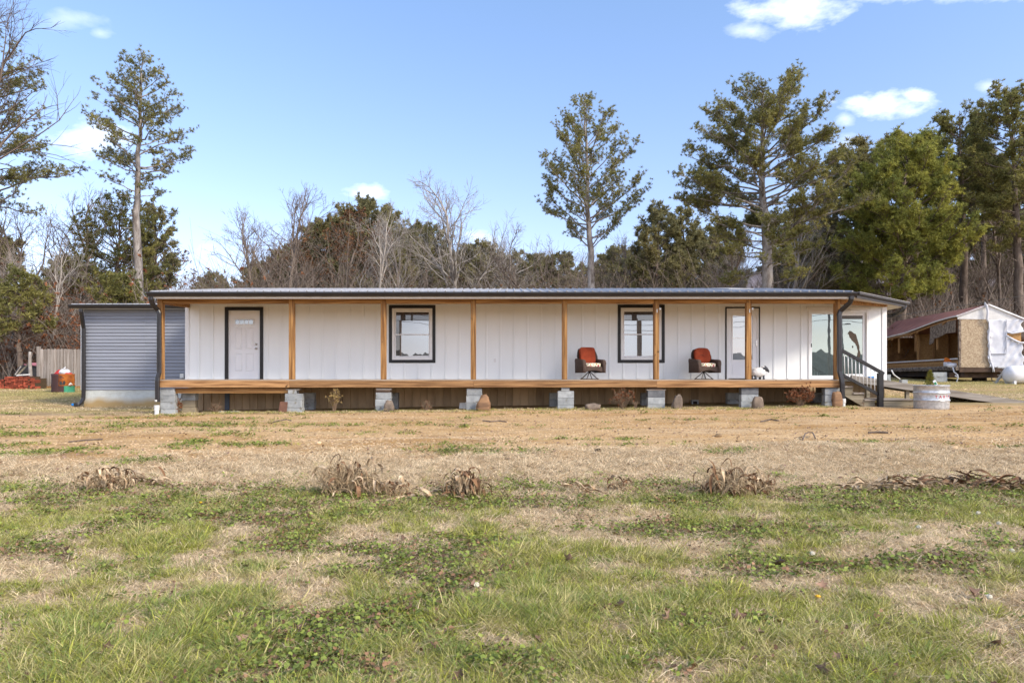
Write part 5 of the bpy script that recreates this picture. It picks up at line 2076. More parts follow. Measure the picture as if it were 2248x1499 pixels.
q.hexa([(bx + .2, yb3 - .22, bg_ + hb - .03), (bx + .42, yb3 - .1, bg_ + hb - .03), (bx + .4, yb3 + .1, bg_ + hb - .03), (bx + .2, yb3 + .1, bg_ + hb - .03),
        (bx + .22, yb3 - .2, bg_ + hb + .05), (bx + .36, yb3 - .1, bg_ + hb + .04), (bx + .36, yb3 + .1, bg_ + hb + .04), (bx + .22, yb3 + .1, bg_ + hb + .05)])
tag(q.build('plastic_crate', M['redplastic'], None, bevel=.02), 'small red plastic scrap at the orange side of the barrel rim', 'plastic piece')

yv = 34.0
pf = thing('picket_fence', (WX(130, yv), yv, gzf(WX(130, yv), yv)), 'weathered grey board fence behind the rusty barrel', 'fence')
pk_ = []
rp_ = random.Random(5)
for i in range(17):
    x0 = WX(81.5, yv) + i * .166 + (0 if i == 0 else .01)
    w = .155
    zt_ = WZ(760.5 if i == 0 else 766 + rp_.uniform(-.4, .4), yv)
    zb_ = WZ(847, yv)
    q = MB()
    if i == 0:
        q.box(x0, x0 + .16, yv - .06, yv + .06, zb_, zt_)
        q.build('fence_post', M['greywoodz'], pf, bevel=.01)
    else:
        x0 += rp_.uniform(-.006, .006)
        y0 = yv - .03 - rp_.uniform(0, .008)
        q.prism([(x0, zb_), (x0 + w - .012, zb_), (x0 + w - .012, zt_ - .03), (x0 + w - .04, zt_), (x0 + .03, zt_), (x0, zt_ - .03)], 1, y0, y0 + .02)
        q.build('picket', M['greywoodz'], pf)
for zz in (780, 835):
    q = MB()
    q.box(WX(82, yv), WX(200, yv), yv - .005, yv + .03, WZ(zz + 2, yv), WZ(zz - 2, yv))
    q.build('fence_rail', M['greywood'], pf)
q = MB()
q.box(WX(82, yv), WX(200, yv), yv - .05, yv - .01, gzf(-20, yv) - .05, WZ(847.5, yv))
q.build('kick_board', M['stud'], pf)

for (a, b_, top, bot, lab) in ((-60, 9, 832, 853, 'low stack of red bricks cut by the picture edge'), (10, 39, 826, 854, 'taller stack of red bricks under the loose boards'),
                               (40, 50, 825.5, 856, 'narrow middle stack of red bricks'), (51, 66, 825, 855, 'stack of red bricks beside the leaning pole'), (66.5, 80, 829, 855, 'stack of red bricks against the board fence')):
    yk = 33.0
    x0, x1, z1 = WX(a, yk), WX(b_, yk), WZ(top, yk)
    g_ = WZ(bot, yk)
    t = thing('brick_stack', ((x0 + x1) / 2, yk, g_), lab, 'brick stack', 'stacks of red bricks by the fence')
    q = MB()
    nr = max(3, int((z1 - g_) / .072))
    rbk = random.Random(a)
    for r in range(nr):
        z0 = g_ + r * (z1 - g_) / nr
        along = rbk.random() < .35
        step = .215 if along else .107
        x = x0
        while x < x1 - step * .6:
            e = min(x + step - .006, x1)
            q.box(x, e - .008, yk + rbk.uniform(-.03, .03), yk + .3, z0, z0 + (z1 - g_) / nr - .014)
            x += step
    q.build('bricks', M['brick'], t, kind='stuff')
    q = MB()
    q.box(x0 + .02, x1 - .02, yk + .03, yk + .75, g_ - .1, z1 - .03)
    q.build('stack_core', M['soil'], t)
for (a, b_, zz) in ((35.5, 49, 824), (49.5, 66, 823)):
    q = MB()
    q.hexa([tuple(W(p, r, y)) for p, r, y in ((a, zz + 1.2, 33.0), (b_, zz, 33.0), (b_, zz - .4, 33.5), (a + 1, zz + .6, 33.5), (a, zz - .8, 33.0), (b_, zz - 2, 33.0), (b_, zz - 2.6, 33.5), (a + 1, zz - 1.6, 33.5))])
    tag(q.build('loose_board', M['cream'], None), 'pale board lying across the bricks, ' + ('the shorter outer one' if a < 40 else 'the longer one by the pole'), 'board')
# dark tarp heap with the pink sheet
tp = thing('tarp_heap', W(60, 830, 36), 'black tarp draped over a frame with a faded pink sheet on top', 'covered heap')
q = MB()
rows = []
for y in np.linspace(35.4, 37.2, 8):
    row = []
    for px, py in ((29, 836), (31, 826), (34, 818), (40, 809), (45, 803), (52, 800), (60, 802), (68, 802.5), (76, 804), (84, 803), (96, 806), (97, 838)):
        p = W(px, py, y)
        row.append((p.x + .05 * math.sin(y * 5 + px), y, max(p.z + .12 * (float(fbm(px * .3, y * 3, 4, 3)) - .5), 1.0)))
    rows.append(row)
q.loft(rows)
q.build('tarp', M['tarpblack'], tp)
q = MB()
q.hexa([tuple(W(p, r, y)) for p, r, y in ((52, 801, 35.3), (96, 804, 35.3), (96, 802, 37), (52, 800, 37), (53, 799.5, 35.3), (96, 800.5, 35.3), (96, 799, 37), (53, 799, 37))])
q.build('pink_sheet', M['pink'], tp)
q = MB()
q.ball(tuple(W(77, 799, 35.8)), .28, .3, .07, 12, 6)
q.build('pink_sheet_bulge', M['pink'], tp, True)
q = MB()
q.bar(W(38, 824, 34.4), W(63, 798, 34.6), .07, .07)
tag(q.build('leaning_board', M['mosswood'], None), 'mossy board leaning from the bricks up against the grey pole', 'board')
q = MB()
q.bar(W(33, 823, 34.6), W(46, 804, 35.0), .04, .04)
tag(q.build('leaning_stick', M['barkpale'], None), 'thin pale stick leaning against the black tarp', 'stick')
q = MB()
q.tube([W(68.5, 850, 34.2), W(67, 820, 34.2), W(65.5, 795, 34.2), W(66, 772, 34.2)], [.09, .085, .08, .06], 8)
tag(q.build('wooden_pole', M['barkpale'], None, True), 'leaning grey pole standing behind the red bricks', 'pole')

# ---- utility poles across the road behind the camera, mirrored in the panes
for i, (X, Y, H) in enumerate(((36, -36, 10.0), (54, -70, 11.0), (-12, -40, 10.5))):
    u = thing('utility_pole', (X, Y, gzf(X, Y)), ('nearer wooden utility pole mirrored in the sliding door', 'farther wooden utility pole mirrored in the sliding door', 'wooden utility pole mirrored in the first window')[i], 'utility pole')
    q = MB()
    q.tube([(X, Y, gzf(X, Y) - .5), (X, Y, gzf(X, Y) + H)], [.17, .12], 8)
    q.build('pole', M['barkdark'], u, True)
    q = MB()
    q.box(X - 1.2, X + 1.2, Y - .06, Y + .06, gzf(X, Y) + H - .9, gzf(X, Y) + H - .75)
    q.build('crossarm', M['barkdark'], u)
for k in range(3):
    q = MB()
    pts = []
    P_ = [(-70, -38, 9.0), (-12, -40, 9.6), (36, -36, 9.2), (100, -36, 9.5)]
    for a, b_ in zip(P_[:-1], P_[1:]):
        for t in np.linspace(0, 1, 9)[:-1]:
            pts.append((a[0] + (b_[0] - a[0]) * t, a[1] + (b_[1] - a[1]) * t - k * .4, a[2] + (b_[2] - a[2]) * t - 1.4 * 4 * t * (1 - t) - k * .6))
    q.tube(pts, .025, 4)
    tag(q.build('power_line', M['cable'], None), ('upper', 'middle', 'lower')[k] + ' overhead line across the road mirrored in the panes', 'power line', 'overhead lines across the road')

# ================================================================== TREES
def path_pts(path, Y, n=14, wob=.0, rng=None):
    P = np.array([[(p - CX) * Y / FPX, CAMZ + (HY - q) * Y / FPX] for p, q in path])
    t = np.linspace(0, 1, len(P))
    tt = np.linspace(0, 1, n)
    X, Z = np.interp(tt, t, P[:, 0]), np.interp(tt, t, P[:, 1])
    if rng is not None and wob:
        X = X + rng.normal(size=n) * wob
    Yv = np.full(n, float(Y)) + (np.cumsum(rng.normal(size=n)) * .06 if rng is not None else 0)
    return np.stack([X, Yv, Z], -1)


def pine(seed, Y, path, prof, r0, nl, label, tuft=(14, .26, .045), dens=1.0, mneedle='needle', mbark='bark', low=0.05, high=.9, sec=2.2, group=None,
         bare_low=0, name='pine_tree', twig=True, curl=.25):
    """path: trunk in photo pixels from base to tip; prof: [(row, crown half width)] in photo pixels"""
    rng = np.random.default_rng(seed)
    tp = path_pts(path, Y, 16, .04, rng)
    g = gzf(tp[0][0], Y)
    tp[0][2] = min(tp[0][2], g - .2)
    root = thing(name, (tp[0][0], Y, g), label, 'tree', group)
    org = np.array([tp[0][0], Y, g])
    fr = np.linspace(0, 1, 16)
    rad = r0 * (1 - fr) ** 1.0 + .015
    segS, segE, ra, rb2 = [], [], [], []
    for i in range(15):
        segS.append(tp[i]); segE.append(tp[i + 1]); ra.append(rad[i]); rb2.append(rad[i + 1])
    tw = [[], [], [], []]
    T, D = [], []
    rows = np.array([q for _, q in [(0, p[0]) for p in prof]], float)
    zr = CAMZ + (HY - rows) * Y / FPX
    wr = np.array([p[1] for p in prof], float) * Y / FPX
    o = np.argsort(zr)
    zr, wr = zr[o], wr[o]
    zlo, zhi = zr[0], zr[-1]
    az = rng.uniform(0, 6.28)
    for i in range(nl):
        f = ((i + rng.uniform(0, 1)) / nl)
        z = zlo + (zhi - zlo) * f ** .72 * .985
        az += 2.4 + rng.normal() * .35
        ztip = z
        L = float(np.interp(z, zr, wr)) * rng.uniform(.72, 1.05)
        if L < .25:
            L = .25
        el = low + (high - low) * ((z - zlo) / (zhi - zlo)) ** 1.2 + rng.normal() * .12
        # the limb leaves the trunk lower than where its tip spreads
        el = min(el, .95)
        zb = max(tp[0][2] + .5, z - L * (math.tan(el) + curl) * .92)
        k = np.searchsorted(tp[:, 2], zb)
        k = min(max(k, 1), 15)
        u = (zb - tp[k - 1][2]) / (tp[k][2] - tp[k - 1][2] + 1e-6)
        base = tp[k - 1] + (tp[k] - tp[k - 1]) * u
        n = 8
        s = np.linspace(0, 1, n)
        wig = np.cumsum(rng.normal(size=(n, 3)) * .035 * L, 0)
        wig -= wig[0]
        hx, hy = math.cos(az), math.sin(az)
        pts = base + np.stack([hx * L * s, hy * L * s, L * (math.tan(el) * s + curl * s * s)], -1) + wig * [.6, .6, .5]
        r_l = min(.3 * r0, .010 * L + .014)
        rl = r_l * (1 - s) ** .8 + .008
        for a in range(n - 1):
            segS.append(pts[a]); segE.append(pts[a + 1]); ra.append(rl[a]); rb2.append(rl[a + 1])
        m = int(3 + L * sec)
        for q in range(m):
            ss = rng.uniform(.22, 1.0) ** .8
            j = min(int(ss * (n - 1)), n - 2)
            p0 = pts[j] + (pts[j + 1] - pts[j]) * (ss * (n - 1) - j)
            d = pts[j + 1] - pts[j]
            d = d / np.linalg.norm(d)
            a2 = rng.choice([-1, 1]) * rng.uniform(.4, 1.15)
            d2 = np.array([d[0] * math.cos(a2) - d[1] * math.sin(a2), d[0] * math.sin(a2) + d[1] * math.cos(a2), d[2] * .6 + rng.uniform(-.05, .5)])
            d2 /= np.linalg.norm(d2)
            l2 = (.30 * L * (1.15 - ss) + .35) * rng.uniform(.6, 1.2)
            mid = p0 + d2 * l2 * .5 + rng.normal(size=3) * .03
            end = p0 + d2 * l2 + np.array([0, 0, .12 * l2]) + rng.normal(size=3) * .04
            for A_, B_, q0, q1 in ((p0, mid, .017, .012), (mid, end, .012, .007)):
                tw[0].append(A_); tw[1].append(B_); tw[2].append(q0); tw[3].append(q1)
            nt = max(1, int(l2 * 10.0 * dens + rng.uniform(0, 1)))
            for _ in range(nt):
                v = rng.uniform(.35, 1.0)
                pp = p0 + (end - p0) * v + rng.normal(size=3) * .13
                pp[2] += .03
                dd = d2 + rng.normal(size=3) * .6
                dd[2] += .2
                dd /= np.linalg.norm(dd)
                if twig and v < .8:
                    tw[0].append(p0 + (end - p0) * max(0, v - .2)); tw[1].append(pp); tw[2].append(.008); tw[3].append(.005)
                T.append(pp); D.append(dd)
        T.append(pts[-1]); D.append((pts[-1] - pts[-2]) / np.linalg.norm(pts[-1] - pts[-2]))
    for q in range(bare_low):
        z = tp[0][2] + (zlo - tp[0][2]) * rng.uniform(.35, 1)
        a = rng.uniform(0, 6.28)
        k = min(max(np.searchsorted(tp[:, 2], z), 1), 15)
        base = tp[k - 1] + (tp[k] - tp[k - 1]) * ((z - tp[k - 1][2]) / (tp[k][2] - tp[k - 1][2] + 1e-6))
        L = rng.uniform(.3, 1.1)
        e = base + np.array([math.cos(a) * L, math.sin(a) * L, rng.uniform(-.1, .5) * L])
        segS.append(base); segE.append(e); ra.append(.03); rb2.append(.01)
    parts = [segs_mesh(segS, segE, ra, rb2, 6)]
    parts.append(segs_mesh(tw[0], tw[1], tw[2], tw[3], 3))
    V, F = merge(parts)
    link('trunk', mesh_np('trunk', V - org, F), M[mbark], root, True)
    V, F = tufts_mesh(T, D, rng, *tuft)
    tag(link('crown', mesh_np('crown', V - org, [F]), M[mneedle], root), kind='stuff')
    return root


# the slim pine on the left
pine(11, 42, [(303, 700), (301, 560), (300, 470), (305, 400), (312, 300), (318, 200), (320, 130)],
     [(125, 14), (150, 42), (190, 70), (215, 90), (260, 100), (300, 118), (322, 130), (350, 95), (385, 72), (425, 52), (450, 30)], .27, 46,
     'tall slim open crowned pine standing alone behind the grey addition', (17, .185, .031), 1.3, low=-.05, high=.62, bare_low=7, sec=2.0, curl=.12)
# pine behind the middle of the house
pine(12, 44, [(1298, 700), (1297, 600), (1296, 520), (1290, 440), (1288, 340), (1285, 260), (1283, 215)],
     [(212, 10), (235, 40), (262, 80), (300, 88), (335, 112), (370, 120), (400, 128), (440, 112), (480, 95), (510, 60)], .26, 50,
     'open pine with upswept limbs rising behind the roof above the right hand window', (17, .185, .031), 1.55, low=.4, high=.8, bare_low=6, sec=2.1)
# broad pine right of centre
pine(13, 40, [(1685, 720), (1684, 600), (1681, 500), (1677, 420), (1678, 330), (1680, 240), (1676, 160)],
     [(170, 30), (180, 66), (200, 92), (225, 100), (250, 135), (275, 160), (330, 170), (360, 172), (400, 205), (440, 210), (480, 150), (520, 130), (560, 120), (585, 150), (610, 110)], .34, 84,
     'tallest broad pine with a pale scaly trunk rising above the storm door', (17, .185, .031), 1.7, low=.0, high=.5, bare_low=4, sec=2.5, curl=.1)
# dense yellow green pine at the right end
pine(14, 46, [(1975, 760), (1985, 600), (1975, 500), (1985, 400), (1990, 320)],
     [(300, 30), (325, 65), (360, 95), (420, 120), (480, 138), (530, 140), (580, 125), (630, 125), (665, 110)], .3, 100,
     'dense yellow green young pine filling the gap above the red trailer roof', (16, .26, .044), 1.7, 'needleyellow', 'barkdark', low=.05, high=.6, sec=3.0)
# tall pines at the right edge
pine(15, 50, [(2120, 760), (2118, 600), (2112, 450), (2108, 330), (2102, 245)],
     [(240, 25), (262, 55), (300, 62), (350, 70), (400, 62), (440, 55), (480, 50), (520, 40)], .3, 52,
     'tall straight pine with a bare lower trunk left of the right edge pine', (16, .25, .046), 1.6, 'needle', 'barkdark', low=.1, high=.5, bare_low=10, sec=2.6)
pine(16, 46, [(2236, 760), (2232, 600), (2228, 450), (2222, 330), (2212, 195)],
     [(188, 25), (210, 62), (260, 78), (320, 92), (380, 100), (430, 100), (480, 80), (520, 60), (560, 40)], .32, 64,
     'dark tall pine with a thick trunk cut by the right edge', (16, .25, .046), 1.6, 'needle', 'barkdark', low=.05, high=.5, bare_low=8, sec=2.6)
pine(17, 56, [(2160, 760), (2165, 600), (2160, 450), (2150, 350)],
     [(335, 25), (370, 60), (420, 70), (470, 66), (520, 46)], .28, 40,
     'slimmer pine with dark trunk standing between the two tall right edge pines', (16, .36, .08), 1.5, 'needledull', 'barkdark', low=.1, high=.5, bare_low=12)
pine(18, 54, [(2010, 760), (2012, 600), (2005, 420), (2000, 310)],
     [(300, 30), (325, 70), (380, 80), (430, 60)], .28, 32,
     'blue green pine top showing just above the dense yellow green pine', (16, .36, .08), 1.5, 'needledull', 'barkdark', low=.1, high=.5)
pine(19, 52, [(1880, 760), (1880, 560), (1876, 430), (1880, 320)],
     [(318, 22), (345, 58), (400, 78), (450, 90), (520, 110), (580, 110), (640, 90)], .26, 60,
     'shaded pine filling the gap between the tallest pine and the yellow green one', (16, .36, .075), 1.3, 'needledull', 'barkdark', low=.1, high=.5)
# left edge: pine with long drooping limbs, cut by the frame
pine(20, 40, [(-40, 760), (-42, 560), (-45, 400), (-40, 250), (-30, 90)],
     [(85, 40), (120, 110), (180, 140), (220, 140), (280, 178), (330, 190), (380, 195), (420, 160), (470, 110)], .34, 62,
     'wide limbed pine cut by the left edge', (17, .185, .031), 1.0, low=-.05, high=.5, sec=1.9)
pine(21, 46, [(250, 760), (252, 640), (255, 540), (262, 430)],
     [(425, 14), (450, 48), (490, 82), (540, 100), (580, 105), (620, 112), (655, 90)], .2, 56,
     'short dark green pine half hidden behind the slim tall pine', (14, .26, .048), .75, 'needle', 'barkdark', low=-.05, high=.8)
pine(22, 50, [(352, 760), (350, 640), (345, 540), (338, 450)],
     [(450, 14), (475, 38), (510, 46), (560, 50), (600, 44), (640, 40)], .18, 40,
     'thin brownish evergreen just right of the slim pine trunk', (13, .34, .065), .8, 'needledull', 'barkdark', low=.2, high=.9)
pine(23, 36, [(45, 800), (48, 700), (50, 620)],
     [(598, 10), (625, 34), (660, 50), (700, 60), (740, 50)], .12, 34,
     'bushy green cedar low at the left edge behind the brick stacks', (16, .25, .046), .9, 'needle', 'barkdark', low=.1, high=.5)
pine(24, 39, [(268, 780), (268, 690), (270, 620)],
     [(612, 14), (632, 40), (655, 52), (690, 52)], .1, 30,
     'low green pine bush just above the grey addition roof', (18, .26, .05), 1.0, 'needle', 'barkdark', low=.1, high=.5)
pine(25, 58, [(1440, 760), (1440, 620), (1445, 520), (1440, 452)],
     [(452, 10), (478, 30), (520, 58), (570, 82), (620, 80), (650, 60)], .2, 44,
     'loose pale green pine between the middle pine and the tallest pine', (15, .36, .075), 1.1, 'needledull', 'barkdark', low=.1, high=.9)
pine(26, 60, [(1500, 760), (1500, 620), (1498, 540), (1495, 462)],
     [(460, 12), (485, 30), (530, 44), (580, 50), (630, 40)], .2, 36,
     'narrow grey green pine hugging the left side of the tallest pine', (14, .38, .08), 1.0, 'needledull', 'barkdark', low=.1, high=.9)

# rounded evergreens beyond the house: four crown meshes shared by many trees
evp = []
for sd, (hw, rows_) in enumerate(((1.0, [(1.0, .12), (.93, .62), (.82, .92), (.66, 1.0), (.5, .92), (.36, .7), (.28, .4)]), (1.0, [(1.0, .10), (.94, .5), (.84, .8), (.7, 1.0), (.5, .85), (.35, .55)]),
                                  (1.0, [(1.0, .2), (.95, .7), (.86, .98), (.7, .9), (.55, 1.0), (.4, .8), (.3, .5)]))):
    Yq = 75.0
    Hq = 14.0
    kpx = FPX / Yq
    py0 = HY
    prof = [(py0 - f * Hq * kpx, w * 4.2 * kpx) for f, w in rows_]
    e = pine(40 + sd, Yq, [(CX, py0), (CX + 4, py0 - Hq * .5 * kpx), (CX + 8, py0 - Hq * kpx)], prof, .22, 90, 'rounded evergreen', (12, .34, .085), 1.3, 'needledull', 'barkdark', low=.1, high=.35, sec=3.2, twig=False, name='evergreen_tree')
    evp.append(e)
EV = [  # px, top row, half width px, distance, label
    (800, 441, 74, 75, 'largest rounded evergreen, its dome highest above the roof left of centre'),
    (722, 478, 62, 78, 'rounded evergreen forming the left shoulder of the largest dome'),
    (866, 500, 46, 77, 'rounded evergreen forming the right shoulder of the largest dome'),
    (922, 492, 56, 82, 'rounded evergreen just right of the dome group, left of the pale bare tree'),
    (1050, 532, 66, 84, 'lower rounded evergreen behind the pale bare tree over the middle of the roof'),
    (1128, 556, 62, 86, 'low rounded evergreen left of the open middle pine'),
    (578, 575, 48, 88, 'small brownish evergreen left of the dome group'),
    (463, 600, 40, 92, 'smallest round evergreen standing alone against the sky above the front door'),
    (660, 540, 52, 86, 'evergreen low behind the reddish leafed bare tree'),
    (1215, 560, 60, 88, 'evergreen low behind the foot of the open middle pine'),
    (1350, 545, 58, 90, 'evergreen low right of the open middle pine'),
    (985, 560, 60, 90, 'evergreen low behind the pale bare tree trunk'),
    (1560, 500, 60, 84, 'evergreen seen through the left limbs of the tallest pine'),
    (1765, 470, 75, 70, 'evergreen seen through the right limbs of the tallest pine'),
    (1830, 560, 80, 66, 'evergreen above the roof end'),
    (2070, 470, 66, 70, 'evergreen behind the trunks above the white gable'),
    (150, 565, 52, 76, 'evergreen between the left edge pine and the slim pine'),
    (-60, 500, 70, 70, 'evergreen behind the left edge pine'),
    (2290, 380, 95, 66, 'evergreen beyond the right edge'),
    (1400, 560, 55, 84, 'low evergreen between the open middle pine and the pale green one'),
    (1300, 590, 60, 92, 'lowest evergreen straight behind the open middle pine trunk'),
    (1480, 545, 50, 90, 'low evergreen behind the narrow grey green pine'),
    (900, 560, 50, 90, 'low evergreen in the dip right of the large dome'),
    (780, 520, 60, 80, 'evergreen filling the base of the large dome'),
]
base_dims = (4.2 * 1.05, 14.0)
for i, (px, top, hw, Y, lab) in enumerate(EV):
    o = evp[i] if i < 3 else dup_tree(evp[i % 3])
    X = WX(px, Y)
    g = gzf(X, Y)
    o.location = (X, Y, g)
    H = WZ(top, Y) - g
    hw *= 1.42
    o.scale = (hw * Y / FPX / base_dims[0], hw * Y / FPX / base_dims[0], H / (14.0 + CAMZ - gzf(0, 75)))
    o.rotation_euler.z = i * 1.9
    o['label'] = lab
    o['group'] = 'rounded evergreens beyond the house'


def bare_mesh(seed, H, spread, levels=4, r0=.16, up=.35, n0=9, fork=False, droop=0.0, twl=1.0):
    rng = np.random.default_rng(seed)
    S, E, A, B = [], [], [], []
    S3, E3, A3, B3 = [], [], [], []
    tips = []
    stack = [(np.zeros(3), np.array([rng.normal() * .05, rng.normal() * .05, 1.0]), H * (.5 if fork else .8), r0, 0)]
    while stack:
        p, d, L, r, lv = stack.pop()
        n = 7 if lv == 0 else 5 if lv == 1 else 4 if lv == 2 else 3
        pts = [p]
        d = d / np.linalg.norm(d)
        cur, dc = p, d
        for i in range(n):
            dc = dc + rng.normal(size=3) * (.07 if lv == 0 else .15)
            dc[2] += (up if lv > 0 else .1) * (.14 if lv else .3) - droop * (.1 if lv > 1 else 0)
            dc /= np.linalg.norm(dc)
            cur = cur + dc * L / n
            pts.append(cur)
        rad = r * (1 - np.linspace(0, 1, n + 1) * (.65 if lv < levels else .6))
        for i in range(n):
            if lv < 2:
                S.append(pts[i]); E.append(pts[i + 1]); A.append(rad[i]); B.append(rad[i + 1])
            else:
                S3.append(pts[i]); E3.append(pts[i + 1]); A3.append(rad[i]); B3.append(rad[i + 1])
        if lv == levels:
            tips.append((pts[-1], dc))
            continue
        nc = [n0, 6, 5, 4][lv] if lv < 4 else 3
        for c in range(nc):
            t = rng.uniform(.28 if lv == 0 else .2, 1.0) if c else .98
            j = min(int(t * n), n - 1)
            q = pts[j] + (pts[j + 1] - pts[j]) * (t * n - j)
            ax = pts[j + 1] - pts[j]
            ax /= np.linalg.norm(ax)
            ph = rng.uniform(0, 6.28) if lv else c * 2.4 + rng.normal() * .3
            ref = np.array([1., 0, 0]) if abs(ax[2]) > .8 else np.array([0, 0, 1.])
            u = np.cross(ax, ref)
            u /= np.linalg.norm(u)
            w = np.cross(ax, u)
            th = rng.uniform(.35, .95) * spread if c else rng.uniform(.05, .3)
            dd = ax * math.cos(th) + (u * math.cos(ph) + w * math.sin(ph)) * math.sin(th)
            l2 = (H * .36 * (1.25 - t * .75) if lv == 0 else L * rng.uniform(.45, .75) * (1.15 - .45 * t)) * (twl if lv == levels - 1 else 1)
            stack.append((q, dd, l2, max(.0075, rad[j] * (.62 if c else .85)), lv + 1))
    return segs_mesh(S, E, A, B, 5), segs_mesh(S3, E3, A3, B3, 3), tips


def bare_tree(seed, H, spread, mbark, leaf=None, loc=(0, 0, 0), **kw):
    a, b, tips = bare_mesh(seed, H, spread, **kw)
    root = thing('bare_tree', loc, 'bare tree', 'tree')
    link('trunk', mesh_np('trunk', a[0], [a[1]]), M[mbark], root, True)
    tag(link('crown', mesh_np('crown', b[0], [b[1]]), M[mbark], root), kind='stuff')
    if leaf:
        rng = np.random.default_rng(seed)
        sel = [t for t in tips if rng.random() < leaf[1]]
        V, F = tufts_mesh([t[0] for t in sel], [t[1] for t in sel], rng, 4, .16, .12, 1.0, -.3)
        tag(link('dead_leaves', mesh_np('dead_leaves', V, [F]), M[leaf[0]], root), kind='stuff')
    return root


BT = [bare_tree(61, 10, .85, 'barkbare'), bare_tree(62, 10, 1.0, 'barkpale', n0=11), bare_tree(63, 10, .8, 'barkbare', ('deadleaf', .6), n0=10),
      bare_tree(64, 10, 1.15, 'barkbare', fork=True, n0=7), bare_tree(65, 10, .75, 'barkpale', n0=8)]
BTP = [  # prototype, px, base distance, top row, tilt, label, spin
    (0, 624, 58, 436, .0, 'tall grey bare tree rising clear of the roof above the second bay', .4),
    (1, 1000, 60, 430, .0, 'pale bare tree with a fanned crown reaching above the middle of the roof', 1.0),
    (4, 815, 54, 490, .0, 'pale trunked bare tree in front of the largest evergreen dome', 2.0),
    (2, 745, 60, 478, .0, 'bare tree still holding reddish dead leaves left of the dome', 0.2),
    (0, 555, 56, 500, -.12, 'thin bare tree leaning left above the front door side', 2.6),
    (3, 1225, 56, 470, -.5, 'bare tree leaning far to the left beside the open middle pine', .7),
    (4, 900, 58, 520, .1, 'slender pale bare tree between the dome and the fanned one', 4.0),
    (1, 1085, 66, 520, .05, 'pale low bare tree right of the fanned one', 3.0),
    (2, 680, 64, 545, .0, 'small brown leafed bare tree low above the roof', 1.2),
    (0, 1575, 52, 520, .1, 'grey bare tree low behind the left of the tallest pine', 5.0),
    (4, 1725, 50, 470, .05, 'pale bare tree right of the tallest pine trunk', .9),
    (3, 1790, 54, 500, .0, 'grey forked bare tree above the porch corner', 3.3),
    (0, 1410, 60, 540, .0, 'bare tree low right of the open middle pine', 2.2),
    (3, 2150, 52, 520, .0, 'forked bare tree behind the white gable', 1.4),
    (0, 2205, 50, 480, .0, 'bare tree right of the white gable', 2.9),
    (3, 2060, 56, 540, .1, 'forked bare tree left of the white gable', 4.4),
    (2, 370, 56, 560, .0, 'brown leafed bare tree right of the slim pine foot', 3.7),
    (0, 190, 48, 430, .05, 'bare tree between the left edge pine and the slim pine', 1.6),
    (3, 62, 42, 385, .0, 'forked dark bare tree low behind the brick stacks', .3),
    (4, 110, 40, 560, .1, 'pale thin sapling left of the board fence', 2.4),
    (4, 20, 38, 590, -.05, 'pale thin sapling at the left edge behind the bricks', 1.1),
    (2, 130, 44, 600, .0, 'brown leafed sapling behind the board fence', .5),
    (2, 10, 44, 560, .0, 'brown leafed tree low at the left edge', 2.1),
    (0, 290, 52, 560, .0, 'bare tree behind the slim pine trunk', 5.5),
    (3, 490, 66, 585, .0, 'low spreading bare tree right of the slim pine', 2.5),
    (0, 1290, 70, 560, .1, 'bare tree behind the foot of the open middle pine', 1.3),
    (1, 1650, 60, 560, .0, 'pale bare tree tangled behind the tallest pine trunk', .1),
    (0, 1930, 48, 600, .0, 'bare tree inside the shade of the yellow green pine', 3.9),
]
used = set()
for (k, px, Y, top, tilt, lab, spin) in BTP:
    o = BT[k] if k not in used else dup_tree(BT[k])
    used.add(k)
    X = WX(px, Y)
    g = gzf(X, Y) - .15
    s = (WZ(top, Y) - g) / 10.0 / (.92 if k != 3 else .85)
    o.location = (X, Y, g)
    o.scale = (s, s, s)
    o.rotation_euler = (0, tilt, spin)
    o['label'] = lab
    o['group'] = 'bare winter trees beyond the house'
# the big bare limbs reaching in at the upper left
o = bare_tree(71, 22, .9, 'barkdark', None, (0, 0, 0), r0=.34, n0=12, levels=4)
o.location = (WX(-150, 36), 36, gzf(WX(-150, 36), 36) - .2)
o.rotation_euler = (0, .06, 1.1)
o['label'] = 'big bare crooked tree reaching in over the upper left corner'

# a thicket of brush filling the gaps at the foot of the trees
rng = np.random.default_rng(99)


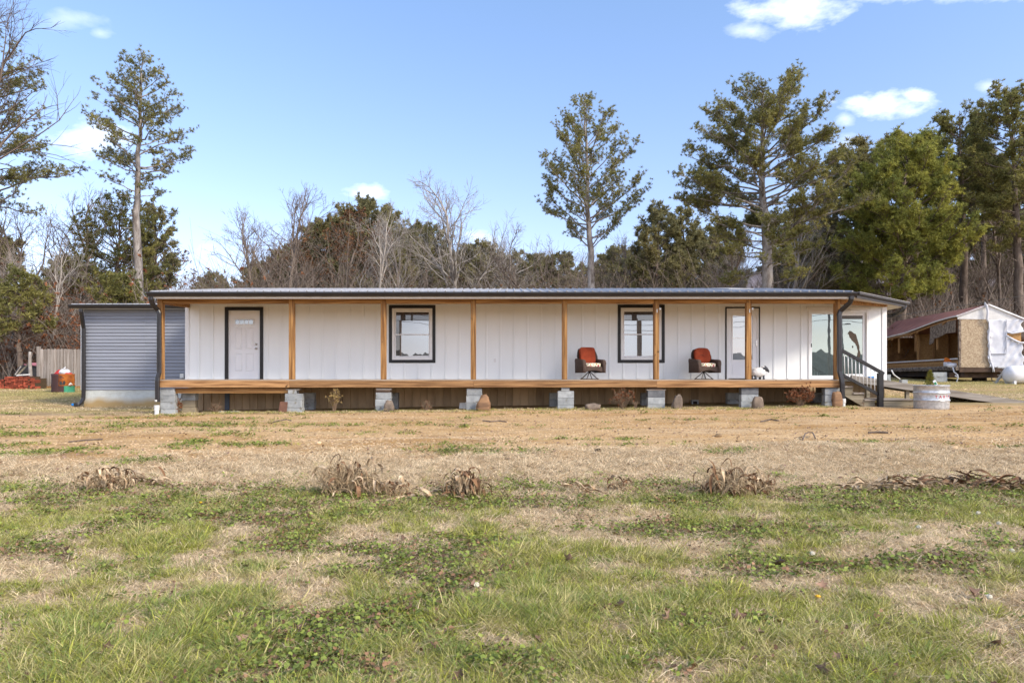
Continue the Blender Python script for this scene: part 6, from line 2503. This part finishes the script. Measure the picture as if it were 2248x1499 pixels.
def thicket(name, n, x0, x1, y0, y1, h0, h1, m, label, leaves=None, lean=.35):
    X, Yv = rng.uniform(x0, x1, n), rng.uniform(y0, y1, n)
    Z = gz(X, Yv)
    h = rng.uniform(h0, h1, n) * (.55 + .9 * fbm(X * .25, Yv * .25, 81, 3))
    d = rng.normal(size=(n, 3)) * [lean, lean, .1] + [0, 0, 1]
    d /= np.linalg.norm(d, axis=1, keepdims=True)
    S = np.stack([X, Yv, Z - .05], -1)
    mid = S + d * h[:, None] * .5
    e = mid + (d + rng.normal(size=(n, 3)) * .25) * h[:, None] * .5
    a, b_ = [S, mid], [mid, e]
    for _ in range(4):
        t = rng.uniform(.1, .95, (n, 1))
        p = mid + (e - mid) * t
        dd = d * .7 + np.clip(rng.normal(size=(n, 3)), -1.6, 1.6) * [.6, .6, .25]
        a.append(p)
        b_.append(p + dd * h[:, None] * rng.uniform(.12, .35, (n, 1)))
    A_, B_ = np.concatenate(a), np.concatenate(b_)
    r = np.concatenate([np.full(n, .022), np.full(n, .016)] + [np.full(n, .009)] * 4)
    V, F = segs_mesh(A_, B_, r, r * .6, 3)
    tag(link(name, mesh_np(name, V, [F]), M[m]), label, 'brush', None, 'stuff')
    if leaves:
        mm, cnt, nm, lab2 = leaves
        k = rng.integers(0, len(B_), cnt)
        V, F = tufts_mesh(B_[k] * .6 + A_[k] * .4, rng.normal(size=(cnt, 3)), rng, 5, .17, .10, 1.0, -.1)
        tag(link(nm, mesh_np(nm, V, [F]), M[mm]), lab2, 'leaves', None, 'stuff')


thicket('undergrowth', 8200, -44, 46, 50, 74, 3.0, 9.0, 'twig', 'tangled grey brown winter brush filling the foot of the wood', ('deadleaf', 5000, 'brush_leaves', 'scattered brown dead leaves clinging in the winter brush'))
thicket('undergrowth', 1700, -33, -14.5, 36.5, 48, 2.0, 5.5, 'twig', 'brown briar tangle behind the board fence and bricks', ('rustleaf', 9000, 'brush_leaves', 'russet dead leaves in the briar tangle behind the bricks'), .45)
thicket('undergrowth', 1500, 24, 44, 39, 52, 2.0, 5.5, 'twig', 'grey brown brush behind the derelict trailer', ('deadleaf', 1500, 'brush_leaves', 'a few dead leaves in the brush behind the trailer'), .4)

# ================================================================== DRIED SHRUBS ALONG THE PORCH
rng = np.random.default_rng(17)


def shrub(px, py_b, w, h, Y, n, mst, mlf, leafk, label, lf=(6, .03, .022), loc_z=None, dense=4):
    X = WX(px, Y)
    g = gzf(X, Y)
    wv, hv = w * Y / FPX / 2, h * Y / FPX
    t = thing('dried_shrub', (X, Y, g), label, 'shrub', 'dried shrubs along the porch')
    A_, B_, r0_, r1_ = [], [], [], []
    tips, dirs = [], []
    for i in range(n):
        a = rng.uniform(0, 6.28)
        rr_ = wv * math.sqrt(rng.uniform(.02, 1))
        hh_ = hv * rng.uniform(.55, 1.0) * (1 - .35 * (rr_ / wv) ** 2)
        p0 = np.array([rng.normal() * .02, rng.normal() * .02, -.02])
        p2 = np.array([rr_ * math.cos(a), rr_ * math.sin(a) * .7, hh_])
        p1 = p0 * .4 + p2 * .5 + [0, 0, .12 * hv] + rng.normal(size=3) * .015
        for u, v, q, q2 in ((p0, p1, .006, .005), (p1, p2, .005, .003)):
            A_.append(u); B_.append(v); r0_.append(q); r1_.append(q2)
        tips.append(p2); dirs.append(p2 / np.linalg.norm(p2))
        for _ in range(dense):
            s = p1 + (p2 - p1) * rng.uniform(-.2, .9)
            e = s + (p2 - p1) * rng.uniform(.2, .45) + rng.normal(size=3) * .05
            A_.append(s); B_.append(e); r0_.append(.0035); r1_.append(.002)
            tips.append(e); dirs.append((e - s) / np.linalg.norm(e - s))
    V, F = segs_mesh(A_, B_, r0_, r1_, 4)
    tag(link('stems', mesh_np('stems', V, [F]), M[mst], t), kind='stuff')
    if mlf:
        k = rng.random(len(tips)) < leafk
        V, F = tufts_mesh(np.array(tips)[k], np.array(dirs)[k], rng, *lf, 1.0, .1)
        tag(link('leaves', mesh_np('leaves', V, [F]), M[mlf], t), kind='stuff')


shrub(733, 905, 38, 52, 18.95, 26, 'drystem', 'hydrangea', .55, 'pale tan dried bush with clustered flower heads between the second and third piers', (12, .05, .03))
shrub(936, 904, 34, 26, 19.0, 20, 'drystem', 'rustleaf', .25, 'small low reddish dried bush left of the tall orange stone', (5, .025, .018))
shrub(1367, 902, 62, 52, 18.95, 40, 'drystem', 'rustleaf', .55, 'wide russet dried bush between the flat stone and the window pier', (7, .04, .028))
shrub(1757, 893, 62, 46, 18.9, 70, 'drystem', 'rustleaf', .9, 'dense rounded brown dried bush between the last two piers', (9, .045, .034))
shrub(473, 906, 34, 26, 19.0, 18, 'drystem', 'rustleaf', .2, 'sparse twiggy little bush in front of the first bay skirting', (5, .025, .018))
shrub(389, 908, 14, 30, 19.3, 16, 'drystem', 'rustleaf', .8, 'narrow reddish weed between the end pier and the tan blocks', (7, .04, .025))
shrub(1395, 903, 16, 22, 18.9, 8, 'drystem', None, 0, 'few pale stems standing beside the window pier')
shrub(1925 - 30, 889, 8, 20, 19.0, 4, 'drystem', None, 0, 'lone dry weed stalk under the wooden steps')

# ================================================================== WITHERED PLANT CLUMPS ON THE LAWN EDGE
rl2 = np.random.default_rng(31)


def ribbon(p0, az, L, rise, width, droop, n=7, tw=0.0, curl=0.0):
    pts, d = [], np.array([math.cos(az), math.sin(az), rise])
    d /= np.linalg.norm(d)
    p = np.array(p0, float)
    V = []
    for i in range(n + 1):
        s = i / n
        w = width * (math.sin(math.pi * min(1, s * .9 + .12)) ** .7) * .5
        side = np.array([-math.sin(az + tw * s * 3), math.cos(az + tw * s * 3), .5 * math.sin(tw * 5 * s)])
        nrm_ = np.cross(d, side)
        nrm_ /= np.linalg.norm(nrm_) + 1e-6
        V += [p - side * w + nrm_ * w * .5, p.copy(), p + side * w + nrm_ * w * .5]
        p = p + d * L / n
        d = d + np.array([rl2.normal() * .2, rl2.normal() * .2, -droop / n * (1 + 2.2 * s) + rl2.normal() * .12])
        if rl2.random() < .09:
            d = d + np.array([rl2.normal() * .5, rl2.normal() * .5, -.9])
        if curl:
            d[2] += curl * s / n * 6
        d /= np.linalg.norm(d)
        if p[2] < .012:
            p[2] = .012 + rl2.uniform(0, .012)
            d[2] = abs(d[2]) * .2
    F = []
    for i in range(n):
        for k in (0, 1):
            a = i * 3 + k
            F.append((a, a + 1, a + 4, a + 3))
    return np.array(V), np.array(F)


def clump(px, py, w, h, nleaf, nstraw, label, flat=False, dark=.4, lw=.05):
    lw, nleaf, nstraw = lw * .75, int(nleaf * 1.6), int(nstraw * 2.2)
    c = ground_hit(px, py)
    Y = c.y
    wv, hv = w * Y / FPX / 2, h * Y / FPX
    t = thing('withered_plant', tuple(c), label, 'dead plant', 'withered plant clumps along the lawn edge')
    for i in range(nleaf):
        az = rl2.uniform(0, 6.28)
        if flat:
            p0 = (rl2.uniform(-wv, wv) * .85, rl2.uniform(-.16, .16), rl2.uniform(.01, hv * .6))
            V, F = ribbon(p0, rl2.choice([0, math.pi]) + rl2.normal() * .45, rl2.uniform(.14, .38), rl2.uniform(-.1, .8), lw * rl2.uniform(.5, 1.25), rl2.uniform(.4, 1.8), tw=rl2.normal() * .5)
        else:
            p0 = (rl2.normal() * wv * .36, rl2.normal() * .10, rl2.uniform(.0, hv * .6))
            up_ = rl2.uniform(.4, 3.2)
            V, F = ribbon(p0, az, rl2.uniform(.35, .85) * max(hv, wv), up_, lw * rl2.uniform(.5, 1.2), rl2.uniform(1.6, 4.6), n=9, tw=rl2.normal() * .5)
        me = mesh_np('dry_leaf', V, [F])
        link('dry_leaf', me, M['drydark'] if rl2.random() < dark else M['drypale'], t, True)
    A_, B_, r_ = [], [], []
    for i in range(nstraw):
        az = rl2.uniform(0, 6.28)
        p = np.array([rl2.normal() * wv * .4, rl2.normal() * .1, rl2.uniform(0, hv * .3)])
        d = np.array([math.cos(az) * .7, math.sin(az) * .5, rl2.uniform(.2 if flat else .4, .5 if flat else 1.8)])
        d /= np.linalg.norm(d)
        L = rl2.uniform(.3, .8) * max(hv, wv * .8)
        for k in range(4):
            q = p + d * L / 4
            q[2] = max(q[2], .01)
            A_.append(p); B_.append(q); r_.append(.0035 * (1 - k * .18))
            p = q
            d = d + rl2.normal(size=3) * .12 + [0, 0, -.32]
            d /= np.linalg.norm(d)
    V, F = segs_mesh(A_, B_, r_, np.array(r_) * .8, 3)
    tag(link('straw', mesh_np('straw', V, [F]), M['straw'], t), kind='stuff')


clump(238, 1076, 120, 66, 40, 70, 'low withered plant with curled leaves and an arching stalk, leftmost on the lawn edge', lw=.045)
clump(330, 1062, 130, 14, 14, 20, 'scatter of flattened dry leaves trailing right of the leftmost withered plant', True)
clump(765, 1085, 150, 105, 46, 190, 'tallest shaggy withered plant heaped with straw, left of centre', lw=.05)
clump(855, 1088, 120, 52, 24, 90, 'drooping straw skirt between the shaggy heap and the wrapped looking clump')
clump(1022, 1092, 92, 84, 46, 90, 'bunched brown withered plant with looped leaf tips, just left of centre', lw=.062, dark=.55)
clump(945, 1096, 120, 16, 14, 24, 'pale flattened leaves on the left of the bunched brown plant', True)
clump(1365, 1078, 66, 40, 14, 26, 'smallest withered tuft with one upright curled leaf right of centre', dark=.5)
clump(1290, 1082, 70, 18, 8, 24, 'thin scatter of dry stems left of the smallest tuft', True)
clump(1590, 1086, 130, 88, 40, 150, 'bushy withered plant with straw and dark curled leaves below the rounded red chair', lw=.05, dark=.5)
clump(1668, 1080, 90, 56, 18, 40, 'broken dry stalk bent over to the right of the bushy withered plant', dark=.6)
clump(1940, 1078, 210, 34, 44, 40, 'wide flattened mat of pale withered leaves on the right', True, .35, .055)
clump(2085, 1068, 120, 36, 26, 60, 'low withered leaves with one bright rust leaf right of the flattened mat', True, .6, .06)
clump(2200, 1072, 130, 36, 30, 40, 'withered brown leaves lying near the right edge of the lawn', True, .65, .06)

# ================================================================== GRASS, CLOVER, GRAVEL
rg = np.random.default_rng(123)


def blades(n, h, w, spread, lean, seed, curl=.6, flat=0.0):
    r = np.random.default_rng(seed)
    V, F = [], []
    k = 3
    for i in range(n):
        a, rr_ = r.uniform(0, 6.28), spread * math.sqrt(r.uniform(0, 1))
        p = np.array([rr_ * math.cos(a), rr_ * math.sin(a), -.006])
        b = r.uniform(0, 6.28) if r.random() < .6 else a
        L = h * r.uniform(.5, 1.15)
        d = np.array([math.cos(b) * lean, math.sin(b) * lean, 1.0 - flat])
        d += r.normal(size=3) * .25
        d[2] = max(d[2], .12)
        d /= np.linalg.norm(d)
        c = r.uniform(0, 6.28)
        side = np.array([math.cos(c), math.sin(c), 0]) * w * r.uniform(.6, 1.2) / 2
        b0 = len(V)
        for j in range(k):
            wj = (1, .8, .5)[j]
            V += [p - side * wj, p + side * wj]
            p = p + d * L / k
            d = d + np.array([math.cos(b) * .3, math.sin(b) * .3, -curl * r.uniform(.3, 1)]) * .6
            d /= np.linalg.norm(d)
            p[2] = max(p[2], .004)
        V.append(p)
        for j in range(k - 1):
            F += [(b0 + 2 * j, b0 + 2 * j + 1, b0 + 2 * j + 3), (b0 + 2 * j, b0 + 2 * j + 3, b0 + 2 * j + 2)]
        F.append((b0 + 4, b0 + 5, b0 + 6))
    return np.array(V), [np.array(F)]


def leaves_clump(n, r_leaf, spread, h, seed):
    r = np.random.default_rng(seed)
    V, F = [], []
    for i in range(n):
        a, rr_ = r.uniform(0, 6.28), spread * math.sqrt(r.uniform(0, 1))
        c = np.array([rr_ * math.cos(a), rr_ * math.sin(a), h * r.uniform(.3, 1.1)])
        nrm_ = np.array([r.normal() * .5, r.normal() * .5 - .25, 1])
        nrm_ /= np.linalg.norm(nrm_)
        u = np.cross(nrm_, [0, 1, .1])
        u /= np.linalg.norm(u)
        v = np.cross(nrm_, u)
        R_ = r_leaf * r.uniform(.55, 1.2)
        b0 = len(V)
        for k in range(7):
            t = k / 7 * 6.283
            rad = R_ * (1 if k else .35)
            V.append(c + (u * math.cos(t) + v * math.sin(t)) * rad + nrm_ * R_ * .18 * (k % 2))
        F += [(b0, b0 + k, b0 + k + 1) for k in range(1, 6)]
    return np.array(V), [np.array(F)]


def sample(n, x_half, y0, y1, dens):
    """points thinned by dens(X, Y), thicker where the ground is near"""
    Y = y0 * (y1 / y0) ** rg.uniform(0, 1, n)
    X = rg.uniform(-1, 1, n) * (x_half * Y + 1.2)
    k = rg.uniform(0, 1, n) < dens(X, Y)
    X, Y = X[k], Y[k]
    return np.stack([X, Y, gz(X, Y)], -1)


def put(name, P, protos, s0, s1, label, cat, tilt=.12, pickfn=None, sfn=None):
    n = len(P)
    rot = np.stack([rg.normal(size=n) * tilt, rg.normal(size=n) * tilt, rg.uniform(0, 6.28, n)], -1)
    scl = rg.uniform(s0, s1, n)
    if sfn is not None:
        scl = scl * sfn(P[:, 0], P[:, 1])
    pick = rg.integers(0, len(protos), n) if pickfn is None else pickfn(P)
    return scatter(name, P, rot, scl, pick, protos, label, cat)


G1 = [proto_obj('grass_clump', *blades(26, (.07, .085, .10, .06, .085)[s - 1], (.0048, .0055, .0062, .005, .0045)[s - 1], .075, (.55, .8, .6, 1.1, .7)[s - 1], s), M['grassg' if s % 3 else 'grassy']) for s in range(1, 6)]
G1 += [proto_obj('tall_grass_clump', *blades(34, .15, .0055, .055, .75, 20 + s), M[('grassg', 'grassb', 'grassy')[s % 3]]) for s in range(3)]
D1 = [proto_obj('dry_clump', *blades(44, .075, .0042, .09, 1.3, 40 + s, 1.0, .55 if s < 3 else .2), M['grassd']) for s in range(4)] + [proto_obj('straw_clump', *blades(16, .14, .0042, .11, 1.4, 50, .7, .5), M['grassd'])]
C1 = [proto_obj('leaf_clump', *leaves_clump(15, .0115, .10, .035, 60 + s), M['clover' if s < 3 else 'clovered']) for s in range(4)]
xh = .80
gm_ = lambda X, Y: green_mask(X, Y)
cl_ = lambda X, Y: sstep(.50, .62, fbm(X * 1.4 + 50, Y * 2.0, 91, 4) + .15 * np.exp(-((Y - 7.0) / .8) ** 2) - .12 * sstep(5.5, 4, Y)) * sstep(8.4, 7.4, Y + (fbm(X * 1.2, Y, 95, 3) - .5) * 1.2)
P = sample(64000, xh, 2.5, 8.6, lambda X, Y: np.clip(gm_(X, Y) * (1 - .5 * cl_(X, Y)) + .03, 0, 1))
tallm = lambda P_: np.where(rg.uniform(0, 1, len(P_)) < .06 + .27 * sstep(.5, .62, fbm(P_[:, 0] * 1.1, P_[:, 1] * 1.1, 97, 3)) * sstep(5.4, 3.8, P_[:, 1]), rg.integers(5, 8, len(P_)), rg.integers(0, 5, len(P_)))
put('grass', P, G1, .55, 1.08, 'patchy green lawn grass in the foreground', 'grass', .15, tallm, lambda X, Y: .75 + .5 * fbm(X * 1.4, Y * 1.4, 98, 3))
P = sample(95000, xh, 2.5, 11.6, lambda X, Y: np.clip((1 - .5 * gm_(X, Y)) * (1 - drive_mask(X, Y)) * (1 - .35 * cl_(X, Y)), 0, 1))
put('dry_grass', P, D1, .7, 1.3, 'pale dormant grass thatch between the green patches', 'dry grass', .15, None, lambda X, Y: .85 + .6 * sstep(6, 10, Y) * fbm(X * .8, Y * .8, 99, 3) * 1.5)
P = sample(26000, xh, 2.5, 8.4, lambda X, Y: .8 * cl_(X, Y) + .02)
put('ground_cover', P, C1, .7, 1.35, 'low round leafed weeds spreading below the withered plants', 'weeds', .2, lambda P_: np.where(rg.uniform(0, 1, len(P_)) < .22, 3, rg.integers(0, 3, len(P_))))
W1 = [proto_obj('weed_clump', *leaves_clump(16, .016, .12, .03, 80 + s), M['clover']) for s in range(2)] + [proto_obj('weed_grass', *blades(26, .07, .006, .1, 1.0, 85), M['grassg'])]
P = sample(15000, .82, 9.0, 19.2, lambda X, Y: sstep(.60, .70, fbm(X * .7 + 9, Y * 2.2, 105, 4)) * (.75 - .03 * X).clip(.2, .95))
put('drive_weeds', P, W1, .7, 1.5, 'dark green weeds dotted over the gravel drive', 'weeds', .15)
# turf beyond the house corners
P = []
for x0, x1, y0, y1, n in ((-26, -9.9, 19.2, 33, 9000), (11.6, 30, 20.5, 34, 9000)):
    X, Y = rg.uniform(x0, x1, n), rg.uniform(y0, y1, n)
    k = rg.uniform(0, 1, n) < .25 + .75 * sstep(.45, .6, fbm(X * .5, Y * .9, 107, 3))
    P.append(np.stack([X[k], Y[k], gz(X[k], Y[k])], -1))
P = np.concatenate(P)
T1 = [proto_obj('turf_clump', *blades(26, .06, .011, .16, 1.0, 90), M['grassd']), proto_obj('turf_clump_green', *blades(26, .055, .011, .16, .9, 91), M['grassy'])]
ok = ~((P[:, 0] > -13.6) & (P[:, 0] < -9) & (P[:, 1] > 22.9))
P = P[ok]
put('turf', P, T1, .8, 1.5, 'short dull turf at both ends of the house', 'turf', .1, lambda P_: np.where(fbm(P_[:, 0] * .3, P_[:, 1] * .8, 109, 3) + .25 * (P_[:, 1] > 26) > .58, 1, 0))
# fringe of grass at the foot of the porch
n = 1600
X, Y = rg.uniform(-10, 9.5, n), 18.75 + rg.normal(size=n) * .22 + .15
put('porch_edge_grass', np.stack([X, Y, gz(X, Y)], -1), T1 + [G1[0]], .6, 1.2, 'ragged fringe of short grass along the porch piers', 'grass', .15)
# gravel
B1 = []
for s in range(3):
    q = MB()
    rr_ = np.random.RandomState(s)
    q.ball((0, 0, 0), .016, .013, .008, 6, 4, lambda x, y, z: 1 + .3 * (rr_.rand() - .5))
    me = q.mesh('pebble')
    me.materials.append(M['pebble'])
    B1.append(bpy.data.objects.new('pebble', me))
P = sample(26000, .82, 8.5, 18.9, lambda X, Y: np.clip(drive_mask(X, Y) * (.3 + .9 * sstep(.45, .6, fbm(X * .6, Y * 1.2, 111, 3))), 0, 1))
put('gravel', P, B1, .5, 1.7, 'small pale stones strewn over the drive', 'gravel', .2)
P = sample(2600, .82, 6.5, 18.9, lambda X, Y: np.full(len(X), .6))
L1 = []
for s in range(2):
    V, F = ribbon((-.035, 0, .006), 0, .075, .12, .05, .4, n=3)
    L1.append(proto_obj('leaf_flake', V, [F], M['fallen']))
put('leaf_litter', P, L1, .35, .9, 'crumbled dead leaf bits over drive and turf', 'leaf litter', .35)

# ---- single fallen leaves, dandelions, sticks, stones in view
rf2 = np.random.default_rng(8)
lp = []
for s in range(4):
    V, F = [], []
    pts = [(0, -.05), (.012, -.02), (.035, -.028), (.024, 0), (.042, .02), (.02, .025), (0, .06), (-.02, .025), (-.042, .02), (-.024, 0), (-.035, -.028), (-.012, -.02)]
    V = [(0, 0, .004)] + [(x, y, .008 + .03 * abs(x) / .04 + rf2.uniform(0, .02)) for x, y in pts]
    F = [(0, i + 1, (i + 1) % 12 + 1) for i in range(12)]
    me = mesh_np('fallen_leaf', V, [F])
    me.materials.append(M['fallen'])
    lp.append(me)
for (px, py) in ((540, 1256), (532, 1424), (660, 1395), (540, 1432), (620, 1210), (215, 1128), (150, 1215), (240, 1440), (1805, 1300), (2052, 1232), (1365, 1345), (1100, 1262), (1665, 1405), (1620, 1375),
                 (1840, 1458), (1805, 1492), (2135, 1318), (1925, 1390), (1470, 1372), (1040, 1300), (1330, 1350), (1010, 1500), (1712, 1250), (1560, 1172), (2030, 1110), (1930, 1108), (880, 1190), (720, 1130), (905, 1350), (1180, 1420), (1250, 1240), (2200, 1430)):
    c = ground_hit(px, py)
    o = link('fallen_leaf', lp[rf2.integers(4)], None)
    o.location = (c.x, c.y, c.z + .03)
    s = rf2.uniform(.5, .95)
    o.scale = (s, s, s)
    o.rotation_euler = (rf2.uniform(.1, 1.2), rf2.normal() * .6, rf2.uniform(0, 6.28))
    tag(o, 'curled dry leaf lying in the foreground grass', 'leaf', 'dry leaves lying in the foreground grass')


def dandelion(px, py, puff, label, grp):
    c = ground_hit(px, py)
    t = thing('dandelion', (c.x, c.y, c.z), label, 'dandelion', grp)
    q = MB()
    h = .055 if puff else .04
    q.tube([(0, 0, -.01), (.006, 0, h * .6), (0, 0, h)], .0025, 5)
    q.build('stem', M['grassy'], None).parent = t
    q = MB()
    if puff:
        q.ball((0, 0, h + .01), .017, .017, .014, 16, 10, lambda x, y, z: 1 + .28 * rf2.uniform(-1, 1))
    else:
        q.ball((0, 0, h + .004), .017, .017, .008, 12, 6, lambda x, y, z: 1 + .15 * rf2.uniform(-1, 1))
    q.build('seed_head' if puff else 'flower_head', M['puff' if puff else 'yellow'], None).parent = t


for px, py, lab in ((2222, 1228, 'white dandelion clock nearest the right edge of the lawn'), (2172, 1334, 'nearest white dandelion clock, low on the right'), (2148, 1141, 'farthest white dandelion clock on the right among the leaf weeds'),
                    (2193, 1165, 'white dandelion clock just behind the one nearest the right edge'), (2017, 1174, 'white dandelion clock left of the others on the right'), (1783, 1234, 'white dandelion clock alone right of centre'),
                    (1046, 1306, 'white dandelion clock alone in the middle foreground')):
    dandelion(px, py, True, lab, 'white dandelion clocks')
for px, py, lab in ((440, 1112, 'small yellow dandelion flower in green grass at left'), (1795, 1324, 'small yellow dandelion flower in the right foreground'), (1478, 1108, 'small yellow dandelion flower below the bushy withered plant')):
    dandelion(px, py, False, lab, 'yellow dandelion flowers')
for (pts, r, lab) in (([(1906, 951), (1925, 950.5), (1950, 951.5)], .018, 'dark straight stick lying on the right of the drive'), ([(1762, 968), (1768, 961), (1776, 958.5), (1784, 959), (1790, 964)], .012, 'thin arched twig on the drive below the tallest pine'),
                      ([(1060, 925), (1078, 927), (1095, 925), (1112, 927.5)], .014, 'wavy dark stick on the middle of the drive'), ([(1670, 927), (1692, 922), (1710, 925)], .014, 'short dark stick below the sheep'),
                      ([(600, 928), (628, 922), (640, 925)], .012, 'thin dark twig on the left of the drive'), ([(150, 972), (185, 968), (225, 966)], .012, 'long thin twig at the far left of the drive')):
    P3 = [ground_hit(a, b_) for a, b_ in pts]
    lift = .02
    q = MB()
    q.tube([(p.x, p.y, p.z + lift + (.06 if 'arched' in lab and 0 < i < len(P3) - 1 else 0)) for i, p in enumerate(P3)], r, 6)
    tag(q.build('fallen_stick', M['barkdark'], None), lab, 'stick', 'sticks lying on the drive')
for (px, py, s, lab) in ((1577, 958, .07, 'whitish stone lump on the right half of the drive'), (2095, 985, .06, 'tan stone at the near edge of the drive on the right'), (2120, 991, .05, 'small tan stone beside the tan stone at the drive edge'),
                         (1313, 990, .05, 'dark clod at the near edge of the drive, middle'), (285, 934, .06, 'pale stone on the left half of the drive'), (700, 974, .05, 'pale stone at the near drive edge left of centre'), (2220, 994, .05, 'stone at the far right edge of the drive')):
    c = ground_hit(px, py)
    q = MB()
    sd = px % 17
    q.ball((c.x, c.y, c.z + s * .25), s, s * .8, s * .55, 12, 8, lambda x, y, z: 1 + .5 * (float(vnoise(x * 2 + sd, z * 2 + y * 2 + sd, 2)) - .5))
    tag(q.build('loose_stone', M['pebble'] if 'dark' not in lab else M['soil'], None, True), lab, 'stone', 'loose stones on the drive')
